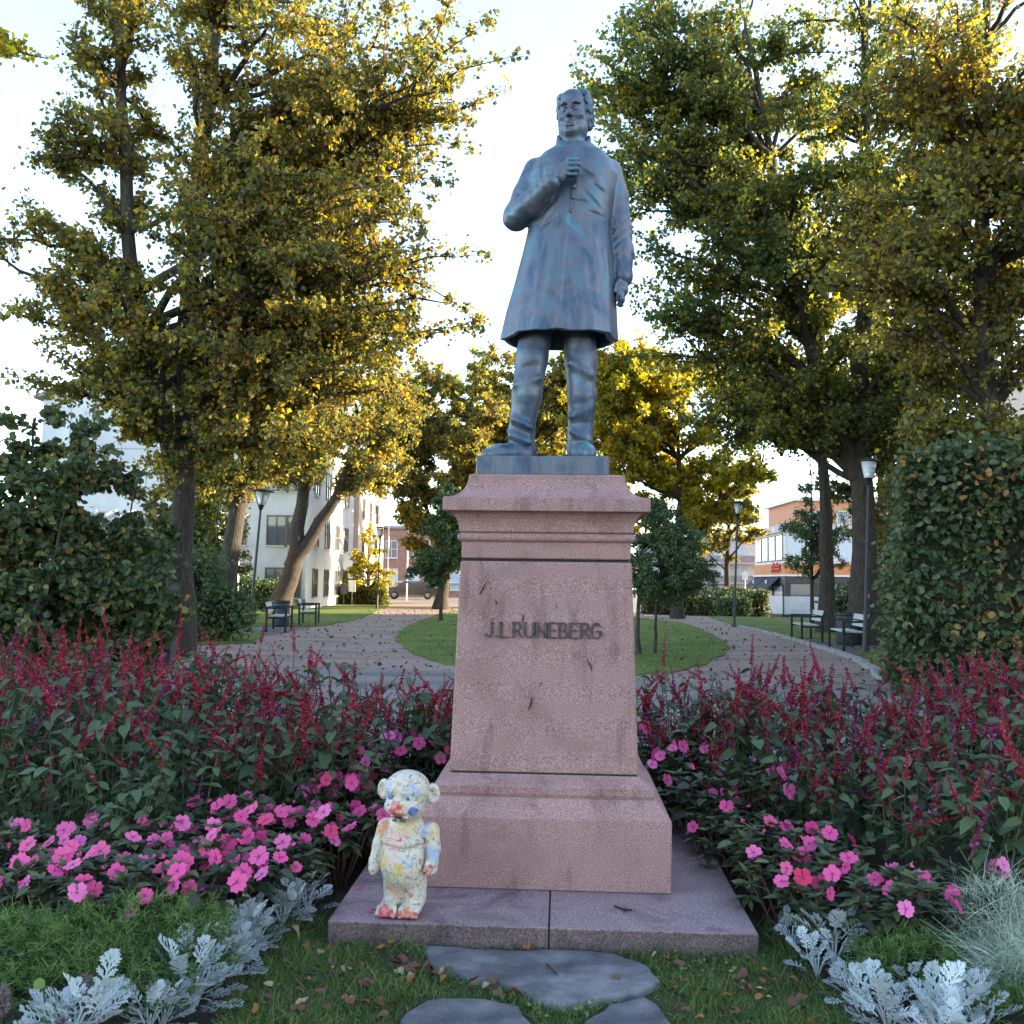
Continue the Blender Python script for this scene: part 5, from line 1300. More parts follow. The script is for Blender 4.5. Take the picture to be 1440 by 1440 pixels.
tree('lime_tree', 'farther yellowing tree in the middle behind the statue legs', (1.6, 54.0, 0),
     [[(0, 0, -0.1), (0, 0, 4), (-0.3, 0, 8), (-0.2, 0, 12)]],
     [(0, 0, 9.0, 5.4, 3.4, 3.8, 1.3), (0.2, 0, 12.8, 4.4, 3, 2.6, 0.9), (0.0, 0, 5.2, 4.8, 2.8, 2.1, 1.0)],
     130, 60000, 0.21, M_LIME, 33, LIMES, 0.32, 0.25, 5)
tree('lime_tree', 'broad yellow green tree far back between the path end and the statue', (-0.8, 62.0, 0),
     [[(0, 0, -0.1), (0, 0, 4), (-0.3, 0, 8), (-0.2, 0, 13)]],
     [(0, 0, 9.6, 5.6, 3.0, 4.2, 1.2), (-2.0, 0, 13.2, 3.4, 3, 2.4, 0.7), (0.0, 0, 5.4, 5.2, 2.6, 2.2, 0.9)],
     110, 44000, 0.25, M_LIMEG, 46, LIMES, 0.32, 0.25, 5)
tree('young_tree', 'leafy young tree before the white house behind the leaning lime', (-12.6, 37.0, 0),
     [[(0, 0, -0.05), (0.05, 0, 2), (0, 0, 4), (0.1, 0, 6)]],
     [(0.3, 0, 3.6, 2.2, 1.8, 1.6, 1.0), (0.1, 0, 5.6, 1.9, 1.6, 1.5, 0.8), (1.2, 0, 2.2, 1.4, 1.2, 1.0, 0.5)],
     70, 15000, 0.13, M_LIMEG, 47, None, 0.09, 0.25, 5)
tree('young_tree', 'small dark green tree on two thin trunks beside the pedestal', (2.85, 20.0, 0),
     [[(-0.16, 0, -0.05), (-0.18, 0, 0.9), (-0.1, 0, 2.0), (0.05, 0, 3.2)], [(0.22, 0.2, -0.05), (0.24, 0.2, 0.9), (0.35, 0.2, 2.0), (0.55, 0.2, 3.0)]],
     [(0.35, 0, 2.0, 1.0, 0.9, 0.85, 1.0), (0.15, 0, 2.75, 0.75, 0.75, 0.65, 0.7), (1.05, 0, 1.75, 0.55, 0.6, 0.55, 0.4), (-0.3, 0, 1.7, 0.7, 0.7, 0.6, 0.4), (0.85, 0, 2.5, 0.55, 0.5, 0.4, 0.25)],
     110, 25000, 0.066, M_DARKG, 34, None, 0.055, 0.30, 5, spread=0.4, hang=0.25, leaf_kw=dict(aspect=0.30), min_z=0.95)
tree('young_tree', 'narrow dark green tree drooping beside the path just left of the pedestal', (-2.6, 35.5, 0),
     [[(0, 0, -0.05), (0.02, 0, 1.5), (0, 0, 3.0), (0.05, 0, 4.8)]],
     [(0.1, 0, 3.0, 1.3, 1.2, 1.2, 1.0), (0.3, 0, 4.3, 1.0, 1.0, 1.0, 0.7), (-0.5, 0, 2.0, 0.8, 0.8, 0.6, 0.4)],
     70, 14000, 0.11, M_DARKG, 35, None, 0.07, 0.30, 5, spread=0.4, hang=0.4, min_z=1.2)
tree('conifer_tree', 'small open larch catching sun before the cream house', (-8.6, 57.0, 0),
     [[(0, 0, -0.05), (0, 0, 2), (0, 0, 3.6), (0, 0, 5.2)]],
     [(0, 0, 1.8, 1.9, 1.6, 0.9, 1.0), (0, 0, 3.0, 1.3, 1.2, 0.8, 0.8), (0, 0, 4.2, 0.7, 0.7, 0.8, 0.6)],
     46, 9000, 0.10, M_GOLD, 36, None, 0.09, 0.12, 5, hang=0.3)
tree('rowan_tree', 'thin rowan with orange tinged leaves beside the lamp and the tall hedge', (11.4, 27.0, 0),
     [[(0, 0, -0.05), (0, 0, 2), (0.1, 0, 4), (0, 0, 6)]],
     [(0, 0, 3.6, 1.7, 1.5, 1.5, 1.0), (0, 0, 5.2, 1.4, 1.3, 1.2, 0.7)],
     40, 9000, 0.10, M_LIME, 37, None, 0.08, 0.3, 5)
tree('spruce_tree', 'dark spruce with flat boughs in front of the restaurant', (11.1, 35.0, 0),
     [[(0, 0, -0.05), (0, 0, 2.5), (0, 0, 4.2), (0, 0, 6.4)]],
     [(0, 0, 2.6, 1.6, 1.4, 0.6, 0.9), (0, 0, 3.6, 1.5, 1.3, 0.6, 0.9), (0, 0, 4.8, 1.0, 1.0, 0.8, 0.7)],
     46, 9000, 0.10, M_DARKG, 38, None, 0.08, 0.3, 6, hang=0.35, leaf_kw=dict(aspect=0.25))
for lab, x, y, s, sd, lm in (('rounded far tree beyond the path on the street side', 13.2, 58, 1.0, 41, M_LIME), ('leafy far tree behind the huge trunks and rowan', 15.5, 40, 1.0, 42, M_LIMEG), ('far tree behind the forked lime and the sunlit hedge', -14.5, 53, 0.9, 43, M_LIME), ('far tree at the end of the path beside the brick house', -2.5, 72, 1.0, 44, M_LIME), ('far tree beyond the island lawn hidden by the pedestal', 6.0, 66, 1.0, 45, M_GOLD)):
    tree('far_tree', lab, (x, y, terrain(x, y)), [[(0, 0, -0.1), (0, 0, 3), (0.2, 0, 6), (0, 0, 9 * s)]],
         [(0, 0, 6 * s, 3.2 * s, 2.8 * s, 2.6 * s, 1.0), (0.3, 0, 8.6 * s, 2.6 * s, 2.4 * s, 2.0 * s, 0.7)], 34, 11000, 0.19, lm, sd, 'far trees around the park', 0.22, 0.3, 4)

# tall loose bush at the side and the undergrowth at its foot
def bush(label, base, blobs, n, size, leaf, seed, stems=9, core=True, name='bush', group='bushes', kw=None):
    rs = np.random.RandomState(seed); o = empty(name, base, 0, label, 'bush', group)
    sb = MB(); pts = []
    W = np.array([b_[3] * b_[4] * b_[5] for b_ in blobs]) ** 0.67; W /= W.sum()
    for k in range(stems):
        b_ = blobs[rs.choice(len(blobs), p=W)]; d = rs.normal(size=3); d /= np.linalg.norm(d)
        t = np.array(b_[:3]) + d * np.array(b_[3:6]) * 0.9; t[2] = max(t[2], 0.3)
        p0 = np.array((b_[0] * 0.55 + rs.normal(0, .15), b_[1] * 0.5 + rs.normal(0, .15), 0))
        B_ = bez(p0, np.array((p0[0] * .6 + t[0] * .4, p0[1] * .6 + t[1] * .4, t[2] * 0.7)), t, 8)
        sb.tube(B_, np.linspace(0.030, 0.006, 8), 5, caps=False); pts.append(B_[2:])
        for q in range(3):
            j = rs.randint(3, 8); e = B_[j] + rs.normal(0, 0.35, 3) + np.array((0, 0, 0.1)); S_ = np.linspace(B_[j], e, 4)
            sb.tube(S_, np.linspace(0.009, 0.004, 4), 4, caps=False); pts.append(S_)
    L = []
    for b_, w in zip(blobs, W):
        m = int(n * w); d = rs.normal(size=(m, 3)); d /= np.linalg.norm(d, axis=1)[:, None]
        lump = 1 + 0.16 * np.sin(d[:, 0] * 6 + b_[0] * 3) * np.sin(d[:, 2] * 7 + 1) + 0.10 * np.sin(d[:, 1] * 11 + d[:, 2] * 9)
        r_ = (rs.uniform(0.55, 1.0, m) ** 0.45 * lump)[:, None]
        L.append(np.array(b_[:3]) + d * r_ * np.array(b_[3:6]))
    Q = np.concatenate(pts); L.append(Q[rs.choice(len(Q), n // 6)] + rs.normal(0, 0.10, (n // 6, 3)))
    L = np.concatenate(L); L = L[L[:, 2] > 0.03]
    lb = MB(); leaf_quads(lb, L, rs, size, hexa=True, **(kw or dict(droop=0.5, up=0.3)))
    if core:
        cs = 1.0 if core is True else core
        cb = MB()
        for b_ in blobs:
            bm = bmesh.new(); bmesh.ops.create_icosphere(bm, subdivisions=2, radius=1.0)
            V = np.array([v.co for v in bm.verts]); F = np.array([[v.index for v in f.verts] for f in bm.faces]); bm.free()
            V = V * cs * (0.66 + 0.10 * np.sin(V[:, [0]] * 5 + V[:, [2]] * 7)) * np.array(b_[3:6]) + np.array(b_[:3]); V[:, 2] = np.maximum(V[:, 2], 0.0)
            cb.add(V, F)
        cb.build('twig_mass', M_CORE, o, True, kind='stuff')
    sb.build('stem', M_BARK, o, True, kind='stuff'); lb.build('foliage', leaf, o, kind='stuff')
    return o
tree('wild_bush', 'tall wild bush with drooping round leaves towering over the red flower spikes', (-6.9, 14.6, 0),
     [[(-0.2, 0, -0.05), (-0.3, 0, 1.0), (-0.5, 0, 2.2), (-0.6, 0, 3.8)], [(0.2, 0.1, -0.05), (0.6, 0.1, 0.8), (0.9, 0.1, 1.8), (1.0, 0.1, 2.8)], [(-0.8, 0, -0.05), (-1.4, 0, 1.0), (-1.9, 0, 2.2), (-2.2, 0, 3.4)], [(0.4, 0.2, -0.05), (1.1, 0.2, 0.5), (1.6, 0.2, 0.9), (1.9, 0.2, 1.4)], [(-0.4, -0.3, -0.05), (-0.2, -0.5, 0.8), (0.1, -0.6, 1.6), (0.2, -0.5, 2.4)]],
     [(-0.6, 0, 1.0, 1.7, 1.3, 1.0, 1.5), (-0.9, 0, 2.6, 1.4, 1.1, 1.0, 1.1), (0.8, 0.2, 1.2, 1.1, 1.0, 1.0, 0.9), (-0.3, 0, 3.5, 0.9, 0.8, 0.75, 0.5), (0.6, 0.1, 2.5, 0.8, 0.7, 0.8, 0.5), (-2.4, 0, 2.2, 1.2, 1.1, 1.7, 0.8), (1.4, 0.2, 0.7, 0.6, 0.6, 0.6, 0.3)],
     260, 31000, 0.115, M_BUSH, 51, 'bushes', 0.07, 0.06, 7, cat='bush', limb_r=0.2, spread=0.42, shell=0.25, hang=0.15, leaf_kw=dict(hexa=True, aspect=0.42), min_z=0.15)
bush('low dark bush at the foot of the leaning lime trunk', (-8.2, 22.5, 0), [(0, 0, 1.2, 1.5, 1.0, 1.3), (1.35, 0.1, 0.7, 0.8, 0.7, 0.75), (-1.5, 0, 1.3, 1.3, 1, 1.4)], 10000, 0.095, M_DARKG, 52, 10)
bush('dark shrubs along the white house wall', (-15.0, 44.2, 0), [(-2.6, 0, 0.7, 1.4, 0.9, 0.9), (0, 0, 0.8, 1.6, 0.9, 0.95), (2.4, 0, 0.75, 1.5, 0.9, 0.95), (3.9, 0.2, 0.7, 0.9, 0.8, 0.75)], 9000, 0.12, M_DARKG, 53, 14)
bush('dark evergreen shrubbery behind the benches and the tall hedge', (13.2, 31.5, 0), [(0, 0, 1.0, 1.9, 1.2, 1.25), (-1.6, 0.4, 0.85, 1.0, 0.9, 0.9), (2.6, 0, 1.2, 1.8, 1.2, 1.4)], 9000, 0.11, M_DARKG, 54, 14)
bush('small dark shrub by the path end behind the island lawn', (10.9, 46.5, terrain(10.9, 46.5)), [(0, 0, 0.5, 0.9, 0.7, 0.6)], 2500, 0.10, M_DARKG, 55, 5)

def hedge(label, c, size, n, lsize, leaf, seed, rz=0.0, bulge=0.08, gap=0.0):
    rs = np.random.RandomState(seed); o = empty('hedge', (c[0], c[1], terrain(c[0], c[1])), rz, label, 'hedge', 'clipped hedges in the park')
    sx_, sy_, sz_ = size
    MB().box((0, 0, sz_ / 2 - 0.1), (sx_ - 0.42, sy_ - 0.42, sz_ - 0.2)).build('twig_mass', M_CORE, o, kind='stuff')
    A_ = np.array([sy_ * sz_, sy_ * sz_, sx_ * sz_, sx_ * sz_, sx_ * sy_]); k = rs.choice(5, n, p=A_ / A_.sum())
    u = rs.uniform(-1, 1, (n, 2)); P = np.zeros((n, 3)); N = np.zeros((n, 3))
    for f_, (ax, sg) in enumerate(((0, -1), (0, 1), (1, -1), (1, 1), (2, 1))):
        m = k == f_
        if ax == 0: P[m] = np.stack([np.full(m.sum(), sg * sx_ / 2), u[m, 0] * sy_ / 2, (u[m, 1] + 1) * sz_ / 2], 1); N[m, 0] = sg
        elif ax == 1: P[m] = np.stack([u[m, 0] * sx_ / 2, np.full(m.sum(), sg * sy_ / 2), (u[m, 1] + 1) * sz_ / 2], 1); N[m, 1] = sg
        else: P[m] = np.stack([u[m, 0] * sx_ / 2, u[m, 1] * sy_ / 2, np.full(m.sum(), sz_)], 1); N[m, 2] = sg
    wob = bulge * (np.sin(P[:, 0] * 2.1 + P[:, 2] * 1.7 + seed) + np.sin(P[:, 1] * 2.7 - P[:, 2] * 2.3) + 0.7 * np.sin(P[:, 0] * 5.3 + P[:, 2] * 4.9 + P[:, 1] * 5))
    corner = np.maximum(np.abs(P[:, 0]) / (sx_ / 2), np.abs(P[:, 1]) / (sy_ / 2))
    P += N * (wob + rs.normal(-0.06, 0.065, n))[:, None]
    P[:, 0] *= 1 - 0.05 * (P[:, 2] / sz_) ** 6; P[:, 1] *= 1 - 0.05 * (P[:, 2] / sz_) ** 6
    P[:, 2] = np.maximum(P[:, 2], 0.02)
    lb = MB(); leaf_quads(lb, P, rs, lsize, droop=0.55, up=0.2, aspect=0.42, out=N * 0.75, hexa=True)
    # loose shoots
    m = n // 30; q = rs.choice(n, m); S_ = P[q] + N[q] * rs.uniform(0.05, 0.22, (m, 1)) + np.array((0, 0, 1)) * rs.uniform(0, 0.08, (m, 1))
    leaf_quads(lb, S_, rs, lsize, out=N[q], hexa=True)
    lb.build('foliage', leaf, o, kind='stuff')
    return o
hedge('tall clipped leafy hedge block rising behind the red spikes by the benches', (8.28, 13.9), (4.9, 3.0, 3.42), 26000, 0.112, M_HEDGE, 61, R(-21), bulge=0.07)
hedge('low yellow hedge lit by sun at the far end of the lawn', (-10.6, 56.5), (6.4, 0.9, 1.05), 6000, 0.11, M_HEDGEY, 62)
hedge('low green hedge before the white house and dark shrubs', (-16.8, 50.5), (6.0, 0.8, 0.8), 3000, 0.13, M_HEDGEY, 63)
hedge('low dark hedge to the side of the restaurant terrace where the path ends', (12.1, 49.5), (2.1, 2.2, 1.35), 5000, 0.11, M_BUSH, 64)
hedge('low dark hedge on the opposite side of the path end, before the flats', (8.4, 50.2), (2.6, 1.8, 1.25), 5000, 0.11, M_BUSH, 65)
hedge('distant dark hedge closing the end of the path before the flats', (13.6, 68), (4.0, 1.0, 1.6), 3000, 0.14, M_DARKG, 66)
# ------------------------------------------------------------------ flower beds
M_SALV = leafmat('salvia_leaf', [(0.0, (0.036, 0.062, 0.028)), (0.6, (0.070, 0.112, 0.048)), (1.0, (0.12, 0.165, 0.072))], 0.25, 0.45, rnd='island')
M_SALVO = leafmat('salvia_single_leaf', [(0.0, (0.045, 0.076, 0.036)), (0.6, (0.080, 0.130, 0.058)), (1.0, (0.13, 0.18, 0.080))], 0.25, 0.42, rnd='object')
M_SPIKE = leafmat('salvia_spike', [(0.0, (0.102, 0.011, 0.017)), (0.45, (0.240, 0.019, 0.034)), (0.78, (0.372, 0.036, 0.066)), (0.95, (0.504, 0.096, 0.156)), (1.0, (0.576, 0.204, 0.432))], 0.3, 0.6, rnd='island')
M_SPIKEP = leafmat('salvia_spike_magenta', [(0.0, (0.08, 0.010, 0.026)), (0.5, (0.20, 0.022, 0.07)), (0.85, (0.33, 0.07, 0.20)), (1.0, (0.45, 0.20, 0.45))], 0.3, 0.6, rnd='island')
M_STEM = pmat('green_stem', [(0.3, (0.045, 0.055, 0.025)), (0.7, (0.09, 0.085, 0.045))], 20, rough=0.7)
M_RSTEM = pmat('reddish_stem', [(0.3, (0.06, 0.022, 0.022)), (0.7, (0.11, 0.05, 0.035))], 20, rough=0.7)
M_IMPL = leafmat('impatiens_leaf', [(0.0, (0.026, 0.041, 0.023)), (0.6, (0.055, 0.075, 0.035)), (1.0, (0.123, 0.142, 0.051))], 0.2, 0.38, rnd='island')
M_IMPO = leafmat('impatiens_single_leaf', [(0.0, (0.032, 0.049, 0.026)), (0.6, (0.072, 0.096, 0.041)), (1.0, (0.145, 0.167, 0.058))], 0.2, 0.38, rnd='object')
M_PETAL = leafmat('pink_petal', [(0.0, (0.72, 0.075, 0.26)), (0.5, (0.80, 0.12, 0.34)), (0.8, (0.80, 0.20, 0.46)), (1.0, (0.70, 0.06, 0.15))], 0.25, 0.55, rnd='object', spec=0.2)
M_EYE = pmat('petal_eye', (0.36, 0.02, 0.10), 30, rough=0.6)
M_WHITEP = leafmat('white_petal', [(0.0, (0.70, 0.68, 0.70)), (1.0, (0.80, 0.74, 0.78))], 0.25, 0.55, rnd='object')
M_DUSTY = leafmat('silver_felt_leaf', [(0.0, (0.32, 0.36, 0.36)), (0.6, (0.48, 0.53, 0.54)), (1.0, (0.62, 0.67, 0.67))], 0.12, 0.85, rnd='object', spec=0.1)
M_SANT = leafmat('feathery_green_leaf', [(0.0, (0.059, 0.103, 0.030)), (0.6, (0.117, 0.192, 0.056)), (1.0, (0.208, 0.283, 0.086))], 0.3, 0.6, rnd='island')
M_CURL = leafmat('grey_green_thread', [(0.0, (0.22, 0.27, 0.20)), (0.6, (0.36, 0.42, 0.33)), (1.0, (0.48, 0.53, 0.42))], 0.15, 0.7, rnd='island')
M_CELO = leafmat('faded_plume', [(0.0, (0.13, 0.075, 0.085)), (0.6, (0.27, 0.18, 0.20)), (1.0, (0.42, 0.32, 0.33))], 0.2, 0.8, rnd='island')
M_ROUND = leafmat('round_green_leaf', [(0.0, (0.10, 0.15, 0.035)), (1.0, (0.17, 0.23, 0.05))], 0.35, 0.45, rnd='object')
M_GRASS = leafmat('grass_blade', [(0.0, (0.049, 0.086, 0.023)), (0.5, (0.097, 0.163, 0.040)), (0.85, (0.159, 0.225, 0.060)), (1.0, (0.367, 0.316, 0.151))], 0.35, 0.5, rnd='island')

RB = np.random.RandomState(77)
def leaf_template(n=4, w=0.30, fold=0.10, droop=0.16, heart=0.0, wave=0.0):
    """leaf along +x, unit length, folded on its midrib"""
    V = []; F = []
    for i in range(n + 1):
        t = i / n
        ww = w * (math.sin(math.pi * min(1, t * 0.93 + 0.07) ** 0.75) + (heart if i == 0 else 0))
        if i == n: ww = 0.0
        z = -droop * t * t
        V += [(t, -ww, z + fold * ww / w * 0.6 + wave * math.sin(i * 2.1)), (t, 0, z), (t, ww, z + fold * ww / w * 0.6 - wave * math.sin(i * 2.1 + 1))]
    for i in range(n):
        a = i * 3
        F += [(a, a + 3, a + 4, a + 1), (a + 1, a + 4, a + 5, a + 2)]
    return np.array(V), np.array(F)
def stamp(mb, T_, P, E_, S, mi=0):
    """many copies of a template: P (n,3), E_ euler (n,3), S (n,)"""
    Vt, Ft = T_; n = len(P)
    cx, sx_ = np.cos(E_[:, 0]), np.sin(E_[:, 0]); cy, sy_ = np.cos(E_[:, 1]), np.sin(E_[:, 1]); cz, sz_ = np.cos(E_[:, 2]), np.sin(E_[:, 2])
    Rm = np.empty((n, 3, 3))
    Rm[:, 0, 0] = cy * cz; Rm[:, 0, 1] = sx_ * sy_ * cz - cx * sz_; Rm[:, 0, 2] = cx * sy_ * cz + sx_ * sz_
    Rm[:, 1, 0] = cy * sz_; Rm[:, 1, 1] = sx_ * sy_ * sz_ + cx * cz; Rm[:, 1, 2] = cx * sy_ * sz_ - sx_ * cz
    Rm[:, 2, 0] = -sy_; Rm[:, 2, 1] = sx_ * cy; Rm[:, 2, 2] = cx * cy
    V = np.einsum('nij,vj->nvi', Rm, Vt) * np.asarray(S)[:, None, None] + P[:, None, :]
    F = (Ft[None] + (np.arange(n) * len(Vt))[:, None, None]).reshape(-1, Ft.shape[1])
    mb.add(V.reshape(-1, 3), F, mi)

# --- salvia
LS = leaf_template(4, 0.30, 0.12, 0.20, 0.35)
salv_leaf = [MB().add(*leaf_template(4, w, 0.12, d, 0.35, wv)).mesh('leaf', M_SALVO, True) for w, d, wv in ((0.30, 0.15, 0.01), (0.27, 0.28, 0.02), (0.33, 0.22, 0.015))]
def salvia_foliage(seed):
    rs = np.random.RandomState(seed); sb = MB(); lb = MB(); tips = []
    P = []; E_ = []; S = []
    for k in range(9):
        a = rs.uniform(0, 6.28); r0 = rs.uniform(0, 0.10); lean = rs.uniform(0.06, 0.24); h = rs.uniform(0.50, 0.74)
        p0 = np.array((r0 * math.cos(a), r0 * math.sin(a), 0)); p1 = p0 + np.array((lean * math.cos(a), lean * math.sin(a), h))
        B_ = bez(p0, (p0 + p1) / 2 + np.array((0, 0, 0.05)), p1, 8); sb.tube(B_, np.linspace(0.006, 0.003, 8), 4, caps=False)
        tips.append(p1); az = rs.uniform(0, 6.28)
        for i in range(2, 8):
            for s_ in (0, math.pi):
                q = az + i * 1.57 + s_ + rs.normal(0, .3)
                P.append(B_[i]); E_.append((rs.normal(0, .25), rs.uniform(-0.15, 0.55), q)); S.append(rs.uniform(0.060, 0.105) * (1.0 - 0.05 * max(0, i - 5)))
    stamp(lb, LS, np.array(P), np.array(E_), np.array(S))
    return sb.mesh('stem', M_STEM, True), lb.mesh('foliage', M_SALV, True), tips
SALV = [salvia_foliage(200 + k) for k in range(6)]
def spike_mesh(seed, m, L):
    rs = np.random.RandomState(seed); mb = MB()
    bend = rs.normal(0, 0.035, 2)
    z = np.linspace(0, L, 8); B_ = np.stack([bend[0] * (z / L) ** 2, bend[1] * (z / L) ** 2, z], 1)
    mb.tube(B_, np.linspace(0.0032, 0.0012, 8), 4, caps=False)
    P = []; O_ = []; sz = []
    nw = int(L / 0.017)
    for i in range(nw):
        t = 0.22 + 0.78 * i / nw; c = np.array((bend[0] * t * t, bend[1] * t * t, L * t))
        for k in range(6):
            a = k * 1.047 + i * 0.5 + rs.normal(0, .25); P.append(c); O_.append((math.cos(a), math.sin(a), 0.55 + 0.5 * t)); sz.append(0.0245 * (1.12 - 0.70 * t) * rs.uniform(0.7, 1.25))
    P = np.array(P); O_ = np.array(O_) * 3.0
    n = len(P); a = O_ + rs.normal(size=(n, 3)) * 0.5; a /= np.linalg.norm(a, axis=1)[:, None]
    b_ = np.cross(a, rs.normal(size=(n, 3))); b_ /= np.linalg.norm(b_, axis=1)[:, None]; L_ = np.array(sz)[:, None]
    V = np.stack([P, P + a * L_ * .55 + b_ * L_ * .28, P + a * L_, P + a * L_ * .55 - b_ * L_ * .28], 1).reshape(-1, 3); i = np.arange(n)[:, None] * 4
    mb.add(V, np.concatenate([i, i + 1, i + 2, i + 3], 1))
    return mb.mesh('flower_spike', m, False)
SPK = [spike_mesh(300 + k, M_SPIKE, L) for k, L in enumerate((0.20, 0.25, 0.30, 0.17, 0.23))] + [spike_mesh(320 + k, M_SPIKEP, L) for k, L in enumerate((0.18, 0.22))]
def salvia(loc, sc, near, label, nspike, magenta=0.15):
    v = SALV[RB.randint(len(SALV))]; rz = RB.uniform(0, 6.28)
    o = empty('salvia_plant', loc, rz, label, 'flower', 'salvia plants with dark red spikes'); o.scale = (sc, sc, sc)
    inst('stem', v[0], o)['kind'] = 'stuff'
    inst('foliage', v[1], o)['kind'] = 'stuff'
    for k in range(nspike):
        t = v[2][k % len(v[2])]; m = SPK[5 + RB.randint(2)] if RB.rand() < magenta else SPK[RB.randint(5)]
        # spikes are blown to one side
        lx = 0.32 * math.cos(-rz) + RB.normal(0, .36); ly = 0.32 * math.sin(-rz) + RB.normal(0, .36)
        j = (RB.normal(0, .03), RB.normal(0, .03)) if k >= len(v[2]) else (0, 0)
        inst('flower_spike', m, o, (t[0] + j[0], t[1] + j[1], t[2] - 0.03 - (RB.uniform(0, 0.10) if k < 6 else RB.uniform(0.05, 0.26))), (-ly, lx, RB.uniform(0, 6.28)), RB.uniform(0.7, 1.25))
    if near:
        for k in range(near):
            a = RB.uniform(0, 6.28); r_ = RB.uniform(0.10, 0.25); z = RB.uniform(0.30, 0.68)
            inst('leaf', salv_leaf[RB.randint(3)], o, (r_ * math.cos(a) * 0.8, r_ * math.sin(a) * 0.8, z), (RB.normal(0, .3), RB.uniform(-0.1, 0.6), a + RB.normal(0, .4)), RB.uniform(0.075, 0.115))
    return o
SALV_L = smooth_poly([(-4.6, 4.7), (-2.3, 4.45), (-1.35, 4.62), (-0.98, 5.2), (-0.74, 5.7), (-0.45, 5.95), (0.3, 6.1), (0.3, 6.9), (-0.6, 7.2), (-1.8, 7.5), (-3.5, 8.9), (-5.6, 8.8)], 1)
SALV_R = smooth_poly([(0.45, 6.05), (0.95, 5.85), (1.25, 5.5), (1.45, 4.75), (1.75, 4.30), (2.6, 4.2), (3.6, 4.6), (5.2, 6.4), (4.6, 8.0), (2.6, 7.3), (0.6, 7.0)], 1)
def fill(poly, step, jit):
    xs = [p[0] for p in poly]; ys = [p[1] for p in poly]; out = []; j = 0
    y = min(ys)
    while y < max(ys):
        x = min(xs) + (j % 2) * step / 2
        while x < max(xs):
            q = (x + RB.uniform(-jit, jit), y + RB.uniform(-jit, jit))
            if in_poly(q[0], q[1], poly): out.append(q)
            x += step
        y += step * 0.87; j += 1
    return out
for side, poly in (('left', SALV_L), ('right', SALV_R)):
    for x, y in fill(poly, 0.40, 0.10):
        if abs(x) / y > 0.60: continue
        deep = y > 6.2
        where = 'before the tall wild bush' if side == 'left' and x < -2.2 else 'beside the painted figure and pedestal' if side == 'left' else 'before the clipped hedge' if x > 2.2 else 'beside the stone slab under the path bend'
        front_row = (y < 5.1)
        lab = 'red spiked salvia %s, %s row' % (where, 'back' if deep else 'leafy front' if front_row else 'middle')
        lab0 = lab
        hz_ = (0.80 if side == 'left' else 0.92) if front_row else (1.08 if side == 'left' and x < -1.6 else 1.04)
        hk = RB.uniform(0.80, 1.14); lab = ('tall ' if hk > 1.04 else 'low ' if hk < 0.96 else '') + lab0
        salvia((x, y, 0.012), hz_ * hk, 14 if y < 5.4 else (6 if y < 6.2 else 0), lab, (RB.randint(0, 3) if (front_row and side == 'left') else RB.randint(8, 14) if front_row else RB.randint(6, 10) if (side == 'left' and x < -2.0) else RB.randint(12, 19)), 0.30 if side == 'right' else 0.12)
# a few very tall spikes standing above the bed
for x, y, z, lab in ((-2.35, 6.8, 1.28, 'single tall salvia spike rising before the low bush and bench'), (-2.9, 6.9, 1.30, 'single tall salvia spike rising in front of the wild bush'), (-1.95, 7.5, 1.20, 'tall salvia spike standing out against the near end of the path'), (-1.62, 7.0, 1.17, 'slender salvia spike leaning over the gravel path'), (1.10, 6.8, 1.12, 'slender salvia spike before the island lawn and thin tree'), (1.75, 6.9, 1.13, 'slender salvia spike silhouetted on the grey pavement'), (2.1, 6.6, 1.07, 'curved salvia spike over the pavement near the kerb')):
    o = empty('salvia_stalk', (x, y, 0), 0, lab, 'flower', 'tall salvia spikes')
    l_ = RB.uniform(-.03, .05)
    MB().tube(bez(np.array((0, 0, 0.)), np.array((l_ * .3, 0, z * .5)), np.array((l_, 0, z - 0.25)), 8), np.linspace(0.006, 0.003, 8), 5).build('stem', M_RSTEM, o, True)
    inst('flower_spike', SPK[2], o, (l_, 0, z - 0.27), (0, 0.12, RB.uniform(0, 6)), 1.0)
    for k in range(6):
        inst('leaf', salv_leaf[k % 3], o, (l_ * 0.6, 0, z * (0.35 + 0.07 * k)), (0, 0.3, k * 2.2), 0.08)

# --- pink impatiens
LI = leaf_template(4, 0.24, 0.14, 0.12)
imp_leaf = [MB().add(*leaf_template(4, w, 0.16, d)).mesh('leaf', M_IMPO, True) for w, d in ((0.24, 0.10), (0.21, 0.2), (0.26, 0.05))]
def imp_foliage(seed):
    rs = np.random.RandomState(seed); P = []; E_ = []; S = []; sb = MB(); tips = []
    for k in range(12):
        a = rs.uniform(0, 6.28); r_ = 0.20 * math.sqrt(rs.rand()); h = 0.30 - 0.9 * r_ * r_ + rs.normal(0, .02)
        t = np.array((r_ * math.cos(a), r_ * math.sin(a), h)); tips.append(t)
        sb.tube(bez(np.array((r_ * .2 * math.cos(a), r_ * .2 * math.sin(a), 0.)), t * np.array((.7, .7, .6)), t, 6), np.linspace(0.006, 0.004, 6), 5, caps=False)
        for w in range(3):
            m = 6
            for j in range(m):
                q = j * 6.28 / m + w * 0.5 + rs.normal(0, .2)
                P.append(t - np.array((0, 0, 0.05 * w))); E_.append((rs.normal(0, .2), -0.45 + 0.38 * w + rs.normal(0, .2), q)); S.append(rs.uniform(0.055, 0.085) * (0.8 + 0.15 * w))
    lb = MB(); stamp(lb, LI, np.array(P), np.array(E_), np.array(S))
    return sb.mesh('stem', M_RSTEM, True), lb.mesh('foliage', M_IMPL, True), tips
IMP = [imp_foliage(400 + k) for k in range(5)]
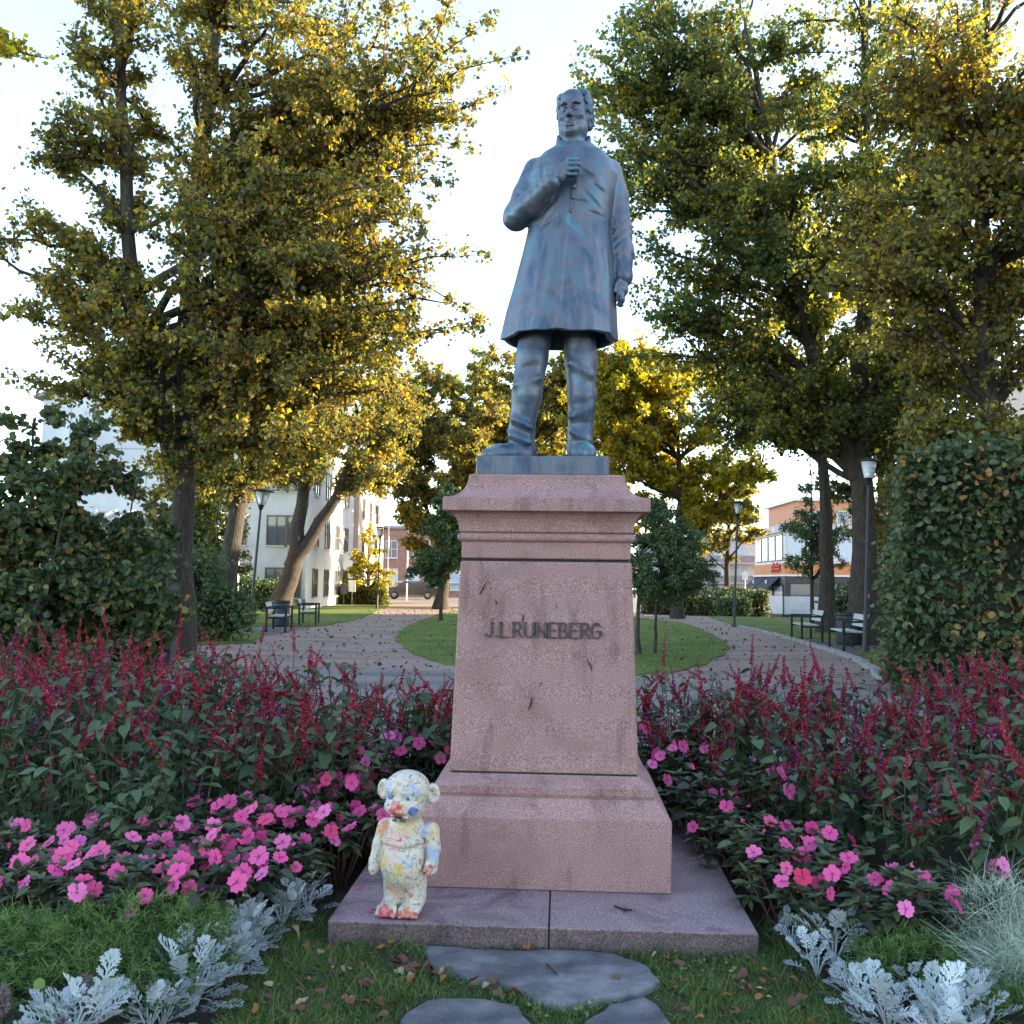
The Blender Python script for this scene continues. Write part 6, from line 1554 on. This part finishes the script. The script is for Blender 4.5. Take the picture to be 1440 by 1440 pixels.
def flower_mesh(seed, pm):
    rs = np.random.RandomState(seed); mb = MB()
    for k in range(5):
        a0 = k * 2 * math.pi / 5 + rs.normal(0, .06); w = 0.66 if k != 0 else 0.8; L = rs.uniform(0.92, 1.05); V = []
        for i, t in enumerate((0.08, 0.40, 0.72, 0.95)):
            for j, u in enumerate((-1, -0.5, 0, 0.5, 1)):
                half = (0.34, 0.56, 0.68, 0.50)[i] * (1.12 if k == 0 else 1.0)
                rr = L * t * (1 + (0.10 * (abs(u) == 0.5) - 0.10 * (abs(u) == 1) * t) * (i == 3)) - (0.03 if (i == 3 and u == 0) else 0)
                ang = a0 + u * half
                V.append((rr * math.cos(ang), rr * math.sin(ang), (0.0, 0.10, 0.03, 0.13, 0.06)[k] * t + 0.10 * t * t - 0.06 * abs(u) * t + rs.normal(0, .015)))
        F = [(i * 5 + j, (i + 1) * 5 + j, (i + 1) * 5 + j + 1, i * 5 + j + 1) for i in range(3) for j in range(4)]
        mb.add(V, F, 0)
    a = np.linspace(0, 6.28, 6, endpoint=False)
    mb.add(np.vstack([(0, 0, 0.16), np.stack([0.13 * np.cos(a), 0.13 * np.sin(a), np.full(6, 0.10)], 1)]), [(0, j + 1, (j + 1) % 6 + 1) for j in range(6)], 1)
    return mb.mesh('flower', [pm, M_EYE], True)
FLW = [flower_mesh(500 + k, M_PETAL) for k in range(5)]
FLWW = flower_mesh(520, M_WHITEP)
def impatiens(loc, sc, flowers, near, label):
    v = IMP[RB.randint(len(IMP))]; rz = RB.uniform(0, 6.28)
    o = empty('impatiens_plant', loc, 0, label, 'flower', 'pink impatiens plants'); o.scale = (sc, sc, sc)
    inst('stem', v[0], o, rot=(0, 0, rz))['kind'] = 'stuff'; inst('foliage', v[1], o, rot=(0, 0, rz))['kind'] = 'stuff'
    used = []
    for k in range(flowers):
        for tr_ in range(12):
            a = RB.uniform(0, 6.28); r_ = 0.24 * math.sqrt(RB.rand()); p = Vector((r_ * math.cos(a), r_ * math.sin(a) * 0.9 - 0.04, 0.335 - 1.1 * r_ * r_ + RB.uniform(-.02, .04)))
            if all((p - q).length > 0.06 for q in used): break
        used.append(p)
        s_ = RB.uniform(0.028, 0.040) / max(1.0, sc * 0.85); half = RB.rand()
        e = (R(RB.uniform(20, 70)) if half < 0.75 else R(RB.uniform(60, 100)), R(RB.normal(0, 22)), RB.uniform(-0.7, 0.7))
        inst('flower', FLW[RB.randint(5)], o, p, e, s_)
    for k in range(min(3, flowers // 2)):      # unopened buds
        a = RB.uniform(0, 6.28); r_ = RB.uniform(0.05, 0.23)
        inst('bud', FLW[RB.randint(5)], o, (r_ * math.cos(a), r_ * math.sin(a), 0.35 - 1.0 * r_ * r_), (R(RB.uniform(10, 80)), R(RB.normal(0, 25)), RB.uniform(0, 6.28)), (0.011, 0.011, 0.06))
    for k in range(near):
        a = RB.uniform(0, 6.28); r_ = RB.uniform(0.05, 0.22)
        inst('leaf', imp_leaf[RB.randint(3)], o, (r_ * math.cos(a), r_ * math.sin(a), 0.30 - 0.9 * r_ * r_ + RB.uniform(-.02, .02)), (RB.normal(0, .2), RB.uniform(-0.5, 0.35), a + RB.normal(0, .5)), RB.uniform(0.06, 0.09))
    return o
IL = [(-2.1, 4.40, 3), (-1.85, 4.48, 3), (-1.55, 4.55, 4), (-1.25, 4.62, 5), (-1.4, 4.85, 2), (-1.58, 3.80, 4), (-1.36, 3.78, 5), (-1.80, 3.78, 3), (-2.28, 4.15, 2), (-2.05, 3.92, 4), (-1.92, 4.22, 2), (-1.72, 3.92, 5), (-1.62, 4.18, 4), (-1.48, 3.95, 6), (-1.33, 4.15, 5), (-1.28, 3.86, 7), (-1.15, 4.08, 7), (-1.06, 4.32, 5), (-1.35, 4.42, 3), (-1.7, 4.42, 1), (-2.35, 4.45, 1),
      (-1.02, 4.62, 5), (-0.98, 4.92, 7), (-0.93, 5.2, 7), (-0.86, 5.5, 6), (-1.2, 4.75, 4), (-1.14, 5.1, 5), (-1.05, 5.6, 5), (-0.80, 5.85, 3), (-0.82, 4.72, 3), (-0.76, 5.1, 1), (-2.6, 4.3, 2), (-0.70, 6.02, 6, 1.45), (-0.42, 6.15, 5, 1.6), (-0.98, 5.95, 5, 1.4)]
for x, y, n_, *k_s in IL:
    n_ = int(round(n_ * 1.35))
    wh = 'beside the slab and the painted figure' if y > 4.5 else 'above the feathery green mound' if x < -1.4 else 'above the silver leaves'
    impatiens((x, y, 0.012), (k_s or [1.0])[0] * RB.uniform(0.95, 1.15), n_, 10 if y < 4.8 else 5, 'pink impatiens with %s flowers on dark leaves, %s' % ('many' if n_ > 5 else 'several' if n_ > 2 else 'few', wh))
IR = [(1.20, 4.18, 5), (1.22, 4.5, 5), (1.13, 4.85, 3), (1.10, 5.2, 3), (1.04, 5.55, 3), (1.34, 3.98, 4), (1.52, 3.82, 3), (1.62, 4.05, 2), (1.80, 3.88, 2), (2.0, 4.05, 2), (2.25, 4.0, 3), (1.45, 4.25, 2), (1.40, 4.62, 3), (0.98, 5.95, 2), (2.45, 4.15, 1), (1.10, 5.80, 6, 1.5), (0.90, 6.15, 6, 1.7), (1.22, 5.35, 5, 1.35)]
for x, y, n_, *k_s in IR:
    wh = 'along the edge of the stone slab' if x < 1.3 else 'over the silver leaves before the salvia' if x < 1.75 else 'beside the grey thread plant'
    impatiens((x, y, 0.012), (k_s or [1.0])[0] * RB.uniform(0.95, 1.12), n_, 9, 'pink impatiens with %s flowers on dark leaves, %s' % ('several' if n_ > 2 else 'few', wh))
o = empty('impatiens_plant', (-1.28, 5.95, 0.01), 0, 'pale white flowered impatiens between the red spikes', 'flower')
inst('foliage', IMP[0][1], o)['kind'] = 'stuff'
for p in ((0.0, -0.1, 0.42), (0.12, -0.12, 0.36), (-0.16, -0.1, 0.45), (0.05, -0.16, 0.30)): inst('flower', FLWW, o, p, (R(50), 0.2, 0.3), 0.034)

# --- silver dusty miller
def frond_mesh(seed):
    rs = np.random.RandomState(seed); mb = MB()
    arch = rs.uniform(0.10, 0.30)
    def P(t): return np.array((t, 0, 0.0 - arch * t * t))
    def ribbon(a, b_, w0, w1, n=2, curl=0.0):
        a = np.array(a, float); b_ = np.array(b_, float); d = b_ - a; s_ = np.array((-d[1], d[0], 0)); s_ /= np.linalg.norm(s_) + 1e-9
        V = []
        for i in range(n + 1):
            t = i / n; c = a + d * t + np.array((0, 0, curl * t * t)); w = w0 + (w1 - w0) * t
            V += [c - s_ * w + np.array((0, 0, 0.006)), c + s_ * w + np.array((0, 0, 0.006))]
        mb.add(V, [(2 * i, 2 * i + 1, 2 * i + 3, 2 * i + 2) for i in range(n)])
    ribbon(P(0), P(0.5), 0.020, 0.026); ribbon(P(0.5), P(1.0), 0.026, 0.022)
    for i, t in enumerate((0.30, 0.46, 0.62, 0.78, 0.92)):
        L = (0.20, 0.29, 0.31, 0.25, 0.16)[i] * rs.uniform(0.85, 1.15)
        for s_ in (-1, 1):
            an = R(52 - 5 * i) + rs.normal(0, .1); b0 = P(t + rs.normal(0, .015)); d = np.array((math.cos(an), s_ * math.sin(an), 0)); e = b0 + d * L
            e[2] = b0[2] + rs.uniform(0.0, 0.10) * L
            ribbon(b0, e, 0.022, 0.027, 2, 0.02)
            for q, (u, l2) in enumerate(((0.45, 0.11), (0.72, 0.10), (0.98, 0.085))):
                for s2 in (-1, 1):
                    a2 = an * s_ + s2 * R(38 if u < 0.9 else 24); p0 = b0 + (e - b0) * u
                    ribbon(p0, p0 + np.array((math.cos(a2), math.sin(a2), 0.08)) * l2 * rs.uniform(0.8, 1.2), 0.021, 0.014, 1)
    for s2 in (-1, 0, 1):
        ribbon(P(1.0), P(1.0) + np.array((math.cos(s2 * 0.5), math.sin(s2 * 0.5), 0)) * 0.13, 0.022, 0.015, 1)
    return mb.mesh('frond', M_DUSTY, False)
FR = [frond_mesh(600 + k) for k in range(5)]
def dusty(loc, sc, n, label, lean=(0, 0)):
    o = empty('silver_ragwort', loc, 0, label, 'plant', 'silver leaved plants edging the beds'); sc *= 0.62; o.scale = (sc,) * 3
    n = int(n * 1.35)
    mb = MB()
    for k in range(6):
        a = k * 1.05; mb.tube([(0, 0, 0), (0.03 * math.cos(a), 0.03 * math.sin(a), 0.09), (0.07 * math.cos(a), 0.07 * math.sin(a), 0.17)], 0.006, 5)
    mb.build('stem', M_DUSTY, o, True, kind='stuff')
    for k in range(n):
        a = k * 2.4 + RB.normal(0, .25); u = k / n; z = 0.03 + 0.18 * u + RB.uniform(-.02, .02); r_ = 0.085 * (1 - u * 0.6)
        pitch = -(0.12 + 1.05 * u) + RB.normal(0, .16)
        inst('frond', FR[RB.randint(5)], o, (r_ * math.cos(a) + lean[0] * u, r_ * math.sin(a) + lean[1] * u, z), (RB.normal(0, .25), pitch, a), RB.uniform(0.11, 0.17))
    return o
def along(P, step):
    out = []
    for (ax_, ay_), (bx_, by_) in zip(P[:-1], P[1:]):
        L = math.hypot(bx_ - ax_, by_ - ay_); n_ = max(1, int(L / step))
        out += [(ax_ + (bx_ - ax_) * i / n_, ay_ + (by_ - ay_) * i / n_) for i in range(n_)]
    return out
DL = along([(-0.93, 4.32), (-1.0, 4.1), (-1.06, 3.85), (-1.03, 3.6), (-1.07, 3.4), (-1.16, 3.24), (-1.32, 3.12), (-1.50, 3.0)], 0.08)
for i, (x, y) in enumerate(DL):
    wh = 'at the slab corner' if y > 4.15 else 'just below the slab corner' if y > 3.9 else 'in the middle of the row along the lawn' if y > 3.5 else 'at the lower bend of the row by the lawn' if y > 3.2 else 'at the bottom of the row beside the faded plumes'
    big = i in (11, 15, 18, 21, 23)
    sz_ = 1.25 if big else RB.uniform(0.75, 1.05)
    dusty((x + RB.normal(0, .035), y + RB.normal(0, .03), 0.012), sz_, 26 if big else 20, ('tall' if big else 'small' if sz_ < 0.9 else 'bushy') + ' silver lacy plant ' + wh, (RB.normal(0, .04), RB.normal(0, .04)))
for i, (x, y, s_, n_, lab) in enumerate(((1.17, 4.0, 0.8, 16, 'sparse silver lacy plant with long stems near the other slab corner'), (1.28, 3.80, 1.15, 20, 'upright silver lacy plant with a tall frond between pink flowers'), (1.18, 3.70, 0.85, 16, 'thin silver lacy plant over bare soil by the leafy grass'), (1.24, 3.46, 0.85, 18, 'small silver lacy plant between bare soil and the broad ones'), (1.27, 3.24, 1.05, 24, 'broad silver lacy plant lying on the lawn corner'), (1.42, 3.20, 1.1, 26, 'broad silver lacy plant below the small green mound'), (1.56, 3.22, 1.05, 24, 'broad silver lacy plant at the end below the thread plant'), (1.36, 3.05, 1.0, 22, 'silver lacy plant cut by the frame under the broad ones'), (1.44, 3.50, 0.8, 12, 'tiny silver lacy plant leaning out of the small green mound'))):
    dusty((x, y, 0.012), s_, n_, lab, (RB.normal(0, .03), RB.normal(0, .03)))

# --- feathery green mounds, thread plant, plumes
def blades(mb, P, D, L, w, rs, curve=0.25, nseg=2):
    n = len(P); s_ = np.cross(D, rs.normal(size=(n, 3))); s_ /= np.linalg.norm(s_, axis=1)[:, None] + 1e-9
    bend = rs.normal(size=(n, 3)) * curve; bend[:, 2] -= curve * 0.6
    V = []
    for i in range(nseg + 1):
        t = i / nseg; c = P + D * (L * t)[:, None] + bend * (L * t * t)[:, None]; ww = (w * (1 - 0.75 * t))[:, None]
        V += [c - s_ * ww, c + s_ * ww]
    V = np.stack(V, 1).reshape(-1, 3); k = 2 * (nseg + 1); i0 = np.arange(n)[:, None] * k
    F = np.concatenate([np.stack([i0 + 2 * i, i0 + 2 * i + 1, i0 + 2 * i + 3, i0 + 2 * i + 2], -1) for i in range(nseg)], 1).reshape(-1, 4)
    mb.add(V, F)
def mound(label, c, r, n, seed, name='feathery_mound', cat='plant'):
    rs = np.random.RandomState(seed); o = empty(name, (c[0], c[1], 0.01), 0, label, cat, 'feathery green mounds')
    K = 22; m = n // K; a = rs.uniform(0, 6.28, m); q = np.sqrt(rs.rand(m))
    lump = 1 + 0.22 * np.sin(a * 5 + q * 7 + seed) * q + 0.14 * np.sin(q * 13 + a * 3)
    X = np.stack([r[0] * q * np.cos(a), r[1] * q * np.sin(a), r[2] * lump * (0.35 + 0.65 * np.sqrt(np.maximum(0, 1 - q * q)) + rs.normal(0, .05, m))], 1)
    out = np.stack([np.cos(a) * q, np.sin(a) * q, np.full(m, 0.8)], 1); out += rs.normal(0, .35, (m, 3)); out /= np.linalg.norm(out, axis=1)[:, None]
    tpos = rs.uniform(-0.07, 0.015, (m * K, 1))
    P = np.repeat(X, K, 0) + np.repeat(out, K, 0) * tpos; D = np.repeat(out, K, 0) * 0.9 + rs.normal(0, .62, (m * K, 3)); D /= np.linalg.norm(D, axis=1)[:, None]
    mb = MB(); blades(mb, P, D, rs.uniform(0.020, 0.040, m * K), np.full(m * K, 0.0019), rs, 0.25, 1); mb.build('foliage', M_SANT, o, kind='stuff')
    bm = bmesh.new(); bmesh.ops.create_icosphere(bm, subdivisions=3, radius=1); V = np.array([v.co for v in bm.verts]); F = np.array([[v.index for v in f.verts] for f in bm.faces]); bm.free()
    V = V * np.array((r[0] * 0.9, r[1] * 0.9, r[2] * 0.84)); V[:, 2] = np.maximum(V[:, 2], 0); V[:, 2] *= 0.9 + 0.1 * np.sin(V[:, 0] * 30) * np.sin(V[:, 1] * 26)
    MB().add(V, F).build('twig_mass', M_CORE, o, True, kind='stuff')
    return o
mound('feathery green mound under the pink flowers at the bed front', (-1.42, 3.54), (0.40, 0.26, 0.27), 13000, 701)
mound('feathery green mound reaching the silver row by the lawn', (-1.22, 3.60), (0.24, 0.24, 0.25), 8000, 702)
mound('feathery green mound at the frame edge beside the faded plumes', (-1.78, 3.44), (0.36, 0.26, 0.26), 11000, 703)
mound('feathery green mound sloping down behind the large silver plant', (-1.40, 3.34), (0.34, 0.22, 0.20), 9000, 704)
mound('small feathery green mound between silver and grey thread plants', (1.50, 3.62), (0.24, 0.18, 0.19), 7000, 705)
mound('low feathery green mound below the grey thread plant', (1.80, 3.28), (0.24, 0.18, 0.14), 5000, 706)
def thread(label, c, r, n, seed):
    rs = np.random.RandomState(seed); o = empty('thread_plant', (c[0], c[1], 0.01), 0, label, 'plant', 'grey thread leaved plants')
    a = rs.uniform(0, 6.28, n); ph = np.arccos(rs.uniform(0.0, 1, n)); d = np.stack([np.sin(ph) * np.cos(a), np.sin(ph) * np.sin(a), np.cos(ph)], 1)
    P = d * np.array(r) * rs.uniform(0.35, 0.95, (n, 1)); P[:, 2] += 0.03; D = d + rs.normal(0, .6, (n, 3)); D /= np.linalg.norm(D, axis=1)[:, None]
    mb = MB(); blades(mb, P, D, rs.uniform(0.05, 0.12, n), np.full(n, 0.0016), rs, 0.8, 5); mb.build('foliage', M_CURL, o, kind='stuff'); return o
thread('tangled grey green thread plant at the frame edge by the pink flowers', (1.90, 3.74), (0.24, 0.22, 0.36), 3600, 711)
thread('lower tangled grey green thread plant beside the feathery mound', (1.84, 3.48), (0.22, 0.18, 0.24), 2400, 712)
def plume(label, loc, hs, seed):
    rs = np.random.RandomState(seed); o = empty('plume_flower', loc, 0, label, 'flower', 'faded plume flowers in the corner')
    for dx, dy, h, l in hs:
        MB().tube([(dx * .5, dy * .5, 0), (dx, dy, h)], 0.004, 5).build('stem', M_STEM, o, True)
        n = 420; t = rs.rand(n); a = rs.uniform(0, 6.28, n); w = 0.022 * np.sin(np.pi * (0.12 + 0.85 * t)) ; P = np.stack([dx + w * np.cos(a) * .6, dy + w * np.sin(a) * .6, h + l * t], 1); D = np.stack([np.cos(a), np.sin(a), np.full(n, 1.2)], 1); D /= np.linalg.norm(D, axis=1)[:, None]
        mb = MB(); blades(mb, P, D, rs.uniform(0.008, 0.018, n), np.full(n, 0.0018), rs, 0.3, 1); mb.build('plume', M_CELO, o)
    P = []; E_ = []; S = []
    for k in range(9): P.append((rs.normal(0, .03), rs.normal(0, .03), rs.uniform(0.02, 0.12))); E_.append((0, rs.uniform(-.4, .4), rs.uniform(0, 6.28))); S.append(rs.uniform(0.05, 0.09))
    for p, e, s_ in zip(P, E_, S): inst('leaf', imp_leaf[1], o, p, e, s_)
plume('faded pinkish plume flowers beside the large silver plant', (-1.36, 3.16, 0.01), [(0, 0, 0.10, 0.10), (0.04, -0.03, 0.08, 0.07), (-0.04, 0.01, 0.07, 0.07)], 721)
plume('faded grey plume flower alone in the bottom corner', (-1.60, 3.12, 0.01), [(0, 0, 0.09, 0.09)], 722)
plume('short faded plume flower in front of the feathery mound', (-1.36, 3.02, 0.01), [(0, 0, 0.06, 0.07)], 723)
plume('small pale plume poking out of the feathery mound top', (-1.52, 3.86, 0.01), [(0, 0, 0.22, 0.05)], 724)
o = empty('round_leaved_seedling', (-1.44, 3.06, 0.01), 0, 'yellow green seedling with round leaves on a thin stalk', 'plant')
MB().tube([(0, 0, 0), (0.01, 0, 0.12), (-0.01, 0, 0.22)], 0.003, 5).build('stem', M_STEM, o, True)
a = np.linspace(0, 6.28, 12, endpoint=False)
rl = MB().add(np.vstack([(0, 0, 0), np.stack([np.cos(a), np.sin(a), 0.12 + 0 * a], 1)]), [(0, j + 1, (j + 1) % 12 + 1) for j in range(12)]).mesh('leaf', M_ROUND, True)
for p, e, s_ in (((-0.015, -0.01, 0.22), (R(55), 0.7, 0.2), 0.017), ((0.02, -0.01, 0.12), (R(40), -0.4, 0), 0.020), ((-0.04, -0.02, 0.07), (R(50), 0.5, 0), 0.022), ((0.03, 0.0, 0.05), (R(70), -0.6, 0), 0.018), ((-0.06, 0.0, 0.03), (R(45), 0.2, 0), 0.020)): inst('leaf', rl, o, p, e, s_)

# ------------------------------------------------------------------ grass and fallen leaves
rs = np.random.RandomState(9)
STONES = [[(-0.35, 3.93), (-0.22, 3.93), (0.02, 3.89), (0.25, 3.90), (0.45, 3.86), (0.56, 3.74), (0.575, 3.6), (0.48, 3.49), (0.35, 3.44), (0.22, 3.375), (0.12, 3.41), (0.02, 3.52), (-0.13, 3.60), (-0.29, 3.71)],
          [(-0.37, 3.27), (-0.29, 3.44), (-0.13, 3.46), (0.06, 3.39), (0.11, 3.22), (0.0, 3.0), (-0.25, 3.0)], [(0.26, 3.28), (0.37, 3.42), (0.49, 3.485), (0.54, 3.40), (0.57, 3.2), (0.45, 3.0), (0.25, 3.05)]]
n = 46000
X = rs.uniform(-0.98, 1.18, n); Y_ = rs.uniform(3.0, 4.22, n)
bare = np.sin(X * 7 + 1) * np.sin(Y_ * 9 + X * 3) + 0.5 * np.sin(X * 17 + Y_ * 13)
keep = (bare > -0.75) | (rs.rand(n) < 0.25)
for S_ in STONES: keep &= ~in_poly(X, Y_, S_)
slabp = [(-0.735, 4.01), (0.995, 3.915), (1.1, 5.9), (-0.6, 5.9)]
keep &= ~in_poly(X, Y_, slabp)
X, Y_ = X[keep], Y_[keep]; n = len(X)
D = np.stack([rs.normal(0, .5, n), rs.normal(0, .5, n), np.ones(n)], 1); D /= np.linalg.norm(D, axis=1)[:, None]
L = rs.uniform(0.018, 0.050, n) * (1 + 0.5 * np.sin(X * 11) * np.sin(Y_ * 13)); L *= np.where(Y_ > 3.84, 1.25, 1.0)
mb = MB(); blades(mb, np.stack([X, Y_, np.full(n, 0.018)], 1), D, L, rs.uniform(0.0010, 0.0022, n), rs, 0.45, 2)
mb.build('grass', M_GRASS, kind='stuff')
# blades on the lawns, clumped small turf farther off
mb = MB()
for poly, n, (xa, xb, ya, yb) in ((LAWN_I, 17000, (-3.4, 6.6, 15.2, 34)), (LAWN_L, 14000, (-14, -5.4, 16, 34)), (LAWN_R, 12000, (5.8, 16, 13, 34))):
    X = rs.uniform(xa, xb, n); Y_ = ya + (yb - ya) * rs.rand(n) ** 1.6; k = in_poly(X, Y_, poly); X, Y_ = X[k], Y_[k]; n = len(X)
    D = np.stack([rs.normal(0, .45, n), rs.normal(0, .45, n), np.ones(n)], 1); D /= np.linalg.norm(D, axis=1)[:, None]
    blades(mb, np.stack([X, Y_, np.full(n, 0.028)], 1), D, rs.uniform(0.025, 0.065, n), rs.uniform(0.004, 0.009, n), rs, 0.45, 1)
mb.build('lawn_grass', M_GRASS, kind='stuff')
# clover and weeds at the foot of the slab
mb = MB(); P = []; E_ = []; S_ = []
for k in range(260):
    u = rs.rand(); x, y = (rs.uniform(-0.4, 1.05), rs.normal(3.90, 0.025)) if u < 0.45 else (rs.uniform(0.55, 0.9), rs.uniform(3.6, 3.9)) if u < 0.7 else (rs.uniform(-0.1, 0.45), rs.uniform(3.30, 3.47))
    if any(in_poly(np.array([x]), np.array([y]), s_)[0] for s_ in STONES): continue
    P.append((x, y, rs.uniform(0.025, 0.06))); E_.append((rs.normal(0, .5), rs.normal(0, .5), rs.uniform(0, 6.28))); S_.append(rs.uniform(0.012, 0.024))
stamp(mb, leaf_template(3, 0.42, 0.1, 0.2), np.array(P), np.array(E_), np.array(S_)); mb.build('weeds', M_SANT, kind='stuff')

# fallen leaves, each its own
LEAFCOL = {'brown': (0.13, 0.065, 0.035), 'orange': (0.33, 0.13, 0.03), 'pale tan': (0.36, 0.27, 0.16), 'reddish brown': (0.16, 0.05, 0.04)}
fl = {}
for cn, c in LEAFCOL.items():
    m = pmat('fallen_' + cn.replace(' ', '_'), [(0.3, tuple(x * 0.6 for x in c)), (0.7, tuple(x * 1.2 for x in c))], 30, rough=0.7)
    fl[cn] = [MB().add(*leaf_template(5, w, f_, d, 0.3, wv)).mesh('fallen_leaf', m, True) for w, f_, d, wv in ((0.36, 0.35, -0.25, 0.05), (0.30, 0.5, 0.3, 0.06), (0.40, 0.2, -0.1, 0.08))]
def drop(x, y, z, s_, cn, where):
    o = inst('fallen_leaf', fl[cn][RB.randint(3)], None, (x, y, z), (RB.normal(0, .35), RB.normal(0, .3), RB.uniform(0, 6.28)), s_)
    return tag(o, '%s fallen leaf %s' % (cn, where), 'leaf', 'fallen leaves on the grass and stones')
for k in range(30):
    x = RB.uniform(-0.42, 0.02); y = 3.74 - 0.62 * (x + 0.42) + RB.normal(0, .045)
    if in_poly(np.array([x]), np.array([y]), STONES[0])[0]: continue
    cn = ('brown', 'reddish brown', 'orange', 'pale tan')[RB.choice(4, p=(.42, .28, .15, .15))]
    drop(x, y, RB.uniform(0.035, 0.055), RB.uniform(0.035, 0.06), cn, 'curled in the gap between the slate stones')
for k in range(46):
    x, y = RB.uniform(-0.85, -0.36), RB.uniform(3.25, 3.98)
    cn = ('brown', 'reddish brown', 'orange', 'pale tan')[RB.choice(4, p=(.4, .28, .17, .15))]
    drop(x, y, RB.uniform(0.035, 0.05), RB.uniform(0.025, 0.05), cn, 'lying in the grass between the silver row and the slate')
for k in range(40):
    x, y = RB.uniform(0.58, 1.08), RB.uniform(3.28, 3.88)
    cn = ('brown', 'reddish brown', 'orange', 'pale tan')[RB.choice(4, p=(.4, .28, .17, .15))]
    drop(x, y, RB.uniform(0.035, 0.05), RB.uniform(0.025, 0.05), cn, 'lying in the grass to the slab corner side of the slate')
drop(-0.90, 4.02, 0.06, 0.075, 'pale tan', 'large and pale at the slab corner under the silver plant')
drop(0.42, 3.60, 0.055, 0.035, 'brown', 'alone on top of the large slate stone')
drop(0.86, 3.55, 0.05, 0.062, 'reddish brown', 'big and flat in the grass, the widest of them')
drop(1.62, 3.70, 0.17, 0.045, 'orange', 'caught on top of the small feathery mound')
drop(0.08, 3.905, 0.05, 0.05, 'orange', 'standing upright against the slab front near the joint')
# petals and twigs on the slab
pet = MB().add(*leaf_template(3, 0.42, 0.1, 0.1)).mesh('petal', M_PETAL, True)
for k, (x, y, s_, lab) in enumerate(((-0.585, 4.06, 0.030, 'pink petal lying on the slab beside the painted figure'), (-0.56, 4.075, 0.026, 'second pink petal overlapping it on the slab'), (-0.655, 4.36, 0.030, 'lone pink petal on the slab edge by the flowers'))):
    tag(inst('petal', pet, None, (x, y, 0.123), (0.1, 0.1, k * 2.0), s_), lab, 'petal', 'petals on the slab')
for pts, lab in (([(0.46, 4.16), (0.49, 4.12), (0.53, 4.11)], 'small forked dark twig on the slab near its front'), ([(0.50, 3.0), (0.5, 3.0)], None)):
    if lab:
        o = MB().tube([(x, y, 0.123) for x, y in pts], 0.004, 5).tube([(0.49, 4.12, 0.123), (0.50, 4.085, 0.124)], 0.003, 5).build('twig', M_TWIG)
        tag(o, lab, 'twig')
o = MB().tube([(0.155, 3.71, 0.054), (0.17, 3.66, 0.056), (0.185, 3.62, 0.053)], 0.0035, 5).build('twig', M_TWIG); tag(o, 'thin dark twig lying on the large slate stone', 'twig')
# leaf litter along the gravel path and under the trees
n = 5200; X = np.concatenate([rs.uniform(-7, 9, n), rs.normal(0, 1, 0)]); Y_ = 14.5 + 34 * rs.rand(n) ** 1.5
edge = np.abs(in_poly(X, Y_, LAWN_I).astype(int))
band = np.sin(Y_ * 2.1 + np.sin(X * 0.9) * 1.5) + 0.5 * np.sin(Y_ * 5.3 + X)
k = (band > 0.35) | (rs.rand(n) < 0.22); X, Y_ = X[k], Y_[k]; n = len(X)
inl = in_poly(X, Y_, LAWN_I) | in_poly(X, Y_, LAWN_L) | in_poly(X, Y_, LAWN_R)
P = np.stack([X, Y_, np.where(inl, 0.055, 0.016)], 1); k = ~inl | (rs.rand(n) < 0.35); P = P[k]
mb = MB(); leaf_quads(mb, P, rs, 0.085, droop=0.0, up=6.0)
mb.build('leaf_litter', leafmat('leaf_litter', [(0.0, (0.05, 0.032, 0.024)), (0.6, (0.10, 0.06, 0.04)), (0.9, (0.20, 0.12, 0.05)), (1.0, (0.30, 0.20, 0.06))], 0.0, 0.7), kind='stuff')
